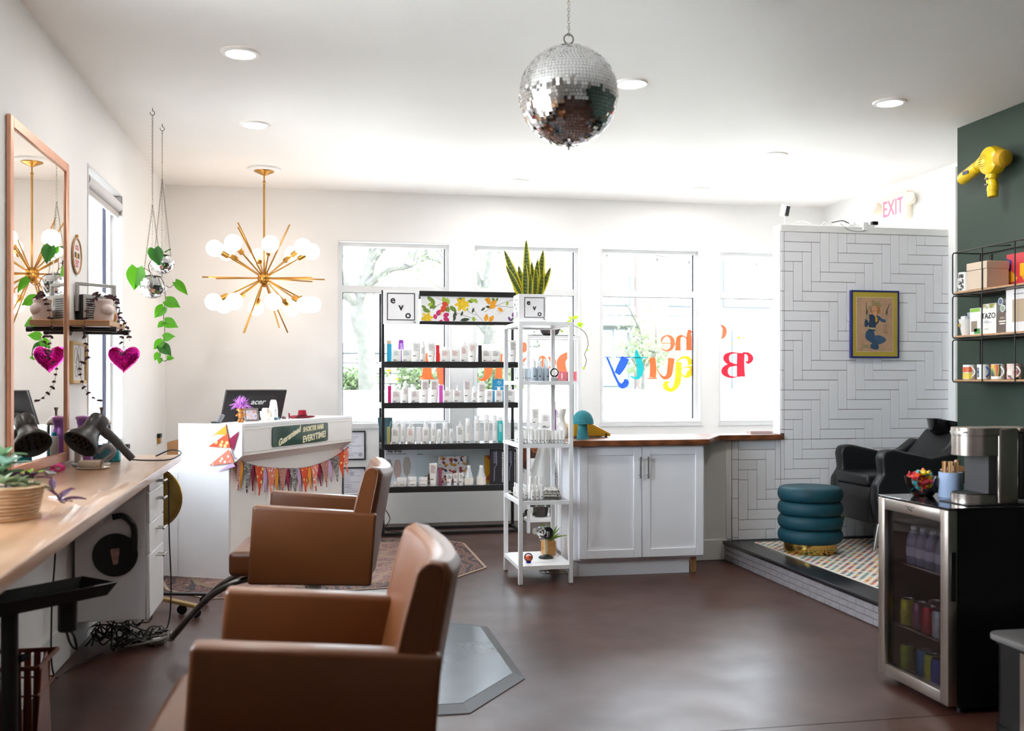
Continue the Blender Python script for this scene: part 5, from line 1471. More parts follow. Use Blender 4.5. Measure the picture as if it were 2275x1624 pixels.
R4 = [ ('jar', 0.647, 0.035, 0.043, 0.043, 'ink'), ('jar', 0.711, 0.083, 0.078, 0.078, 'ink'), ('jar', 0.803, 0.075, 0.084, 0.084, 'ink'), ('jar', 0.898, 0.076, 0.078, 0.078, 'ink'), ('tube', 0.988, 0.073, 0.2, 0.2, 'maroon'), ('box', 1.047, 0.027, 0.152, 0.152, 'plum'), ('tube', 1.128, 0.052, 0.103, 0.103, 'ink'), ('tube', 1.185, 0.041, 0.106, 0.106, 'ink'), ('tube', 1.235, 0.046, 0.106, 0.106, 'ink'), ('flask', 1.306, 0.08, 0.065, 0.174, 'ink'), ('flask', 1.417, 0.083, 0.074, 0.175, 'ink') ]
SHN = ['top product shelf of the black rack', 'second product shelf of the black rack', 'third product shelf of the black rack', 'lowest shelf of the black rack']
for ri, (row, z) in enumerate(zip((R1, R2, R3, R4), SHELFZ)):
    for i, (k, x, w, hb, ht, col) in enumerate(row):
        nm = NAMES[k][1]
        look = {'box': COLN[col] + ' product carton', 'tall': nm, 'flask': nm}.get(k, nm + ' with ' + COLN.get(col, 'black print'))
        if col == 'aqua': look = 'aqua canister with white cap'
        y = 8.765 if k != 'tall' else 8.86
        put(k, w, hb, ht, col, (x, y + random.uniform(-.004, .004), z + .0005), '%s, %s from the left on the %s' % (look, ORD[i], SHN[ri].replace(' of the black rack', '')), 'products on the ' + SHN[ri], random.uniform(-.06, .06))
        if ri == 2 and k in ('can', 'spray') and i > 0:
            put(k, w, hb, ht, col, (x + .012, y + .085, z + .0005), '%s hidden behind the %s product on the third product shelf' % (nm, ORD[i]), 'products on the ' + SHN[ri])
# display pieces standing behind the products
bc = thing('blue_show_card', 'blue printed card standing behind the second-shelf bottles', 'card', (1.61, 8.93, SHELFZ[1] + .0005))
MB().rbox(-.065, .065, -.002, .002, .0, .205, .001, 1).build('card', mat('sky_blue_card', '#3ea9dc', .5), bc)
MB().box(-.06, .06, -.0028, -.0021, .1, .108).box(-.04, .04, -.0028, -.0021, .135, .139).build('print_lines', M_CAPW, bc, smooth=False)
q = MB(); q.tube([(.016 * math.cos(2 * PI * k / 20), -.0025, .175 + .016 * math.sin(2 * PI * k / 20)) for k in range(20)], .0015, 4, closed=True).tube([(-.011, -.0025, .186), (.011, -.0025, .164)], .0015, 4); q.build('emblem', M_CAPW, bc)
tp = thing('hair_swatch_poster', 'pale blue poster with three hair swatches behind the lowest shelf', 'poster', (.72, 9.0, SHELFZ[3] + .0005))
MB().rbox(-.14, .14, -.002, .002, .0, .312, .001, 1).build('board', mat('pale_blue_board', '#dfe6f0', .5), tp)
text('top drop', .035, M_INK, tp, (-.055, -.0026, .295), bold=.001)
q = MB()
for k in range(2): q.box(-.13, .05, -.0028, -.0021, .262 + k * .008, .266 + k * .008)
q.build('print_lines', INK['grey'], tp, smooth=False)
for dx, top, cc in ((-.11, .24, '#5a5653'), (-.028, .235, '#b5837f'), (.055, .26, '#8f877a')):
    q = MB()
    pl = [(dx + .035 * math.sin(PI * v) ** .5 * (1 if v < .6 else 1.0) * s_, top - .2 * v) for s_, rng in ((1, range(0, 11)), (-1, range(10, -1, -1))) for v in [r / 10 for r in rng]]
    q.prism([p for i, p in enumerate(pl) if i not in (0, 21)], lambda a, b: (a, -.0021, b), lambda a, b: (a, -.0032, b)); q.build('hair_swatch', ramp_mat('swatch' + cc, 'wave', [(0, cc), (1, '#d8d0cc')], .5, (14, 1, 30), 2, 3, distort=6), tp, smooth=False)
bp_ = thing('pale_back_panel', 'pale blue back panel behind the lowest rack shelf', 'panel', (1.24, 9.06, SHELFZ[3] + .0005))
MB().rbox(-.4, .5, -.003, .003, 0, .315, .001, 1).build('sheet', mat('pale_blue_sheet', '#d9e6ea', .5), bp_)
MB().box(-.365, -.315, -.0038, -.0031, .255, .26).box(-.36, -.352, -.0038, -.0031, .297, .303).build('print_lines', INK['ink'], bp_, smooth=False)
def book(label, x, y, z, w, h, m_, t=.014, rz=0., name='book'):
    o = thing(name, label, 'book', (x, y, z), rz)
    MB().rbox(-w / 2, w / 2, -t / 2, t / 2, 0, h, .001, 1).build('cover', m_, o)
    MB().box(-w / 2 + .002, w / 2 - .0005, -t / 2 + .002, t / 2 - .002, h + .0001, h + .0012).build('pages', M_PAPER, o, smooth=False)
    return o
m_fl = fabric('folk_floral_print', '#ece6e6', '#4a3b57', 42)
book('folk floral printed board behind the tubes on the lowest rack shelf', 1.185, 8.98, SHELFZ[3] + .0005, .26, .24, ramp_mat('folk_print', 'voronoi', [(0, '#3e4664'), (.28, '#e9e2e4'), (.55, '#a8382c'), (.63, '#efe9ea'), (.8, '#d99a3a'), (.9, '#ece6e8')], .5, (1, 1, 1), 42, interp='CONSTANT'), .012)
book('mustard floral book behind the flask bottles', 1.506, 8.97, SHELFZ[3] + .0005, .05, .245, ramp_mat('mustard_print', 'voronoi', [(0, '#d99a1f'), (.4, '#d99a1f'), (.6, '#b5532d'), (.7, '#e6b0b8'), (.8, '#d99a1f'), (.92, '#7b2f3f')], .5, (1, 1, 1), 24, interp='CONSTANT'), .03)
for i, (x0, x1) in enumerate(((1.505, 1.63), (1.655, 1.735))):
    t = thing('comb_box', 'tall black comb box, %s of two on the lowest rack shelf' % ('left' if i == 0 else 'right'), 'box', ((x0 + x1) / 2, 8.80, SHELFZ[3] + .0005), 0, 'black comb boxes')
    w = x1 - x0
    MB().rbox(-w / 2, w / 2, -.035, .035, 0, .312, .0015, 1).build('carton', mat('black_carton', '#201c22', .35), t)
    q = MB()
    for k in range(14): q.box(-w * .32 + .0, -w * .1, -.0358, -.0352, .19 + k * .0075, .193 + k * .0075)
    q.tube([(-w * .1, -.0357, .3), (-w * .08, -.0357, .18), (-w * .24, -.0357, .15), (-w * .28, -.0357, .03)], .0035, 6); q.build('comb_picture', mat('lilac_grey', '#8d86a4', .5), t)
    q = MB(); rr = random.Random(4)
    z = .02
    while z < .29:
        h = rr.uniform(.004, .02); q.box(w * .3, w * .38, -.0358, -.0352, z, z + h); z += h + .004
    q.build('print_lines', M_CAPW, t, smooth=False)
gf = thing('cow_figurine', 'small brown and white animal figurine on the lowest rack shelf', 'figurine', (.955, 8.93, SHELFZ[3] + .0005), R(30))
M_COW = fabric('cow_print', '#5a3422', '#e8ded2', 40)
q = MB().sph((0, 0, .055), .024, 14, 10, (1.3, .8, .9)).tube([(.02, 0, .065), (.03, 0, .11), (.034, 0, .13)], [.014, .01, .01], 10).sph((.042, 0, .135), .012, 12, 8, (1.4, .8, .9))
for a, b in ((-.02, -.01), (-.02, .01), (.02, -.01), (.02, .01)): q.tube([(a, b, .04), (a, b, 0)], [.008, .006], 8)
q.build('body', M_COW, gf)
for sg in (-1, 1): MB().tube([(.032, sg * .006, .143), (.03, sg * .009, .165)], [.003, .001], 6).build('ear', M_COW, gf)
tf = thing('teal_leaflet', 'dark teal leaflet sticking out behind the rack corner', 'leaflet', (.60, 8.98, SHELFZ[2] + .0005), R(-8))
q = MB().prism([(-.055, 0), (.03, 0), (.045, .225), (-.09, .225)], lambda a, b: (a, -.001, b), lambda a, b: (a, .001, b)); q.build('sheet', mat('dark_teal_paper', '#3f5f66', .5), tf, smooth=False)
MB().tube([(.0, -.0018, .05), (.012, -.0018, .12), (.035, -.0018, .19)], .004, 6).build('print_curve', mat('aqua_print', '#8fd0c4', .5), tf)
tag(MB().tube(smooth_path([(.58, 9.02, .2), (.62, 8.95, .12), (.58, 8.93, .03), (.7, 8.9, .006), (.85, 8.95, .006), (1.0, 8.88, .006)]), .004, 6).build('rack_cable', M_CABLE), 'black cable trailing on the floor behind the black rack', 'cable')

# ------------------------------------------------------------------ white metal shelf units
M_WMETAL = mat('white_powder_coat', '#f1f1f2', .35)
TIERS = (.13, .558, .935, 1.352)
def shelf_unit(label, x0, x1, y0, y1, top=1.745):
    t = thing('white_shelf_unit', label, 'shelf', ((x0 + x1) / 2, (y0 + y1) / 2, 0), 0, 'white metal shelf units')
    a, b, s = (x1 - x0) / 2, (y1 - y0) / 2, .028
    for sx in (-1, 1):
        for sy in (-1, 1):
            cx, cy = sx * (a - s / 2), sy * (b - s / 2)
            p = MB().rbox(cx - s / 2, cx + s / 2, cy - s / 2, cy + s / 2, .008, top, .002, 1).build('post', M_WMETAL, t)
            MB().box(cx - .011, cx + .011, cy - .011, cy + .011, 0, .0078).build('foot', M_GREYCABLE, p, smooth=False)
    for z in TIERS + (top,):
        q = MB()
        e = .026
        q.box(-a + s, a - s, -b, -b + .022, z - e, z - .0005).box(-a + s, a - s, b - .022, b, z - e, z - .0005).box(-a, -a + .022, -b + s, b - s, z - e, z - .0005).box(a - .022, a, -b + s, b - s, z - e, z - .0005)
        fr = q.build('tier_frame', M_WMETAL, t, smooth=False)
        solid = z in (TIERS[0], top)
        MB().box(-a + .022, a - .022, -b + .022, b - .022, z - (.016 if solid else .007), z - .0004).build('shelf_board' if solid else 'glass_shelf', M_WMETAL if solid else M_GLASS, fr, smooth=False)
    return t
shelf_unit('white metal shelf unit in front of the counter end', 1.29, 1.66, 6.43, 6.98)
shelf_unit('white metal shelf unit standing against the far wall', 1.80, 2.29, 8.6, 8.98, 1.755)

# square planter with snake plant
cu_ = thing('cube_planter', 'white square planter with diagonal black letters and a snake plant', 'planter', (1.3985, 6.595, 1.7455))
q = MB(); s = .0935
q.box(-s, s, -s, -s + .004, 0, .187).box(-s, s, s - .004, s, 0, .187).box(-s, -s + .004, -s + .004, s - .004, 0, .187).box(s - .004, s, -s + .004, s - .004, 0, .187).box(-s + .004, s - .004, -s + .004, s - .004, 0, .004)
q.build('pot', M_PAPER, cu_, smooth=False)
MB().box(-s + .0045, s - .0045, -s + .0045, s - .0045, .16, .17).build('soil', M_SOIL, cu_, smooth=False)
evo_face(cu_, .012, .095, .175, -s - .0012)
evo_face(cu_, -s - .0012, .095, .15, .02, -PI / 2).location = (-s - .0012, .0, .095)
M_SGREEN = leaf_mat('snake_green', '#3d4d20', .2)
nt, b = nodes_of(M_SGREEN)
wv = nt.nodes.new('ShaderNodeTexWave'); wv.bands_direction = 'Y'; wv.inputs['Scale'].default_value = 14; wv.inputs['Distortion'].default_value = 5; wv.inputs['Detail'].default_value = 3
tcn = nt.nodes.new('ShaderNodeTexCoord'); nt.links.new(tcn.outputs['Object'], wv.inputs['Vector'])
rpn = nt.nodes.new('ShaderNodeValToRGB'); rpn.color_ramp.elements[0].color = hx('#2f4020'); rpn.color_ramp.elements[1].color = hx('#6b7a34'); nt.links.new(wv.outputs['Fac'], rpn.inputs[0]); nt.links.new(rpn.outputs[0], b.inputs['Base Color'])
M_SYEL = leaf_mat('snake_yellow', '#d3c62c', .45)
def snake(L, Wd, tw, seed):
    q = MB()
    cols = [-1, -.62, 0, .62, 1]
    n = 12
    def pt(c, v):
        w = Wd / 2 * (math.sin(PI * min(1, v * .88 + .12)) ** .6 if v < .97 else .12)
        a = tw * v
        x = c * w
        return (x * math.cos(a), L * v, x * math.sin(a) + abs(c) * .12 * Wd - .10 * L * v * v)
    for j in range(n):
        for i in range(4):
            q.mi = 1 if i in (0, 3) else 0
            q.add([pt(cols[i], j / n), pt(cols[i + 1], j / n), pt(cols[i + 1], (j + 1) / n), pt(cols[i], (j + 1) / n)], [(0, 1, 2, 3)])
    return q.mesh('leaf', [M_SGREEN, M_SYEL])
SL = [snake(.20, .042, .3, 1), snake(.29, .05, .5, 2), snake(.39, .06, .5, 3), snake(.14, .036, .2, 4)]
for (x, y, dx, dy, k, s) in [(-.02, -.02, -.02, .0, 2, 1.0), (-.05, .0, -.28, .1, 1, 1.2), (.045, .01, .16, .1, 1, 1.18), (-.06, -.04, -.42, -.1, 1, .82), (.05, -.04, .33, -.1, 0, 1.1), (-.04, -.05, -.02, -.08, 0, 1.15), (-.01, -.06, .0, -.1, 0, .8), (.02, -.06, .05, -.1, 0, .95),
                         (.035, -.05, .04, .0, 3, 1.1), (.0, .03, .08, .2, 0, 1.1), (.06, .02, .22, .1, 0, 1.05), (-.055, .03, -.3, .2, 3, 1.2), (.03, .0, .1, .0, 0, 1.3), (-.03, .04, -.1, .2, 0, 1.2), (.01, .0, .04, .0, 1, .85), (.055, -.06, .1, -.1, 3, 1.2)]:
    o = place('leaf', SL[k], cu_, (x, y, .168)); orient(o, (dx * 1.3, dy, 1), (.25 * (1 if x > 0 else -1), -1, .2), s)

# little products on the white shelf unit
M_MINI = [M_BOT, mat('clear_mini', '#dfe3ea', .2), mat('slate_mini', '#b9c6d0', .3)]
mini_shapes = {}
def mini(kind, w, h, mi):
    k = (kind, w, h, mi)
    if k in mini_shapes: return mini_shapes[k]
    r = w / 2
    if kind == 'b':
        P_ = [('body', MB().lathe([(r * .94, 0), (r, .003), (r, h * .62), (r * .6, h * .68)], 16).mesh('body', M_MINI[mi])), ('cap', MB().lathe([(r * .62, h * .685), (r * .62, h * .98), (r * .5, h)], 14).mesh('cap', M_CAPW))]
    else:
        def tb(u, v): return (r * (.8 + .2 * v) * math.cos(u * 2 * PI), (r * .8 * (1 - v) + .002) * math.sin(u * 2 * PI), .01 + (h - .01) * v)
        P_ = [('body', MB().grid(tb, 16, 5).mesh('body', M_MINI[mi])), ('cap', MB().lathe([(r * .75, 0), (r * .75, .0098)], 14).mesh('cap', M_CAPW))]
    P_.append(('label_print', MB().box(-r * .35, r * .25, -r * .86 - .0022 if kind != 'b' else -r * 1.004, -r * .86 - .0016 if kind != 'b' else -r * .97, h * .2, h * .26).mesh('label_print', M_INK, False)))
    mini_shapes[k] = P_
    return P_
def put_mini(kind, w, h, mi, loc, label, group):
    nm = 'mini_bottle' if kind == 'b' else 'mini_tube'
    t = thing(nm, label, 'bottle' if kind == 'b' else 'tube', loc, random.uniform(-.3, .3), group)
    for n, me in mini(kind, w, h, mi): place(n, me, t)
def mini_rows(spec, z, tier):
    cnt = 0
    for (kind, mi, w, h, xs, ys, look) in spec:
        for j, y in enumerate(ys):
            for i, x in enumerate(xs):
                put_mini(kind, w, h, mi, (x + random.uniform(-.002, .002), y, z + .0003), '%s, %s in the %s row, %s' % (look, ORD[i], ('front', 'second', 'third', 'rear')[j], tier), 'minis on ' + tier)
lin = lambda a, b, n: [a + (b - a) * i / (n - 1) for i in range(n)]
mini_rows([('t', 1, .026, .085, lin(1.335, 1.405, 3), (6.62, 6.69, 6.76), 'clear mini tube'), ('b', 2, .034, .135, lin(1.412, 1.498, 3), (6.52,), 'slate mini bottle'), ('b', 2, .034, .15, lin(1.42, 1.50, 3), (6.58,), 'taller slate mini bottle')], TIERS[3], 'upper glass tier')
mini_rows([('t', 0, .024, .082, lin(1.335, 1.375, 2), (6.6, 6.65, 6.7, 6.75), 'white mini tube at the left'), ('t', 0, .026, .09, lin(1.39, 1.49, 5), (6.49, 6.54), 'white mini tube'), ('t', 0, .026, .082, lin(1.515, 1.615, 5), (6.52, 6.57), 'white mini tube on the right')], TIERS[2], 'middle glass tier')
mini_rows([('b', 0, .026, .09, lin(1.335, 1.37, 2), (6.6, 6.66, 6.72, 6.78), 'white mini bottle at the left'), ('b', 0, .026, .095, lin(1.40, 1.46, 3), (6.5,), 'short white mini bottle'), ('b', 0, .032, .15, lin(1.40, 1.475, 3), (6.57,), 'tall white mini bottle')], TIERS[1], 'lower glass tier')
gl_ = thing('mushroom_globe', 'small clear globe ornament with a mushroom on a grey base', 'ornament', (1.555, 6.53, TIERS[3] + .0003))
MB().lathe([(.022, 0), (.024, .003), (.024, .02), (.02, .024)], 20).build('base', mat('light_grey_base', '#bfc2c0', .5), gl_)
MB().lathe([(.004, .0242), (.004, .045), (.016, .045), (.013, .06), (.0, .066)], 16).build('mushroom', mat('white_mushroom', '#ece4e0', .5), gl_)
MB().sph((0, 0, .056), .031, 20, 12).build('globe', M_GLASS, gl_)
for i, x in enumerate((2.13, 2.225)):
    t = thing('pink_carton', 'square coral pink carton, %s of two on the rear white shelf' % ('left' if i == 0 else 'right'), 'box', (x, 8.70, TIERS[3] + .0003), 0, 'coral pink cartons')
    MB().rbox(-.042, .042, -.042, .042, 0, .085, .001, 1).build('carton', mat('coral_carton', '#e07480', .5), t)
    MB().box(-.005, .005, -.0428, -.0421, .02, .07).box(-.03, .03, -.0428, -.0421, .008, .01).build('print_lines', M_CAPW, t, smooth=False)
for i, (k, x, w, hb, ht) in enumerate((('tube', 1.89, .07, .17, .17), ('cap', 1.985, .075, .12, .15), ('tube', 2.08, .07, .165, .165))):
    put(k, w, hb, ht, 'grey', (x, 8.68, TIERS[2] + .0003), '%s with grey print, %s from the left on the rear white shelf' % (NAMES[k][1], ORD[i]), 'products on the rear white shelf')
wbx = thing('white_carton', 'plain white carton on the rear white shelf below the counter', 'box', (1.90, 8.70, TIERS[1] + .0003))
MB().rbox(-.055, .055, -.045, .045, 0, .1, .002, 1).build('carton', M_PAPER, wbx)
MB().box(-.03, .02, -.0458, -.0452, .03, .033).box(-.03, .0, -.0458, -.0452, .02, .023).build('print_lines', INK['grey'], wbx, smooth=False)
rp2 = thing('portrait_poster', 'dark red portrait print standing on the rear white shelf', 'poster', (1.92, 8.86, TIERS[1] + .0003))
MB().rbox(-.11, .11, -.004, .004, 0, .34, .001, 1).build('board', mat('dark_brown_print', '#4a2a20', .5, var=.4, scale=14), rp2)
q = MB().prism([(.045 * math.cos(2 * PI * k / 24) + .01, .062 * math.sin(2 * PI * k / 24) + .2) for k in range(24)], lambda a, b: (a, -.0041, b), lambda a, b: (a, -.0052, b)); q.build('face_shape', mat('amber_skin_print', '#a5633a', .6), rp2, smooth=False)
q = MB().prism([(-.06, .34), (-.05, .2), (-.075, .08), (-.1, .02), (-.105, .34)], lambda a, b: (a, -.0041, b), lambda a, b: (a, -.006, b)).prism([(.08, .338), (.07, .2), (.09, .08), (.1, .02), (.108, .338)], lambda a, b: (a, -.0041, b), lambda a, b: (a, -.006, b)); q.build('hair_shape', mat('auburn_print', '#7a3a22', .6), rp2, smooth=False)
for sx in (-1, 1): MB().prism([(.01 + sx * .018 + .007 * math.cos(2 * PI * k / 10), .21 + .004 * math.sin(2 * PI * k / 10)) for k in range(10)], lambda a, b: (a, -.0053, b), lambda a, b: (a, -.0056, b)).build('eye_shape', M_INK, rp2, smooth=False)
MB().prism([(.01 + .014 * math.cos(2 * PI * k / 12), .165 + .005 * math.sin(2 * PI * k / 12)) for k in range(12)], lambda a, b: (a, -.0053, b), lambda a, b: (a, -.0056, b)).build('mouth_shape', mat('lip_print', '#7c2a22', .6), rp2, smooth=False)
# plant bowl on top of the rear unit
pb = thing('trailing_plant_bowl', 'dark bowl with a trailing lime-leaved plant on the rear white shelf', 'plant', (2.05, 8.79, 1.7555))
MB().rbox(-.22, .22, -.06, .06, 0, .012, .003, 1).build('tray', M_BLACK, pb)
MB().lathe([(.05, .0125), (.075, .02), (.1, .07), (.105, .085), (.095, .085), (.07, .04), (.001, .035)], 28, cap1=False).build('bowl', mat('charcoal_bowl', '#3b3532', .5), pb)
M_LIME = leaf_mat('lime_trailing_leaf', '#a6d820', .5)
lml = leaf_mesh('leaf', .045, .04, M_LIME, 'heart', nu=4, nv=5)
v1 = [(.06, 0, .08), (.14, -.04, .11), (.24, -.08, .08), (.31, -.1, .02), (.33, -.1, -.08), (.30, -.1, -.16), (.315, -.1, -.22), (.29, -.1, -.3)]
v2 = [(-.06, 0, .08), (-.14, -.04, .05), (-.2, -.08, -.02), (-.24, -.1, -.1), (-.23, -.1, -.16)]
MB().tube(smooth_path(v1), .0028, 5).tube(smooth_path(v2), .0025, 5).tube(smooth_path([(.05, 0, .08), (.16, -.06, .14), (.2, -.08, .16)]), .002, 5).build('vines', M_STEM, pb)
for p, d, s in [((.2, -.08, .16), (.7, -.4, .3), 1.1), ((.18, -.07, .15), (-.5, -.4, .6), 1.0), ((.16, -.06, .14), (.3, -.6, -.6), 1.1), ((.24, -.08, .1), (.7, -.5, .3), 1.2), ((.14, -.05, .11), (.1, -.7, -.7), 1.1), ((.1, -.06, .05), (-.3, -.8, -.3), 1.0), ((.15, -.08, .04), (.4, -.8, -.4), 1.0), ((-.1, -.04, .07), (-.6, -.6, .2), .8), ((.29, -.1, -.28), (-.3, -.6, -.6), .6), ((.32, -.1, -.12), (.2, -.6, -.7), .5), ((.26, -.09, .08), (.2, -.7, .6), 1.0)]:
    orient(place('leaf', lml, pb, p), d, (0, -.8, .6), s)
lp = thing('dark_vine_plant', 'dark leafy vine spilling over the lowest rear white shelf', 'plant', (1.86, 8.72, TIERS[0] + .0003))
MB().lathe([(.05, 0), (.06, .006), (.07, .08), (.062, .08), (.05, .02)], 22, (.1, .05, 0), cap1=False).build('pot', mat('charcoal_bowl', '#3b3532'), lp)
M_DKV = leaf_mat('dark_vine_leaf', '#2f3a2c', .2)
MB().tube(smooth_path([(.1, .05, .07), (.0, -.05, .13), (-.08, -.14, .06), (-.12, -.16, -.06)]), .0025, 5).tube(smooth_path([(.1, .05, .07), (.2, -.08, .11), (.3, -.14, .03), (.38, -.15, -.03)]), .0025, 5).tube(smooth_path([(.1, .05, .07), (.05, -.1, .16), (.0, -.14, .05)]), .0025, 5).build('vines', M_STEM, lp)
dlf = leaf_mesh('leaf', .04, .032, M_DKV, 'heart', nu=3, nv=4); rr = random.Random(12)
for k in range(26):
    pth_ = random.Random(k).choice([[(.1, .05, .1), (.0, -.05, .13), (-.08, -.14, .06), (-.12, -.16, -.05)], [(.1, .05, .1), (.2, -.08, .11), (.3, -.14, .03), (.38, -.15, -.03)], [(.1, .05, .12), (.05, -.1, .16), (.0, -.14, .05)]])
    i = rr.randrange(len(pth_) - 1); p = Vector(pth_[i]).lerp(Vector(pth_[i + 1]), rr.random())
    orient(place('leaf', dlf, lp, p), (rr.uniform(-1, 1), rr.uniform(-1, 0), rr.uniform(-.8, .5)), (0, -.7, .7), rr.uniform(.7, 1.2))
gbx = thing('green_moss_box', 'dark box of green moss on the lowest rear white shelf', 'planter', (2.15, 8.74, TIERS[0] + .0003))
MB().rbox(-.1, .1, -.06, .06, 0, .09, .003, 1).build('box', mat('slate_box', '#4a4a55', .6), gbx)
q = MB(); rr = random.Random(3)
for k in range(60): q.sph((rr.uniform(-.09, .09), rr.uniform(-.05, .05), .095 + rr.uniform(0, .02)), .014, 6, 4)
o = q.build('moss', mat('moss', '#5f7a3a', .9, var=.3), gbx); o['kind'] = 'stuff'

# bottom tier of the front unit
vd = thing('vintage_hair_dryer', 'black and chrome vintage hair dryer on a stand on the lowest white tier', 'hair dryer', (1.535, 6.7, TIERS[0] + .0003), R(10))
MB().lathe([(.05, 0), (.052, .006), (.045, .014), (.02, .02), (.018, .026)], 28).build('stand_foot', M_BLKPL, vd)
MB().lathe([(.0135, .0262), (.0135, .125), (.011, .13)], 18).build('handle_post', mat('cream_bakelite', '#cdb68a', .4), vd)
q = MB(); q.T = Matrix.Translation((.005, 0, .175)) @ Matrix.Rotation(PI / 2, 4, 'X'); q.lathe([(.03, -.03), (.042, -.024), (.044, 0), (.042, .024), (.03, .03)], 26); q.T = None; q.lathe([(.012, .1305), (.016, .14), (.014, .15)], 14); q.build('motor_housing', M_BLKPL, vd)
q = MB(); q.T = Matrix.Translation((-.03, -.015, .185)) @ Matrix.Rotation(R(-80), 4, 'Y') @ Matrix.Rotation(R(20), 4, 'X'); q.lathe([(.03, .0), (.034, .01), (.034, .03), (.024, .045), (.02, .075), (.022, .078)], 22); q.build('nozzle', mat('polished_chrome', '#d8d8d8', .08, 1), vd)
q = MB(); q.rbox(-.012, .012, -.036, -.0305, .15, .19, .004, 2); q.build('badge', mat('polished_chrome', '#d8d8d8'), vd)
q = MB(); q.rbox(-.055, -.03, -.025, .0, .125, .155, .01, 3); q.build('nozzle_grip', mat('polished_chrome', '#d8d8d8'), vd)
pg = thing('wooden_grass_pot', 'square bamboo pot of green grass on the lowest white tier', 'plant', (1.585, 6.84, TIERS[0] + .0003))
q = MB(); q.rbox(-.045, .045, -.045, .045, 0, .1, .008, 3); q.build('pot', ramp_mat('bamboo', 'wave', [(0, '#b07a3c'), (1, '#d29a55')], .4, (8, 8, 1), 3, 2, distort=2), pg)
gb = leaf_mesh('blade', .13, .012, leaf_mat('grass_blade', '#7d9a33', .3), 'blade', nu=2, nv=5, droop=.35)
rr = random.Random(6)
q = MB()
for k in range(60):
    a = rr.uniform(0, 6.28); e = rr.uniform(.5, 1.5)
    d = Vector((math.cos(a) * math.cos(e), math.sin(a) * math.cos(e), math.sin(e))); z = Vector((0, -.5, 1)); z = (z - d * z.dot(d)).normalized(); x = d.cross(z)
    q.T = Matrix.Translation((rr.uniform(-.03, .03), rr.uniform(-.03, .03), .1)) @ Matrix((x, d, z)).transposed().to_4x4() @ Matrix.Scale(rr.uniform(.5, .95), 4)
    q.add([v.co for v in gb.vertices], [tuple(p.vertices) for p in gb.polygons])
q.T = None
o = q.build('grass', MATS['grass_blade'], pg); o['kind'] = 'stuff'
MB().tube(smooth_path([(-.06, -.05, .06), (-.02, -.052, .045), (.03, -.052, .065), (.045, -.055, .05), (.03, -.06, -.0), (.06, -.08, .004)], 5), .0018, 5).build('tan_cord', mat('tan_cord', '#c9a582', .6), pg)
ob_ = thing('orange_glass_ball', 'glass ball with an orange and blue swirl on the lowest white tier', 'paperweight', (1.38, 6.55, TIERS[0] + .0003))
MB().lathe([(.016, 0), (.02, .004), (.014, .01)], 18).build('blue_foot', mat('cobalt_glass', '#3a22a8', .1, coat=.5), ob_)
MB().sph((0, 0, .036), .03, 20, 14).build('glass', M_GLASS, ob_)
MB().sph((0, 0, .032), .024, 18, 12, (1, 1, .75)).build('orange_swirl', mat('orange_swirl', '#df5420', .2, var=.3, scale=60), ob_)
sc_ = thing('patterned_scarf', 'folded black and white scarf on the lower glass tier', 'scarf', (1.555, 6.70, TIERS[1] + .0003))
M_SCARF = fabric('scarf_print', '#e6e2de', '#2c282a', 70)
for k in range(3): MB().rbox(-.07 + k * .004, .07 - k * .005, -.09, .09, .001 + k * .018, .018 + k * .018, .008, 3).build('fold', M_SCARF, sc_)
tb_ = thing('white_tote_cloth', 'white cloth bag hanging beside the half wall end', 'cloth bag', (1.60, 7.03, .9))
def cloth(u, v):
    w = .045 + .055 * min(1, v * 2.2)
    return ((u - .5) * 2 * w, .016 * math.sin(u * 9 + v) * (.3 + v), -.02 - .4 * v)
MB().grid(cloth, 18, 14).build('cloth', mat('white_canvas', '#efece6', .85), tb_)
MB().tube(smooth_path([(-.03, 0, -.03), (-.01, .01, .0), (.03, .03, -.005), (.055, .06, -.004)]), .004, 6).build('strap', mat('white_canvas', '#efece6'), tb_)
q = MB()
for k in range(10): q.box(.07 + (k % 3) * .005, .074 + (k % 3) * .005, -.03, -.028, -.2 - k * .022, -.19 - k * .022)
q.build('black_print', M_INK, tb_, smooth=False)
tag(MB().tube(smooth_path([(1.648, 7.06, .9), (1.67, 7.02, .75), (1.675, 7.0, .62), (1.66, 6.99, .58), (1.67, 6.98, .56), (1.685, 6.97, .5), (1.67, 6.98, .56), (1.68, 6.97, .49)], 5), .003, 6).build('bundled_lead', M_GREYCABLE), 'grey bundled cord hanging at the counter end', 'cord')
cable_pile('pale_cable_coil', 'pale cables coiled on the floor behind the white shelf foot', (1.62, 6.85), 4, .06, .12, 8, mat('pale_cable', '#b5a38c', .5), .004, .04)

# on the walnut counter
tlamp = thing('mushroom_lamp', 'teal rope-wrapped mushroom lamp on the walnut counter', 'lamp', (1.81, 6.75, .9455))
M_TEAL = mat('teal_rope', '#3f8f99', .85, var=.2, scale=40)
pr = []
for k in range(14): pr += [(.042 - .012 * (k / 13) + .0016, k * .0075), (.042 - .012 * (k / 13) - .0006, k * .0075 + .0038)]
MB().lathe([(.0, 0)] + pr, 28, cap0=False).build('stem', M_TEAL, tlamp)
pr = [(.02, .104), (.076, .105)]
for k in range(17):
    a = k / 16 * PI / 2
    pr += [(.077 * math.cos(a) + .0018, .109 + .092 * math.sin(a)), (.077 * math.cos(a + .04) - .0008, .109 + .092 * math.sin(a + .04))]
MB().lathe([(max(r, .0005), z) for r, z in pr], 32).build('shade', M_TEAL, tlamp)
tw = thing('yellow_typewriter', 'mustard yellow portable typewriter on the walnut counter', 'typewriter', (1.915, 7.0, .9455), R(4))
M_MUST = mat('mustard_enamel', '#c99a2b', .35)
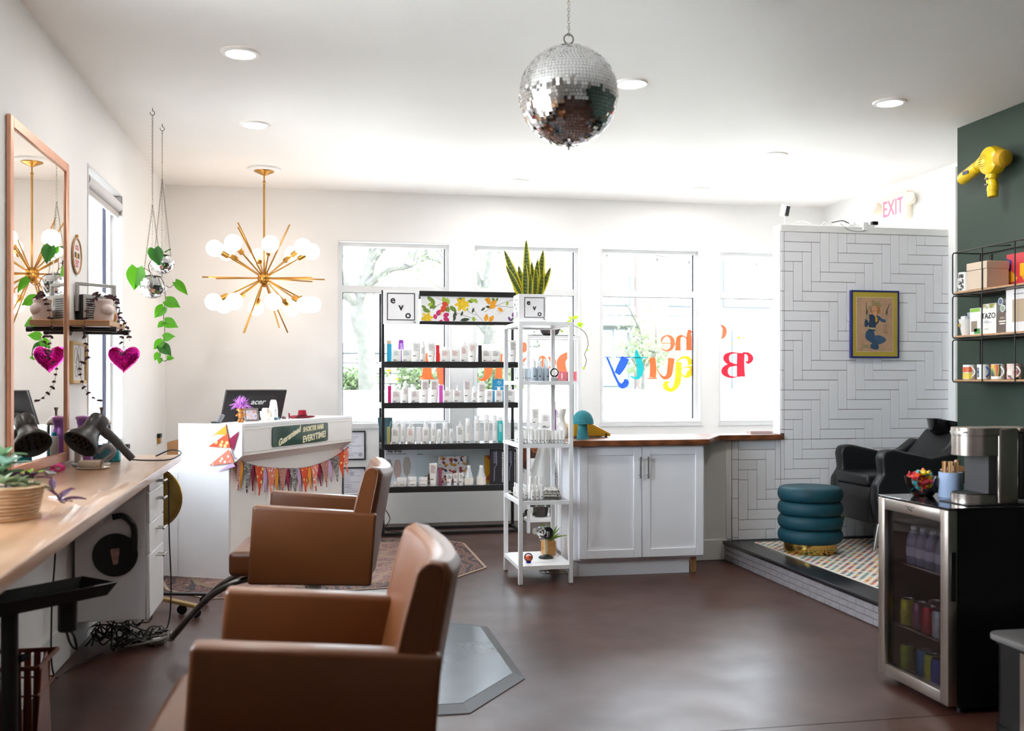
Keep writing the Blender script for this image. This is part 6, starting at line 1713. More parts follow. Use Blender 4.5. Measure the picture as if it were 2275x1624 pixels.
MB().bprism([(-.14, .008), (.14, .008), (.14, .028), (.05, .075), (.0, .1), (-.14, .1)], 'y', -.1, .1, .006, 2).build('body', M_MUST, tw)
q = MB()
for k in range(10): q.box(.05 + (k % 5) * .018, .062 + (k % 5) * .018, -.06 + (k // 5) * .06, -.01 + (k // 5) * .06, .066 - (k % 5) * .0095, .073 - (k % 5) * .0095)
q.build('keys', M_BLKPL, tw, smooth=False)
q = MB(); q.T = Matrix.Translation((-.06, 0, .112)) @ Matrix.Rotation(PI / 2, 4, 'X'); q.lathe([(.014, -.11), (.014, .11)], 16); q.build('roller', M_BLKPL, tw)
q = MB(); q.T = Matrix.Translation((.105, -.1015, .022)) @ Matrix.Rotation(PI / 2, 4, 'X'); q.lathe([(.007, -.001), (.007, .001)], 16); q.build('emblem', M_INK, tw)
for a in (-.11, .11):
    for b in (-.08, .08): MB().cyl((a, b), .01, 0, .0085, 12).build('foot', M_BLKPL, tw)
vz = thing('white_wavy_vase', 'tall white curvy vase at the left end of the counter', 'vase', (1.735, 7.02, .9455))
def vzf(u, v):
    r = .028 + .008 * math.sin(v * 7 + 1.2) - .006 * v
    return (r * math.cos(u * 2 * PI) + .01 * math.sin(v * 6), r * .8 * math.sin(u * 2 * PI), .205 * v)
MB().grid(vzf, 24, 20).build('body', mat('white_porcelain', '#f1eeec', .3), vz)
MB().lathe([(.018, .0005), (.018, .003)], 16).build('bottom', mat('white_porcelain', '#f1eeec'), vz)
put('tall', .034, .2, .255, 'purple', (1.70, 7.16, .9455), 'tall purple bottle standing behind the white vase', 'products on the counter')
tr_ = thing('clear_acrylic_tray', 'low clear tray on the windowsill end of the walnut ledge', 'tray', (3.33, 7.17, .9455))
MB().box(-.09, .09, -.04, .04, 0, .003).box(-.09, .09, -.04, -.037, .003, .02).box(-.09, .09, .037, .04, .003, .02).box(-.09, -.087, -.037, .037, .003, .02).box(.087, .09, -.037, .037, .003, .02).build('tray', mat('clear_pinkish', '#d8c3c3', .15), tr_, smooth=False)
MB().rbox(-.07, .06, -.02, .02, .0035, .01, .002, 1).build('pen', M_GREYCABLE, tr_)

# ------------------------------------------------------------------ painted window lettering (seen from inside, so mirrored)
YGL = YF + .1068
def gA(x, y):
    X = 2.792 + (x - 350) * .0013985 if x < 1000 else 3.701 + (x - 1000) * .001442
    return X, 1.893 - (y - 700) * .001338
def gB(x, y): return .55 + x * .0005965, 1.90 - y * .000592
def gC(x, y): return 1.907 + (x / 5.414 - 50) * .00455, 1.91 - (y / 5.414 - 20) * .0044
PAINT = {k: leaf_mat('window_paint_' + k, v, .22) for k, v in dict(salmon='#d9603e', orange='#d85a2e', red='#c0182c', blue='#1f4cae', teal='#128f92', yellow='#d6a41c').items()}
def letter(win, name, col, g, strokes):
    q = MB()
    for n_, st in enumerate(strokes):
        yo = YGL - .0001 * n_
        pts = []
        for x, y, w in st:
            X, Z = g(x, y); X2, Z2 = g(x + w, y); pts.append((X, Z, abs(X2 - X)))
        L_, R_ = ribbon(pts, 6)
        for i in range(len(L_) - 1): q.add([(L_[i][0], yo, L_[i][1]), (L_[i + 1][0], yo, L_[i + 1][1]), (R_[i + 1][0], yo, R_[i + 1][1]), (R_[i][0], yo, R_[i][1])], [(0, 1, 2, 3)])
    o = q.build('painted_' + name, PAINT[col], win, smooth=False)
    return o
W3, W4, W2, W1 = WIN[2], WIN[3], WIN[1], WIN[0]
letter(W3, 'letter', 'salmon', gA, [[(772, 812, 8), (782, 782, 16), (815, 762, 12), (848, 778, 28), (860, 818, 36), (848, 858, 26), (812, 876, 12), (784, 866, 8), (774, 848, 4)], [(774, 818, 6), (850, 818, 6)]])
letter(W3, 'letter', 'orange', gA, [[(985, 716, 20), (983, 770, 40), (983, 860, 42), (983, 872, 56)], [(975, 790, 10), (940, 764, 12), (908, 775, 30), (900, 820, 40), (900, 862, 42), (900, 874, 58)], [(985, 722, 18), (1012, 738, 6)]])
letter(W3, 'letter', 'blue', gA, [[(345, 927, 8), (392, 927, 8)], [(430, 927, 8), (536, 927, 8)], [(505, 930, 60), (470, 1000, 62), (440, 1052, 44)], [(368, 930, 16), (410, 1030, 18), (450, 1115, 22), (480, 1140, 40), (508, 1115, 44), (495, 1090, 16)]])
letter(W3, 'letter', 'teal', gA, [[(585, 870, 10), (592, 920, 40), (612, 980, 50), (612, 1040, 48), (590, 1082, 24), (542, 1068, 6)], [(545, 928, 10), (662, 928, 10)]])
letter(W3, 'letter', 'orange', gA, [[(705, 928, 46), (712, 1000, 48), (708, 1078, 50)], [(668, 1084, 8), (742, 1084, 8)], [(850, 930, 50), (842, 1000, 46), (830, 1060, 40), (795, 1080, 22), (760, 1050, 10), (742, 1010, 6)]])
letter(W3, 'letter', 'yellow', gA, [[(905, 960, 44), (903, 1040, 48), (896, 1110, 48), (870, 1160, 34), (835, 1172, 30), (806, 1145, 40), (812, 1118, 30), (835, 1112, 8)], [(890, 955, 10), (930, 928, 16), (975, 930, 26), (992, 962, 36), (975, 985, 12)], [(1004, 1010, 24), (985, 1050, 44), (955, 1072, 18), (925, 1050, 8)], [(925, 1010, 6), (960, 1000, 10), (1010, 1000, 24)]])
letter(W4, 'letter', 'red', gA, [[(1372, 888, 60), (1370, 980, 58), (1374, 1072, 66)], [(1345, 890, 10), (1295, 892, 16), (1262, 925, 46), (1285, 968, 26), (1345, 980, 8)], [(1345, 984, 8), (1280, 988, 26), (1250, 1030, 52), (1285, 1070, 18), (1345, 1074, 8)], [(1385, 890, 10), (1425, 895, 24), (1447, 930, 44), (1428, 962, 24), (1408, 950, 8)]])
letter(W4, 'letter', 'salmon', gA, [[(1222, 676, 8), (1246, 700, 28), (1250, 735, 34), (1238, 768, 22), (1222, 782, 4)]])
def star(win, cx, cy, r, g, col='yellow'):
    pts = []
    for k in range(24):
        a = 2 * PI * k / 24; rad = r / (1 + 5.5 * abs(math.sin(2 * a)) ** .75)
        pts.append(g(cx + rad * .9 * math.cos(a), cy + rad * 1.05 * math.sin(a)))
    MB().poly([(p[0], YGL, p[1]) for p in pts]).build('painted_star', PAINT[col], win, smooth=False)
star(W4, 1357, 772, 58, gA); star(W4, 1315, 718, 20, gA); star(W4, 1302, 818, 26, gA)
star(W1, 165, 755, 130, gB); star(W1, 305, 897, 85, gB)
letter(W1, 'letter', 'orange', gB, [[(790, 480, 150), (788, 600, 145), (785, 800, 150), (780, 880, 230)], [(660, 888, 18), (905, 888, 18)]])
letter(W1, 'letter', 'salmon', gB, [[(1000, 480, 150), (1000, 700, 140), (1010, 850, 120), (1025, 990, 60)], [(1060, 740, 40), (1095, 820, 50), (1122, 860, 16)]])
letter(W2, 'letter', 'orange', gB, [[(1785, 480, 150), (1790, 700, 150), (1770, 830, 110), (1700, 905, 50), (1640, 900, 20), (1612, 850, 6)]])
letter(W2, 'letter', 'orange', gB, [[(1970, 480, 110), (1965, 700, 110), (1960, 880, 120)]])
letter(W2, 'letter', 'salmon', gC, [[(330, 330, 30), (355, 360, 60), (360, 400, 60), (335, 450, 30)], [(330, 560, 40), (370, 520, 20), (400, 540, 12)]])
letter(W2, 'letter', 'salmon', gC, [[(520, 520, 16), (570, 505, 40), (590, 560, 70), (560, 640, 90), (560, 760, 90)], [(640, 505, 20), (690, 550, 80), (685, 610, 60), (640, 640, 20)]])
letter(W2, 'letter', 'salmon', gC, [[(950, 462, 16), (880, 470, 60), (800, 540, 105), (800, 640, 110), (860, 730, 70), (940, 760, 20)]])

# ------------------------------------------------------------------ shampoo corner on the platform
ru = thing('speckled_rug', 'cream rug with coloured zigzag dashes on the platform', 'rug', (3.75, 6.12, .1455))
m = bpy.data.materials.new('dash_rug'); m.use_nodes = True
nt, b = nodes_of(m); b.inputs['Roughness'].default_value = .95
tc = nt.nodes.new('ShaderNodeTexCoord'); mp = nt.nodes.new('ShaderNodeMapping'); mp.inputs['Scale'].default_value = (34, 30, 1)
nt.links.new(tc.outputs['Object'], mp.inputs[0])
fl2 = nt.nodes.new('ShaderNodeVectorMath'); fl2.operation = 'FLOOR'; nt.links.new(mp.outputs[0], fl2.inputs[0])
wn = nt.nodes.new('ShaderNodeTexWhiteNoise'); wn.noise_dimensions = '2D'; nt.links.new(fl2.outputs[0], wn.inputs['Vector'])
rp = nt.nodes.new('ShaderNodeValToRGB'); rp.color_ramp.interpolation = 'CONSTANT'
for i, (p, c_) in enumerate([(0, '#8a2b3a'), (.14, '#3f6f7a'), (.28, '#c9953c'), (.42, '#4b3a46'), (.56, '#b5502e'), (.7, '#a8a49a'), (.84, '#5a7f7a')]):
    if i > 1: rp.color_ramp.elements.new(p)
    rp.color_ramp.elements[i].position = p; rp.color_ramp.elements[i].color = hx(c_)
nt.links.new(wn.outputs['Value'], rp.inputs[0])
ck = nt.nodes.new('ShaderNodeTexChecker'); ck.inputs['Scale'].default_value = 1; ck.inputs[1].default_value = (1, 1, 1, 1); ck.inputs[2].default_value = (0, 0, 0, 1); nt.links.new(mp.outputs[0], ck.inputs['Vector'])
mx = nt.nodes.new('ShaderNodeMix'); mx.data_type = 'RGBA'; nt.links.new(ck.outputs['Fac'], mx.inputs[0]); mx.inputs[7].default_value = hx('#e2dcd2'); nt.links.new(rp.outputs[0], mx.inputs[6]); nt.links.new(mx.outputs[2], b.inputs['Base Color'])
MB().rbox(-.56, .5, -.95, .82, 0, .007, .002, 1).build('pile', m, ru)
for a_ in (-.565, .5005): MB().box(a_, a_ + .0045, -.955, .825, 0, .006).build('side_binding', mat('cream_binding', '#ddd5c8', .9), ru, smooth=False)

so = thing('channelled_stool', 'teal velvet stool of four stacked rolls on a gold base', 'stool', (3.385, 6.47, .1527))
M_VEL = mat('teal_velvet', '#07414f', .6, var=.25, scale=8)
MB().lathe([(.18, 0), (.182, .003), (.182, .07), (.178, .073)], 40).build('gold_base', M_GOLD, so)
zz = .0735
for k in range(4):
    h = .095 if k < 3 else .1
    pr = [(.165, zz)] + [(.19 + .032 * math.cos(a), zz + h / 2 + h / 2 * math.sin(a)) for a in [-PI / 2 + PI * i / 10 for i in range(11)]]
    if k == 3: pr += [(.15, zz + h + .002), (.08, zz + h + .004), (.001, zz + h + .004)]
    else: pr += [(.165, zz + h)]
    MB().lathe(pr, 44, cap0=True, cap1=(k != 3)).build('velvet_roll', M_VEL, so)
    zz += h + .0005

sc2 = thing('shampoo_chair', 'black leather shampoo chair with a backwash basin on the platform', 'shampoo chair', (3.82, 6.66, .1527))
prof = [(.03, .19), (-.005, .36), (.0, .47), (.05, .545), (.035, .66), (.055, .71), (.13, .72), (.42, .655), (.55, .68), (.66, .76), (.78, .74), (.80, .19)]
for sg in (-1, 1):
    y0, y1 = (.225, .335) if sg > 0 else (-.335, -.225)
    MB().bprism(prof, 'y', y0, y1, .022, 3).build('armrest', M_BLKLEATHER, sc2)
MB().bprism([(.0, .19), (-.012, .36), (.01, .455), (.7, .44), (.7, .19)], 'y', -.222, .222, .015, 2).build('base_shell', M_BLKLEATHER, sc2)
MB().rbox(-.015, .55, -.22, .22, .452, .535, .025, 4).build('seat', M_BLKLEATHER, sc2)
q = MB(); q.T = Matrix.Translation((.5, 0, .5)) @ Matrix.Rotation(R(42), 4, 'Y'); q.rbox(-.06, .05, -.22, .22, .0, .42, .035, 4); q.build('backrest', M_BLKLEATHER, sc2)
q = MB(); q.T = Matrix.Translation((.80, 0, .78)) @ Matrix.Rotation(R(12), 4, 'Y')
q.lathe([(.10, -.02), (.16, .02), (.185, .09), (.195, .105), (.18, .108), (.165, .09), (.12, .03), (.001, .01)], 32, cap1=False); q.build('basin', mat('black_gloss_ceramic', '#0f0f11', .12, coat=.4), sc2)
MB().tube([(.80, 0, .2), (.80, 0, .765)], .05, 16).build('basin_pedestal', M_BLKPL, sc2)
for a, b_ in ((.06, -.25), (.06, .25), (.66, -.25), (.66, .25)):
    MB().tube([(a, b_, .19), (a - .04 if a < .3 else a + .04, b_, .0)], [.018, .011], 12).build('leg', M_CHROME, sc2)

# poster on the tiles
po = thing('framed_cowgirl_print', 'blue-framed vintage print of a kneeling cowgirl on the tiled wall', 'picture', (4.24, 7.085, 1.793), R(.4))
q = MB(); w, h = .205, .262
for a0, a1, b0, b1 in ((-w, -w + .012, -h, h), (w - .012, w, -h, h), (-w + .012, w - .012, h - .012, h), (-w + .012, w - .012, -h, -h + .012)): q.rbox(a0, a1, -.03, .0, b0, b1, .001, 1)
q.build('frame', mat('navy_frame', '#1f2c6e', .35), po)
MB().box(-w + .011, w - .011, -.024, -.002, -h + .011, h - .011).build('mat_board', mat('olive_gold_mat', '#b7a13e', .7), po, smooth=False)
MB().box(-.16, .155, -.0255, -.0241, -.215, .21).build('print_border', mat('cream_bevel', '#ded0a0', .7), po, smooth=False)
MB().box(-.157, .152, -.0262, -.0256, -.212, .207).build('print_paper', mat('aged_paper', '#bb9678', .8, var=.12, scale=20), po, smooth=False)
PD = [0]
def pp(name, col, pts):
    """flat printed shape; points in the zoomed drawing's own units"""
    PD[0] += 1
    y = -.0263 - .00012 * PD[0]
    f_ = lambda a, b: ((a - 610) / 1000 * .385, (815 - b) / 1400 * .50)
    sp_ = smooth_path([(f_(*p)[0], y, f_(*p)[1]) for p in pts + pts[:1]], 4)[:-1]
    MB().poly(sp_).build(name, mat('poster_' + col, col, .75, var=.1, scale=40), po, smooth=False)
BL, BL2, SK, HT, HR, GN = '#35506b', '#2b4058', '#d09a7c', '#9c8a63', '#a8763c', '#5f5247'
pp('print_leg', BL, [(470, 930), (560, 930), (600, 1050), (680, 1260), (690, 1330), (640, 1370), (500, 1330), (500, 1260), (540, 1230), (420, 1150), (390, 1060), (410, 980)])
pp('print_leg', '#3f5c76', [(590, 1055), (700, 1055), (810, 1100), (850, 1150), (820, 1200), (690, 1255), (640, 1180), (580, 1120)])
pp('print_torso', BL2, [(470, 610), (560, 600), (660, 620), (690, 760), (640, 820), (612, 900), (604, 960), (462, 960), (470, 880), (448, 800), (480, 740)])
pp('print_arm', BL, [(640, 625), (700, 640), (760, 690), (850, 720), (870, 760), (790, 775), (700, 730), (640, 690)])
pp('print_arm', BL2, [(390, 700), (440, 740), (460, 800), (430, 870), (380, 870), (370, 800)])
pp('print_glove', '#a89478', [(385, 690), (410, 590), (440, 560), (470, 590), (470, 640), (470, 790), (440, 740)])
pp('print_glove', '#a89478', [(835, 720), (840, 600), (870, 540), (895, 600), (885, 690), (890, 760), (850, 770)])
pp('print_belt', '#b5ab86', [(470, 885), (610, 895), (600, 930), (470, 915)])
pp('print_neck', SK, [(560, 540), (640, 540), (640, 620), (600, 640), (560, 600)])
pp('print_hair', HR, [(500, 440), (560, 400), (650, 400), (710, 460), (720, 540), (680, 590), (640, 590), (640, 540), (520, 570), (490, 520)])
pp('print_face', SK, [(540, 440), (590, 410), (640, 440), (645, 510), (600, 560), (560, 550), (535, 500)])
pp('print_hat', HT, [(445, 430), (530, 410), (530, 310), (580, 290), (620, 330), (700, 320), (740, 390), (720, 450), (640, 390), (560, 420), (520, 500), (470, 500)])
pp('print_mouth', '#a33b34', [(560, 515), (600, 520), (620, 508), (590, 536)])
pp('print_eye', '#3a2a22', [(563, 468), (578, 462), (590, 468), (578, 474)])
pp('print_eye', '#3a2a22', [(603, 462), (616, 456), (628, 462), (616, 468)])
pp('print_scarf', '#d09a2a', [(600, 650), (630, 640), (660, 700), (650, 760), (615, 770), (610, 700)])
pp('print_boot', '#a39068', [(500, 1260), (380, 1260), (330, 1240), (290, 1270), (340, 1290), (280, 1350), (290, 1390), (350, 1330), (500, 1330)])
pp('print_pistol', GN, [(404, 340), (416, 340), (420, 480), (450, 540), (430, 600), (405, 600), (400, 500)])
pp('print_pistol', GN, [(925, 365), (937, 370), (885, 490), (885, 560), (850, 620), (838, 560), (860, 490)])
q = MB()
for k, (x0, x1) in enumerate(((775, 885), (770, 880), (775, 885), (780, 870), (770, 885), (775, 880), (800, 890))):
    z = (815 - (840 + k * 26)) / 1400 * .5
    q.box((x0 - 610) / 1000 * .385, (x1 - 610) / 1000 * .385, -.0270, -.0264, z, z + (.003 if k in (0, 6) else .0015))
q.build('print_lines', mat('sepia_ink', '#6e5344', .8), po, smooth=False)

# on top of the partition
cm = thing('security_camera', 'small white security camera on top of the partition', 'camera', (3.53, 7.14, 2.5525))
MB().lathe([(.022, 0), (.024, .004), (.01, .01), (.006, .014), (.006, .06), (.011, .065), (.011, .078)], 18).build('stand', M_WHITE, cm)
q = MB(); q.T = Matrix.Translation((-.005, -.005, .11)) @ Matrix.Rotation(R(25), 4, 'Z') @ Matrix.Rotation(R(14), 4, 'X'); q.rbox(-.026, .026, -.024, .03, -.042, .046, .008, 3); q.build('housing', M_WHITE, cm)
q = MB(); q.T = Matrix.Translation((-.005, -.005, .11)) @ Matrix.Rotation(R(25), 4, 'Z') @ Matrix.Rotation(R(14), 4, 'X'); q.rbox(-.02, .02, -.0255, -.0242, -.036, .04, .0005, 1); q.build('face_plate', M_BLKPL, cm)
q = MB(); q.T = Matrix.Translation((-.005, -.005, .11)) @ Matrix.Rotation(R(25), 4, 'Z') @ Matrix.Rotation(R(14), 4, 'X') @ Matrix.Translation((0, -.026, .014)) @ Matrix.Rotation(PI / 2, 4, 'X'); q.lathe([(.01, 0), (.01, .001)], 16); q.build('lens', mat('lens_glass', '#3a3a48', .05, coat=1), cm)
ps = thing('power_strip', 'white power strip with plugs lying on top of the partition', 'power strip', (4.17, 7.13, 2.5525))
MB().rbox(-.12, .1, -.02, .02, .0, .022, .005, 2).build('strip', M_WHITE, ps)
MB().rbox(-.02, .02, -.055, -.022, -.03, .035, .005, 2).build('plug_adapter', M_WHITE, ps)
MB().rbox(.08, .13, -.018, .018, .0225, .05, .003, 1).build('black_adapter', M_BLKPL, ps)
for x_ in (-.07, .04): MB().rbox(x_ - .012, x_ + .012, -.008, .01, .0222, .04, .002, 1).build('plug', M_WHITE, ps)
MB().tube(smooth_path([(-.12, 0, .02), (-.18, -.01, .05), (-.24, .02, .012), (-.31, .0, .04), (-.36, .01, .003), (-.5, .02, .04), (-.58, .03, .003)]), .003, 6).build('white_cord', M_WCABLE, ps)
MB().tube(smooth_path([(-.26, .0, .03), (-.18, -.02, .045), (-.11, .0, .03)]), .0035, 6).build('black_cord', M_CABLE, ps)
MB().tube(smooth_path([(-.2, -.03, .02), (-.14, -.05, -.03), (-.05, -.05, -.04), (.0, -.045, -.03)]), .002, 6).build('grey_cord', M_GREYCABLE, ps)

# exit sign on the right wall
ex = thing('exit_sign', 'cream exit sign with red letters and two lamp heads', 'exit sign', (XR, 8.09, 2.9))
M_CREAMP = mat('cream_plastic', '#f3ead8', .4)
MB().rbox(-.055, -.001, -.2, .2, -.12, .12, .008, 2).build('housing', M_CREAMP, ex)
M_EXIT = mat('exit_red', '#e4607c', .4, emit=.35)
o = text('EXIT', .2, M_EXIT, ex, (-.0562, .02, .0), (PI / 2, 0, -PI / 2), bold=.0015, sx=.8)
for sy in (-1, 1):
    q = MB(); q.T = Matrix.Translation((-.06, sy * .255, .03)) @ Matrix.Rotation(R(-70), 4, 'Y') @ Matrix.Rotation(R(sy * -20), 4, 'X')
    q.lathe([(.02, -.05), (.045, -.02), (.06, .02), (.06, .03)], 24); q.build('lamp_head', M_CREAMP, ex)
    q = MB(); q.T = Matrix.Translation((-.06, sy * .255, .03)) @ Matrix.Rotation(R(-70), 4, 'Y') @ Matrix.Rotation(R(sy * -20), 4, 'X')
    q.lathe([(.055, .031), (.04, .036), (.001, .038)], 24, cap0=True, cap1=False); q.build('lamp_lens', mat('frosted_lens', '#f6f0e0', .2), ex)
    MB().tube([(-.03, sy * .19, .05), (-.05, sy * .23, .04)], .014, 10).build('lamp_arm', M_CREAMP, ex)

# ------------------------------------------------------------------ green wall: yellow hair dryer, wire shelf
yd = thing('yellow_wall_dryer', 'bright yellow vintage hair dryer mounted on the green wall', 'hair dryer', (4.32, 5.79, 2.79))
M_YELP = mat('yellow_plastic', '#e2bd12', .3, coat=.2)
q = MB(); q.T = Matrix.Rotation(-PI / 2, 4, 'Y'); q.lathe([(.06, -.055), (.088, -.04), (.098, 0), (.088, .04), (.06, .056), (.001, .06)], 36, cap1=False); q.build('motor_housing', M_YELP, yd)
MB().tube([(0, .06, .02), (0, .13, -.002), (0, .14, -.006)], [.05, .04, .038], 22).tube([(0, .14, -.006), (0, .3, -.055), (0, .32, -.061), (0, .328, -.063)], [.042, .042, .036, .02], 22).build('barrel', M_YELP, yd)
MB().tube(smooth_path([(0, -.0, -.07), (0, .012, -.12), (0, .0, -.16), (0, .002, -.2), (0, -.002, -.235)]), [.04] * 6 + [.034] * 6 + [.036] * 6 + [.033] * 6 + [.03], 18).build('handle', M_YELP, yd)
MB().tube([(0, -.08, .0), (0, -.125, -.01), (0, -.14, -.012)], [.06, .052, .03], 22).build('rear_cap', mat('mustard_plastic', '#c79a20', .35), yd)
q = MB()
for rr_, n_ in ((.022, 8), (.034, 14), (.046, 18)):
    for k in range(n_):
        a = 2 * PI * k / n_; q.T = Matrix.Translation((-.0585 + (.0 if rr_ < .04 else .003), rr_ * math.cos(a) + .02, rr_ * math.sin(a))) @ Matrix.Rotation(PI / 2, 4, 'Y'); q.cyl((0, 0), .0028, -.002, .002, 8)
q.T = None; o = q.build('vent_holes', mat('dark_vent', '#6a5310', .6), yd); o['kind'] = 'stuff'
MB().rbox(-.046, -.0405, .19, .25, -.045, -.022, .001, 1).build('name_badge', mat('badge_blue', '#3a3f56', .5), yd)
for z in (-.115, -.155): MB().rbox(-.045, -.03, .0, .028, z - .006, z + .006, .002, 1).build('switch', M_GREYCABLE, yd)
MB().tube([(.04, 0, 0), (.0995, 0, 0)], .02, 12).build('wall_mount', M_BLACK, yd)

ws = thing('wire_wall_shelf', 'black wire wall shelf with wooden boards on the green wall', 'shelf', (4.42, 5.5, 0))
Y1s, Y0s = .545, -.75
LZ = (1.345, 1.64, 1.935)
M_WIRE = mat('black_wire', '#23201f', .4, .3)
q = MB()
def cell(y0, y1, z0, z1):
    r = .018
    for xx in (-.215, -.008):
        pts = []
        for cy, cz, a0 in ((y1 - r, z1 - r, 0), (y0 + r, z1 - r, PI / 2), (y0 + r, z0 + r, PI), (y1 - r, z0 + r, 1.5 * PI)):
            pts += [(xx, cy + r * math.cos(a0 + PI / 2 * i / 3), cz + r * math.sin(a0 + PI / 2 * i / 3)) for i in range(4)]
        MB().tube(pts, .0042, 8, closed=True).build('wire_loop', M_WIRE, ws)
    for yy in (y0, y1):
        for zz_ in (z0, z1): MB().tube([(-.215, yy + (.012 if yy == y0 else -.012), zz_), (-.008, yy + (.012 if yy == y0 else -.012), zz_)], .004, 6).build('cross_wire', M_WIRE, ws)
for z0, z1 in ((LZ[0], LZ[1] - .012), (LZ[1], LZ[2] - .012), (LZ[2], 2.215)):
    cell(Y0s, Y1s, z0, z1)
for yy in (.24, -.07, -.4):
    MB().tube([(-.215, yy, LZ[0]), (-.215, yy, 2.215), (-.008, yy, 2.235)], .004, 6).build('upright_wire', M_WIRE, ws)
for z in LZ: MB().rbox(-.21, -.014, Y0s + .01, Y1s - .01, z + .0045, z + .016, .001, 1).build('wooden_board', M_PINE, ws)
for yy in (.44, -.5):
    MB().rbox(-.006, -.0005, yy - .012, yy + .012, 2.13, 2.2, .001, 1).build('wall_bracket', M_WIRE, ws)
SZ = [z + .0165 for z in LZ]
def mug(label, y, z, body, handle, x=4.27, hd_=-1, decal=None, r=.043, h=.098, rz=0.):
    t = thing('mug', label, 'mug', (x, y, z), rz, 'mugs on the wire shelf')
    MB().lathe([(r * .9, 0), (r, .004), (r, h), (r * .93, h), (r * .93, .01), (.001, .008)], 28, cap1=False).build('body', body, t)
    MB().tube([(-.012, hd_ * (r - .003 + .03 * math.sin(PI * k / 10)), h * .18 + h * .64 * k / 10) for k in range(11)], .0055, 8).build('handle', handle, t)
    if decal: decal(t, r, h)
    return t
def band(col, z0, z1, a0=None, a1=None):
    def f_(t, r, h):
        A0, A1 = (PI - 1.25, PI + 1.25) if a0 is None else (a0, a1)
        MB().grid(lambda u, v: (r * 1.012 * math.cos(A0 + (A1 - A0) * u), r * 1.012 * math.sin(A0 + (A1 - A0) * u), h * (z0 + (z1 - z0) * v)), 16, 2).build('printed_band', col if not isinstance(col, str) else mat('mug_' + col, col, .3), t)
    return f_
M_MUGW = mat('white_mug', '#eceae8', .2, coat=.3)
def both(*fs):
    def f_(t, r, h):
        for g_ in fs: g_(t, r, h)
    return f_
mug('white mug with orange and yellow bands on the bottom wire shelf', 5.955, SZ[0], M_MUGW, M_MUGW, decal=both(band('#d9602a', .5, .85), band('#e6cf4c', .05, .45)))
mug('white mug with a navy printed panel and blue handle', 5.81, SZ[0], M_MUGW, mat('blue_handle', '#2c4a80', .3), decal=band(ramp_mat('navy_print', 'voronoi', [(0, '#24304a'), (.5, '#8a929e'), (.75, '#24304a')], .4, (1, 1, 1), 70), .15, .8, PI - 1.5, PI + .2))
mug('white mug with a rainbow print on the bottom wire shelf', 5.67, SZ[0], M_MUGW, M_MUGW, decal=band(ramp_mat('rainbow_print', 'wave', [(0, '#c9503c'), (.3, '#e2b83c'), (.55, '#4e8f5a'), (.8, '#3a3a3e')], .4, (1, 1, 1), 9, 1, distort=3), .2, .97))
mug('mug printed all over with pink flowers on the bottom wire shelf', 5.52, SZ[0], ramp_mat('flower_print', 'voronoi', [(0, '#d85a88'), (.35, '#e8b7a2'), (.6, '#e9dcd4'), (.8, '#3c3a34')], .3, (1, 1, 1), 45), M_MUGW)
mug('white mug with a black printed strip on the top wire shelf', 6.0, SZ[2], M_MUGW, M_MUGW, hd_=1, decal=band(ramp_mat('bw_print', 'voronoi', [(0, '#1d1a1c'), (.55, '#2a2628'), (.7, '#dcd8d4')], .4, (1, 1, 1), 80), .05, .9, PI - .2, PI + .7), h=.13, r=.045)
def carton(name, label, y, z, wy, hgt, m_, dx=.08, x=4.28, decals=(), rz=0., cat='box'):
    t = thing(name, label, cat, (x, y, z), rz)
    MB().rbox(-dx / 2, dx / 2, -wy / 2, wy / 2, 0, hgt, .002, 1).build('carton', m_, t)
    for (n_, y0, y1, z0, z1, mm) in decals: MB().box(-dx / 2 - .0008, -dx / 2 - .0002, y0, y1, z0, z1).build(n_, mm, t, smooth=False)
    return t
M_BEIGE = mat('beige_linen_box', '#cdb9a4', .7)
t = carton('beige_keepsake_box', 'beige lidded box on the top wire shelf', 5.80, SZ[2], .2, .125, M_BEIGE, .16, 4.29)
MB().rbox(-.083, .083, -.103, .103, .1252, .175, .003, 1).build('lid', M_BEIGE, t)
t = carton('bright_print', 'red and purple floral print leaning on the wire shelf', 5.58, SZ[2], .34, .22, ramp_mat('pop_print', 'voronoi', [(0, '#c8323c'), (.4, '#c8323c'), (.55, '#e8a21c'), (.72, '#4a2c86'), (.85, '#d8602a')], .5, (1, 1, 1), 11, interp='CONSTANT'), .012, 4.395, cat='print')
MB().box(-.0085, -.0065, -.05, .04, .07, .15).build('yellow_flower', mat('pop_yellow', '#efb21c', .5), t, smooth=False)
cpz = thing('flared_cup', 'white flared cup with a gold flower holding small packets', 'cup', (4.27, 5.99, SZ[1]))
MB().lathe([(.028, 0), (.03, .004), (.034, .02), (.05, .11), (.047, .11), (.03, .02), (.001, .012)], 28, cap1=False).build('cup', M_MUGW, cpz)
q = MB()
for k in range(6):
    a = k * PI / 3; q.T = Matrix.Translation((-.0445, .012, .07)) @ Matrix.Rotation(a, 4, 'X') @ Matrix.Translation((0, 0, .009)); q.sph((0, 0, 0), .009, 8, 6, (.3, .5, 1))
q.build('gold_flower', M_GOLD, cpz)
MB().rbox(-.03, .0, -.02, .02, .06, .13, .003, 1).build('packet', M_WHITE, cpz); MB().rbox(.003, .025, -.045, -.0, .06, .155, .003, 1).build('packet', mat('grey_packet', '#9aa5ad', .4), cpz); MB().rbox(.0, .02, .005, .03, .06, .145, .003, 1).build('packet', mat('navy_packet', '#2c3a58', .4), cpz)
M_TEAW = mat('tea_carton_white', '#e9e7e2', .5)
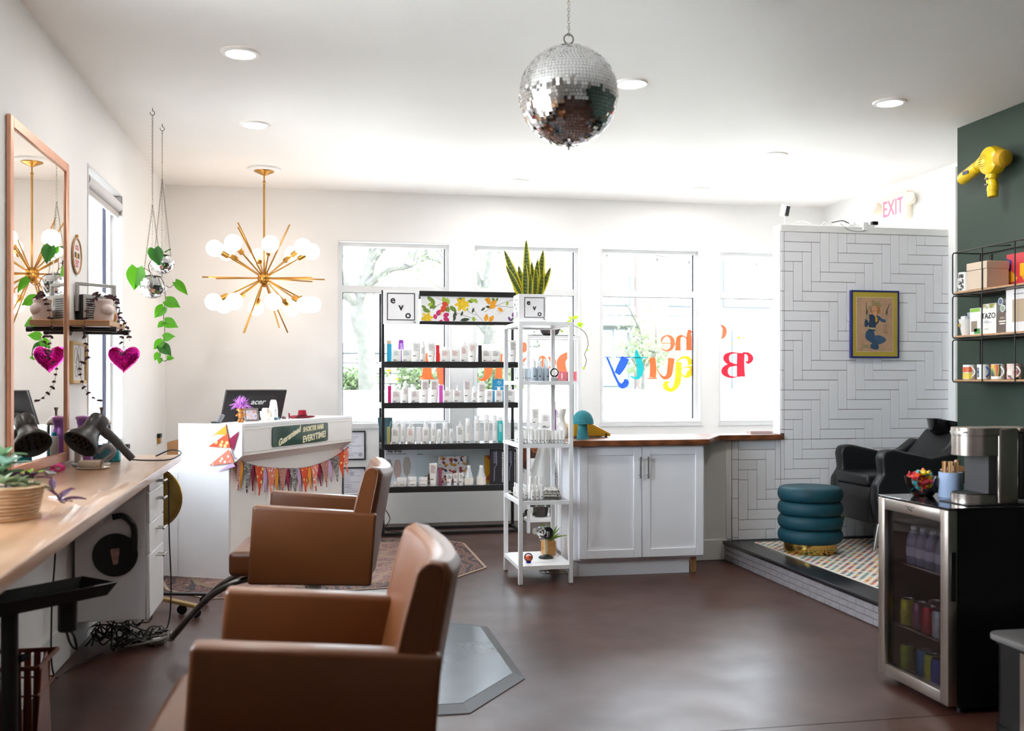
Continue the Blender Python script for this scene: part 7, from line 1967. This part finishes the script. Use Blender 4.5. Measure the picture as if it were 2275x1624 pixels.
carton('green_tea_box', 'white and green tea box left of the lettered tea box', 5.865, SZ[1], .11, .175, M_TEAW, .07, decals=(('green_panel', -.05, .05, .15, .172, mat('tea_green', '#86b63a', .5)), ('leaf_print', -.02, .04, .02, .09, mat('tea_taupe', '#8f8471', .6)), ('green_stripes', -.05, .01, .005, .04, mat('tea_dkgreen', '#3f8a3a', .5))))
t = carton('tea_box', 'white tea box with black lettering on the middle wire shelf', 5.73, SZ[1], .145, .195, M_TEAW, .07, decals=(('flower_print', -.06, .065, .165, .192, ramp_mat('tea_flowers', 'voronoi', [(0, '#d8b23a'), (.5, '#6f8a3c'), (.7, '#e6e4de'), (.85, '#b58a3a')], .5, (1, 1, 1), 70)),))
text('TAZO', .05, M_INK, t, (-.0364, 0, .115), (PI / 2, 0, -PI / 2), bold=.0003)
q = MB()
for z_, y0 in ((.08, .03), (.072, .0), (.03, .03)): q.box(-.0362, -.0356, y0 - .03, .05, z_, z_ + .003)
q.build('print_lines', INK['grey'], t, smooth=False)
carton('brown_tea_box', 'small brown tea box with a cream border on the middle wire shelf', 5.60, SZ[1], .1, .13, mat('tea_brown', '#5d4a40', .5), .07, decals=(('title_band', -.03, .03, .07, .078, M_CREAM), ('title_band', -.025, .025, .055, .062, M_CREAM), ('arch_print', -.02, .02, .09, .1, mat('tea_tan', '#a08c78', .6))))
t = carton('white_floral_box', 'tall white box with a tan panel at the shelf edge', 5.44, SZ[1], .2, .29, mat('offwhite_carton', '#e4dedd', .5), .09, 4.27, decals=(('tan_panel', -.1, .04, .06, .2, mat('tan_panel', '#b79f84', .6)), ('print_lines', -.06, .03, .23, .236, INK['grey'])))
for i, (y, z) in enumerate(((5.60, .1315), (5.545, .1315), (5.62, .1775))):
    if i == 1: continue
    t = thing('coffee_pod', 'coffee pod lying on the brown tea box, %s' % ('lower one' if i == 0 else 'upper one'), 'coffee pod', (4.27, y, SZ[1] + z + .0), 0, 'coffee pods on the wire shelf')
    q = MB(); q.T = Matrix.Translation((0, 0, .0235)) @ Matrix.Rotation(-PI / 2, 4, 'Y'); q.lathe([(.017, -.025), (.0215, .02), (.0235, .0205), (.0235, .022)], 22); q.build('cup', M_MUGW, t)
    q = MB(); q.T = Matrix.Translation((0, 0, .0235)) @ Matrix.Rotation(-PI / 2, 4, 'Y'); q.lathe([(.019, .0222), (.019, .0228)], 22); q.build('foil_lid', mat('foil_blue' if i else 'foil_green', '#43597a' if i else '#7c9078', .4), t)

# ------------------------------------------------------------------ drinks fridge
fx0, fx1, fy0, fy1 = 2.535, 2.995, 3.607, 4.118
fr = thing('drinks_fridge', 'black glass-door drinks fridge with a steel door frame', 'fridge', (2.765, 3.8625, 0))
hx3, hy3 = .23, .2555
M_FBLK = mat('black_fridge', '#0d0c0d', .4)
q = MB()
q.box(-hx3, hx3, -hy3, -hy3 + .03, .03, .83).box(-hx3, hx3, hy3 - .03, hy3, .03, .83).box(hx3 - .03, hx3, -hy3 + .03, hy3 - .03, .03, .83).box(-hx3, hx3 - .03, -hy3 + .03, hy3 - .03, .03, .058).box(-hx3, hx3 - .03, -hy3 + .03, hy3 - .03, .795, .83)
q.build('cabinet_shell', M_FBLK, fr, smooth=False)
MB().rbox(-hx3 - .045, hx3, -hy3, hy3, .8305, .837, .002, 1).build('top_panel', mat('black_top_gloss', '#141416', .12, coat=.3), fr)
d = MB(); e = .052
d.rbox(-hx3 - .048, -hx3 - .003, -hy3, -hy3 + e, .035, .828, .006, 2).rbox(-hx3 - .048, -hx3 - .003, hy3 - e, hy3, .035, .828, .006, 2).rbox(-hx3 - .048, -hx3 - .003, -hy3 + e, hy3 - e, .828 - e, .828, .006, 2).rbox(-hx3 - .048, -hx3 - .003, -hy3 + e, hy3 - e, .035, .035 + e, .006, 2)
do = d.build('door', M_STEEL, fr)
MB().box(-hx3 - .03, -hx3 - .024, -hy3 + e, hy3 - e, .035 + e, .828 - e).build('door_glass', glass_mat('smoked_glass', (.6, .59, .61, 1), .25), do, smooth=False)
MB().rbox(-hx3 - .035, -hx3 - .012, -hy3 - .004, -hy3 + .0, .46, .66, .002, 1).build('handle_recess', M_FBLK, do)
q = MB()
for k, (a, b_, c_) in enumerate(((.035, .004, .006), (.02, .007, .004), (.008, .003, .008), (-.006, .006, .005), (-.02, .004, .007), (.012, .012, -.004), (-.004, .01, -.008))): q.box(-hx3 - .0488, -hx3 - .0481, a - b_, a + b_, .804 + c_ - .002, .804 + c_ + .002)
q.build('badge_print', M_INK, do, smooth=False)
MB().box(-hx3 + .01, hx3 - .035, -hy3 + .031, hy3 - .031, .72, .726).build('light_panel', mat('grey_liner', '#4a484a', .6), fr, smooth=False)
M_FSH = glass_mat('fridge_shelf_glass', (.8, .85, .85, 1), 1.)
FZ = (.545, .265)
for z in FZ:
    s_ = MB().box(-hx3 + .012, hx3 - .035, -hy3 + .031, hy3 - .031, z - .006, z - .0005).build('shelf', M_FSH, fr, smooth=False)
    MB().tube([(-hx3 + .008, -hy3 + .032, z - .004), (-hx3 + .008, hy3 - .032, z - .004)], .0045, 8).build('shelf_rail', M_CHROME, s_)
for a in (-hx3 + .04, hx3 - .04):
    for b_ in (-hy3 + .04, hy3 - .04): MB().cyl((a, b_), .018, 0, .0298, 14).build('foot', M_BLKPL, fr)
can_b = {}
def can(label, x, y, z, col, top='#8f8f92'):
    t = thing('drink_can', label, 'can', (x, y, z), 0, 'cans in the drinks fridge')
    if col not in can_b: can_b[col] = MB().lathe([(.026, 0), (.0325, .006), (.0325, .102), (.027, .114), (.0275, .117)], 22, cap1=False).mesh('body', mat('can_' + col, col, .3, .35, var=.3, scale=30))
    place('body', can_b[col], t)
    place('lid', CANLID, t)
CANLID = MB().lathe([(.0278, .1165), (.0278, .1185), (.025, .1185), (.0245, .1155), (.001, .1155)], 22, cap0=False, cap1=False).mesh('lid', M_CHROME)
for x, y, c_, lb in ((2.575, 4.02, '#c4b52c', 'yellow can on the middle fridge shelf'), (2.585, 3.945, '#8d5a6a', 'mauve can on the middle fridge shelf'), (2.67, 3.96, '#7a4a58', 'plum can at the back of the middle fridge shelf'), (2.575, 3.86, '#c22b33', 'red can on the middle fridge shelf'), (2.66, 3.87, '#a83038', 'dark red can behind the red can'), (2.575, 3.785, '#c8c8cc', 'silver can on the middle fridge shelf')):
    can(lb, x, y, FZ[1], c_)
for x, y, c_, lb in ((2.58, 4.03, '#9fb02c', 'lime can on the fridge floor at the left'), (2.60, 3.94, '#3a6f98', 'blue can on the fridge floor'), (2.59, 3.865, '#b8bc30', 'yellow-green can on the fridge floor'), (2.66, 3.88, '#7a8a34', 'olive can at the back of the fridge floor'), (2.575, 3.795, '#2446a8', 'royal blue can on the fridge floor')):
    can(lb, x, y, .0585, c_)
wbm = [('body', MB().lathe([(.029, 0), (.032, .005), (.032, .1), (.026, .125), (.012, .145), (.012, .15)], 20).mesh('body', mat('water_plastic', '#8f90a4', .15, coat=.3))), ('label_band', MB().lathe([(.0326, .035), (.0326, .075)], 20, cap0=False, cap1=False).mesh('label_band', mat('bottle_label', '#c9c6d6', .5))), ('cap', MB().lathe([(.0135, .1502), (.0135, .164)], 16).mesh('cap', M_CAPW))]
k = 0
for x in (2.585, 2.66):
    for y in (3.99, 3.92, 3.85, 3.78):
        t = thing('water_bottle', 'clear water bottle, %s from the left in the %s row of the top fridge shelf' % (ORD[k % 4], 'front' if k < 4 else 'rear'), 'bottle', (x, y, FZ[0]), 0, 'water bottles in the fridge')
        for n_, me in wbm: place(n_, me, t)
        k += 1

# on the fridge
cb = thing('candy_bowl', 'cut glass bowl of wrapped sweets on the fridge', 'bowl', (2.655, 4.03, .8375))
MB().lathe([(.04, 0), (.045, .004), (.07, .04), (.08, .085), (.077, .085), (.067, .042), (.04, .01), (.001, .009)], 32, cap1=False).build('bowl', M_GLASS, cb)
rr = random.Random(14); cols_ = ['#d83020', '#e8c01c', '#c02838', '#e86a1c', '#2f9aa8', '#d8b81c', '#b81c2c', '#e04a1c']
sw_me = []
for c_ in cols_:
    def swf(u, v):
        r = (.011 if .2 < v < .8 else .011 * (.35 if v in (.2, .8) else .9)) 
        return (r * math.cos(u * 2 * PI), -.03 + .06 * v, r * .7 * math.sin(u * 2 * PI))
    sw_me.append(MB().lathe([(.011, -.034), (.004, -.02), (.011, -.014), (.013, 0), (.011, .014), (.004, .02), (.011, .034)], 10).mesh('wrapper', mat('sweet_' + c_, c_, .25)))
for k in range(30):
    a = rr.uniform(0, 6.28); zr = .022 + .085 * (k / 30); rad = rr.uniform(0, 1) ** .5 * (.03 if zr < .04 else .05) * (1 if zr < .085 else .7)
    t = thing('wrapped_sweet', '%s wrapped sweet in the cut glass bowl' % ['red', 'yellow', 'crimson', 'orange', 'turquoise', 'gold', 'dark red', 'flame orange'][k % 8], 'sweet', (2.655 + rad * math.cos(a), 4.03 + rad * math.sin(a), .8375 + zr), 0, 'wrapped sweets in the bowl')
    t.rotation_euler = (rr.uniform(0, 3), rr.uniform(.8, 2.2), rr.uniform(0, 3))
    place('wrapper', sw_me[k % 8], t)
bcu = thing('stir_stick_cup', 'pale blue cup of wooden stir sticks on the fridge', 'cup', (2.735, 3.945, .8375))
MB().lathe([(.047, 0), (.05, .004), (.05, .112), (.046, .112), (.046, .012), (.001, .01)], 30, cap1=False).build('cup', mat('pale_blue_ceramic', '#a9bad8', .35), bcu)
stk = MB().box(-.0035, .0035, -.0008, .0008, 0, .145).mesh('stir_stick', ramp_mat('stick_wood', 'noise', [(.3, '#b98a58'), (.7, '#d9ad78')], .7, (1, 1, .2), 60), False)
for k in range(26):
    a = rr.uniform(0, 6.28); rad = .034 * rr.random() ** .5
    o = place('stir_stick', stk, bcu, (rad * math.cos(a), rad * math.sin(a), .012)); o.rotation_euler = (rr.uniform(-.06, .06), rr.uniform(-.06, .06), rr.uniform(0, 3))
ab = thing('amber_glass_bowl', 'amber glass lidded bowl behind the cup of stir sticks', 'bowl', (2.84, 4.05, .8375))
M_AMB = mat('amber_cut_glass', '#d58a12', .1, coat=.6)
MB().lathe([(.03, 0), (.032, .005), (.012, .012), (.012, .04), (.03, .05), (.055, .075), (.066, .105), (.063, .106), (.05, .08), (.001, .06)], 30, cap1=False).build('bowl', M_AMB, ab)
MB().lathe([(.073, .1065), (.073, .111), (.05, .122), (.015, .13), (.008, .134), (.014, .145), (.012, .155), (.001, .158)], 30, cap1=False).build('lid', mat('dark_amber_lid', '#8a5a2c', .25, coat=.4), ab)
ck_ = thing('pod_coffee_maker', 'steel pod coffee maker on the fridge', 'coffee maker', (2.77, 3.75, .8375))
def dplan(x0, x1, hy, n=12): return [(x1, -hy), (x1, hy)] + [(x0 + hy - hy * math.sin(PI * k / n) * 1.0 if False else x0 + hy * (1 - math.sin(PI * k / n)), hy * math.cos(PI * k / n)) for k in range(n + 1)]
M_KSTEEL = mat('brushed_nickel', '#b3a69d', .26, .9, var=.08, scale=40)
MB().prism(dplan(-.15, -.01, .085), lambda a, b: (a, b, .203), lambda a, b: (a, b, .285)).build('brew_head', M_KSTEEL, ck_, ang=25)
MB().prism(dplan(-.152, .0, .088), lambda a, b: (a, b, .287), lambda a, b: (a, b, .318)).build('lid', M_KSTEEL, ck_, ang=25)
q = MB().prism(dplan(-.16, -.05, .07), lambda a, b: (a, b, .296), lambda a, b: (a, b, .303)); q.build('lid_lever', M_CHROME, ck_, ang=25)
MB().prism(dplan(-.155, -.015, .08), lambda a, b: (a, b, .004), lambda a, b: (a, b, .042)).build('drip_tray', M_KSTEEL, ck_, ang=25)
MB().prism(dplan(-.15, -.015, .075), lambda a, b: (a, b, .0425), lambda a, b: (a, b, .046)).build('drip_grate', M_BLKPL, ck_, ang=25)
MB().box(-.05, -.0105, -.078, .078, .0465, .2028).build('rear_wall', mat('charcoal_panel', '#3a3839', .45), ck_, smooth=False)
MB().rbox(-.01, .085, -.09, .09, .0, .318, .01, 3).build('body', M_KSTEEL, ck_)
MB().rbox(.087, .17, -.09, .09, .02, .30, .012, 3).build('water_tank', mat('smoked_tank', '#262426', .2, coat=.3), ck_)
MB().rbox(.085, .2, -.092, .092, .3005, .318, .006, 2).build('tank_lid', M_KSTEEL, ck_)
MB().tube([(.13, -.095, .27), (.13, -.095, .12)], .012, 12).build('level_tube', mat('silver_tube', '#c9c5c2', .2, .7), ck_)
MB().rbox(.125, .165, -.11, -.0925, .065, .11, .005, 2).build('filter_cap', mat('white_filter', '#d9d4d2', .4), ck_)
MB().rbox(-.16, .2, -.095, .095, .0, .0038, .001, 1).build('foot_plate', M_BLKPL, ck_)

# step bin at the right edge
bn2 = thing('step_bin', 'slim steel step bin in front of the fridge side', 'bin', (2.80, 3.325, 0))
def rrect(hx_, hy_, r, n=5):
    out = []
    for cx, cy, a0 in ((hx_ - r, hy_ - r, 0), (-hx_ + r, hy_ - r, PI / 2), (-hx_ + r, -hy_ + r, PI), (hx_ - r, -hy_ + r, 1.5 * PI)): out += arc((cx, cy), r, a0, a0 + PI / 2, n)
    return out
MB().prism(rrect(.225, .125, .05), lambda a, b: (a, b, .025), lambda a, b: (a, b, .335)).build('body', M_BLKPL, bn2, ang=30)
MB().prism([(a, b) for a, b in rrect(.2275, .1275, .05)], lambda a, b: (a, min(b, -.03), .026), lambda a, b: (a, min(b, -.03), .334)).build('steel_front', M_STEEL, bn2, ang=30)
MB().prism(rrect(.235, .13, .05), lambda a, b: (a, b, .0), lambda a, b: (a, b, .0245)).build('base', M_BLKPL, bn2, ang=30)
MB().prism(rrect(.232, .13, .05), lambda a, b: (a, b, .3355), lambda a, b: (a, b, .353)).build('rim', M_BLKPL, bn2, ang=30)
MB().bprism(rrect(.262, .135, .06), 'z', .354, .38, .008, 2).build('lid', mat('grey_bin_lid', '#6a6563', .4), bn2)
MB().rbox(-.3, -.235, -.04, .04, .012, .02, .004, 2).build('pedal', M_CHROME, bn2)

# ------------------------------------------------------------------ outside
struct(MB().box(-60, 60, YF + .25, 90, -.25, -.05).box(-60, XL - .25, -30, YF + .25, -.25, -.05).box(XL - .25, 60, -30, YB - .25, -.25, -.05).build('ground_outside', mat('pale_pavement', '#e6e4e0', .9, var=.06, scale=1), smooth=False), 'bright pale pavement outside the windows')
gw_ = thing('garden_wall', 'low white rendered wall outside the windows', 'wall', (4, 14.2, -.05))
MB().rbox(-14, 14, 0, .25, 0, 1.22, .02, 2).build('rendered_wall', mat('white_render', '#b9b8b6', .9), gw_)
MB().rbox(-14.02, 14.02, -.03, .28, 1.2205, 1.27, .01, 2).build('coping', mat('pale_stone', '#dcd8d0', .9), gw_)
struct(MB().box(-20, 30, 14.5, 60, -.05, 1.1).build('terrace_outside', mat('pale_turf', '#7a8068', .95, var=.2, scale=2), smooth=False), 'raised pale green terrace outside')
sw = thing('stone_retaining_wall', 'low pale stone block wall behind the bushes outside', 'wall', (1.2, 19.5, 1.1))
M_STONE = [mat('pale_block_%d' % k, c_, .95, var=.1, scale=5, bump=.4, bscale=20) for k, c_ in enumerate(('#7c797c', '#868385', '#716e72'))]
bl = [MB().rbox(-.3, .3, -.12, .12, -.095, .095, .02, 1).mesh('block', mm) for mm in M_STONE]
for row in range(5):
    for k in range(9): place('block', random.choice(bl), sw, (-2.6 + k * .61 + (.3 if row % 2 else 0), random.uniform(-.015, .015), .1 + row * .196))
MB().box(-2.85, 2.85, .02, .1, 0, .97).build('core', mat('block_core', '#8d8882', .95), sw, smooth=False)
M_BARK = mat('pale_bark', '#55534f', .95, var=.25, scale=8, bump=.5, bscale=30)
M_LVS = [leaf_mat('pale_tree_leaf', '#656f58', .4), leaf_mat('fresh_leaf', '#626f50', .4), leaf_mat('bush_leaf', '#576546', .35)]
def leafcloud(pts, rnd, n, size, spread):
    q = MB()
    for k in range(n):
        c = Vector(rnd.choice(pts)) + Vector((rnd.gauss(0, spread), rnd.gauss(0, spread), rnd.gauss(0, spread * .7)))
        d = Vector((rnd.uniform(-1, 1), rnd.uniform(-1, 1), rnd.uniform(-1, 1))).normalized(); u = d.orthogonal().normalized(); w = d.cross(u); s_ = size * rnd.uniform(.6, 1.3)
        q.poly([c - u * s_, c - w * s_ * .5, c + u * s_, c + w * s_ * .5])
    return q
def tree(label, loc, trunk, branches, nleaf, seed, mi, size=.055, spread=.42, thick=.17):
    rnd = random.Random(seed)
    t = thing('garden_tree', label, 'tree', loc, 0, 'trees outside the windows')
    sp_ = smooth_path(trunk, 5); n = len(sp_)
    MB().tube(sp_, [thick * (1 - .62 * i / n) for i in range(n)], 10).build('trunk', M_BARK, t)
    tips = [trunk[-1]]
    for k, bpts in enumerate(branches):
        s2 = smooth_path(bpts, 5); m_ = len(s2)
        MB().tube(s2, [thick * .5 * (1 - .8 * i / m_) for i in range(m_)], 8).build('branch', M_BARK, t)
        tips += [tuple(p) for p in s2[m_ // 3:]]
        for j in range(3):
            a = s2[rnd.randrange(m_ // 3, m_)]; e = a + Vector((rnd.uniform(-.9, .9), rnd.uniform(-.7, .7), rnd.uniform(-.2, .8)))
            MB().tube([a, (a + e) / 2 + Vector((0, 0, .08)), e], [.03, .02, .006], 6).build('twig', M_BARK, t); tips.append(tuple(e))
    o = leafcloud(tips, rnd, nleaf, size, spread).build('foliage', M_LVS[mi], t, smooth=False); o['kind'] = 'stuff'
tree('pale old tree with spreading limbs outside the leftmost window', (.72, 17.2, 1.1), [(.1, 0, 0), (.05, 0, .9), (-.1, 0, 1.5), (.15, .1, 2.3), (.25, .2, 3.4)],
     [[(-.05, 0, 1.45), (-.35, -.2, 2.0), (-.6, -.3, 2.7), (-.7, -.2, 3.2)], [(.1, 0, 1.9), (.45, -.2, 2.15), (.75, -.3, 2.2), (1.1, -.3, 2.35), (1.5, -.2, 2.2)], [(.15, .1, 2.3), (.5, 0, 2.8), (.75, .1, 3.4)], [(-.1, 0, 1.6), (-.6, .4, 1.9), (-1.3, .5, 2.2)], [(.75, -.3, 2.2), (1.0, -.2, 2.9), (1.1, 0, 3.5)]], 1500, 3, 0)
tree('second pale tree outside behind the black rack', (3.6, 21.5, 1.1), [(0, 0, 0), (.05, 0, 1.2), (.0, 0, 2.2), (.1, 0, 3.2)], [[(0, 0, 1.3), (-.6, 0, 2.0), (-1.2, .1, 2.4)], [(0, 0, 1.6), (.6, .1, 2.2), (1.2, .1, 2.6)], [(0, 0, 2.0), (-.3, .2, 2.9), (-.5, .2, 3.5)], [(0, 0, .8), (.5, -.3, 1.0), (1.1, -.4, 1.0)]], 1600, 8, 0, spread=.5)
tree('small fresh green tree outside the lettered window', (7.0, 21.0, 1.1), [(0, 0, 0), (.02, 0, .5), (.0, 0, 1.0)], [[(0, 0, .4), (-.3, 0, .8), (-.5, .1, 1.0)], [(0, 0, .5), (.3, .1, .8), (.5, .1, .9)], [(0, 0, .6), (.05, .2, 1.1), (.0, .2, 1.4)]], 900, 5, 1, .06, .3, .06)
def bush(label, loc, rx, rz_, n, seed):
    rnd = random.Random(seed)
    t = thing('garden_bush', label, 'bush', loc, 0, 'bushes outside the windows')
    pts = [(rnd.gauss(0, rx * .45), rnd.gauss(0, rx * .4), abs(rnd.gauss(rz_ * .5, rz_ * .3))) for k in range(60)]
    o = leafcloud(pts, rnd, n, .05, .06).build('foliage', M_LVS[2], t, smooth=False); o['kind'] = 'stuff'
    q = MB()
    for k in range(6): q.tube([(0, 0, 0), (rnd.uniform(-.2, .2) * rx, rnd.uniform(-.2, .2) * rx, rz_ * .6)], [.015, .006], 5)
    q.build('stems', M_BARK, t)
bush('round pale bush outside, low in the leftmost window', (.6, 18.2, 1.1), .55, .55, 1100, 2)
bush('small bush outside, seen between the shelf products', (1.75, 18.4, 1.1), .45, .6, 900, 4)
bush('bush outside under the second pale tree', (3.2, 18.0, 1.1), .5, .6, 900, 6)

hb_ = thing('pale_building', 'pale modern building with a brick pier across the street', 'building', (10.6, 30, 1.1))
M_RENDER = mat('bright_render', '#8a8a8a', .9, var=.03)
MB().box(-3.2, 9, .3, 4, 0, 7).build('wall', M_RENDER, hb_, smooth=False)
MB().box(-3.25, 9.05, .2, 4, 2.35, 2.6).build('string_course', mat('pale_course', '#7a797c', .9), hb_, smooth=False)
pier = MB().box(-.78, .12, -.3, .3, 0, 7).build('brick_pier', mat('pale_brick', '#72635f', .95), hb_, smooth=False)
brk = MB().rbox(-.145, .145, -.01, .01, -.043, .043, .004, 1).mesh('brick', mat('pale_brick2', '#776864', .95, var=.12))
for row in range(40):
    for k in range(3):
        x = -.63 + k * .3 + (.075 if row % 2 else -.03)
        if -.64 <= x <= -.02: place('brick', brk, pier, (x, -.311, 1.0 + row * .1))
M_FRAMEB = mat('blue_grey_frame', '#56606a', .5)
M_PANEB = mat('bright_pane', '#dfe6ea', .15)
def bwin(x0, x1, z0, z1, n):
    q = MB(); e = .05
    q.box(x0, x1, .2, .3, z1 - e, z1).box(x0, x1, .2, .3, z0, z0 + e)
    for k in range(n + 1):
        xx = x0 + (x1 - x0 - e) * k / n; q.box(xx, xx + e, .2, .3, z0 + e, z1 - e)
    f_ = q.build('window', M_FRAMEB, hb_, smooth=False)
    for k in range(n): MB().box(x0 + (x1 - x0 - e) * k / n + e, x0 + (x1 - x0 - e) * (k + 1) / n, .24, .26, z0 + e, z1 - e).build('pane', M_PANEB, f_, smooth=False)
bwin(-1.9, -.95, 2.65, 3.6, 3); bwin(.3, 1.6, 2.65, 3.9, 3); bwin(2.2, 3.9, 2.65, 4.2, 3); bwin(-2.0, -1.0, .1, 1.9, 2); bwin(2.5, 3.3, .0, 1.9, 2); bwin(4.2, 5.4, .2, 1.9, 2)
MB().box(-2.6, -.9, -.6, .3, 1.98, 2.1).build('canopy', mat('pale_canopy', '#6c717a', .6), hb_, smooth=False)
# festoon bulbs outside
fb = thing('festoon_lights', 'string of small festoon bulbs hung outside the windows', 'string lights', (0, 11, 2.78))
for px_ in (-.4, 6.2): MB().tube([(px_, 0, -2.83), (px_, 0, .1)], .03, 10).build('support_post', M_PINE, fb)
bxs = [(.706, -.0), (1.332, .012), (1.977, .0), (2.494, -.015), (3.235, -.002), (3.84, -.035), (4.231, -.06), (5.072, -.065)]
MB().tube(smooth_path([(-.4, 0, .07)] + [(x, 0, z + .06) for x, z in bxs] + [(6.2, 0, .03)]), .004, 5).build('wire', M_CABLE, fb)
bme = MB().lathe([(.009, .005), (.009, .03)], 12).mesh('bulb_socket', M_CABLE); gme = MB().sph((0, 0, -.018), .022, 14, 10).mesh('bulb_glass', M_GLASS)
for x, z in bxs:
    MB().tube([(x, 0, z + .03), (x, 0, z + .06)], .0015, 5).build('drop_wire', M_CABLE, fb)
    s_ = place('bulb_socket', bme, fb, (x, 0, z)); place('bulb_glass', gme, s_)
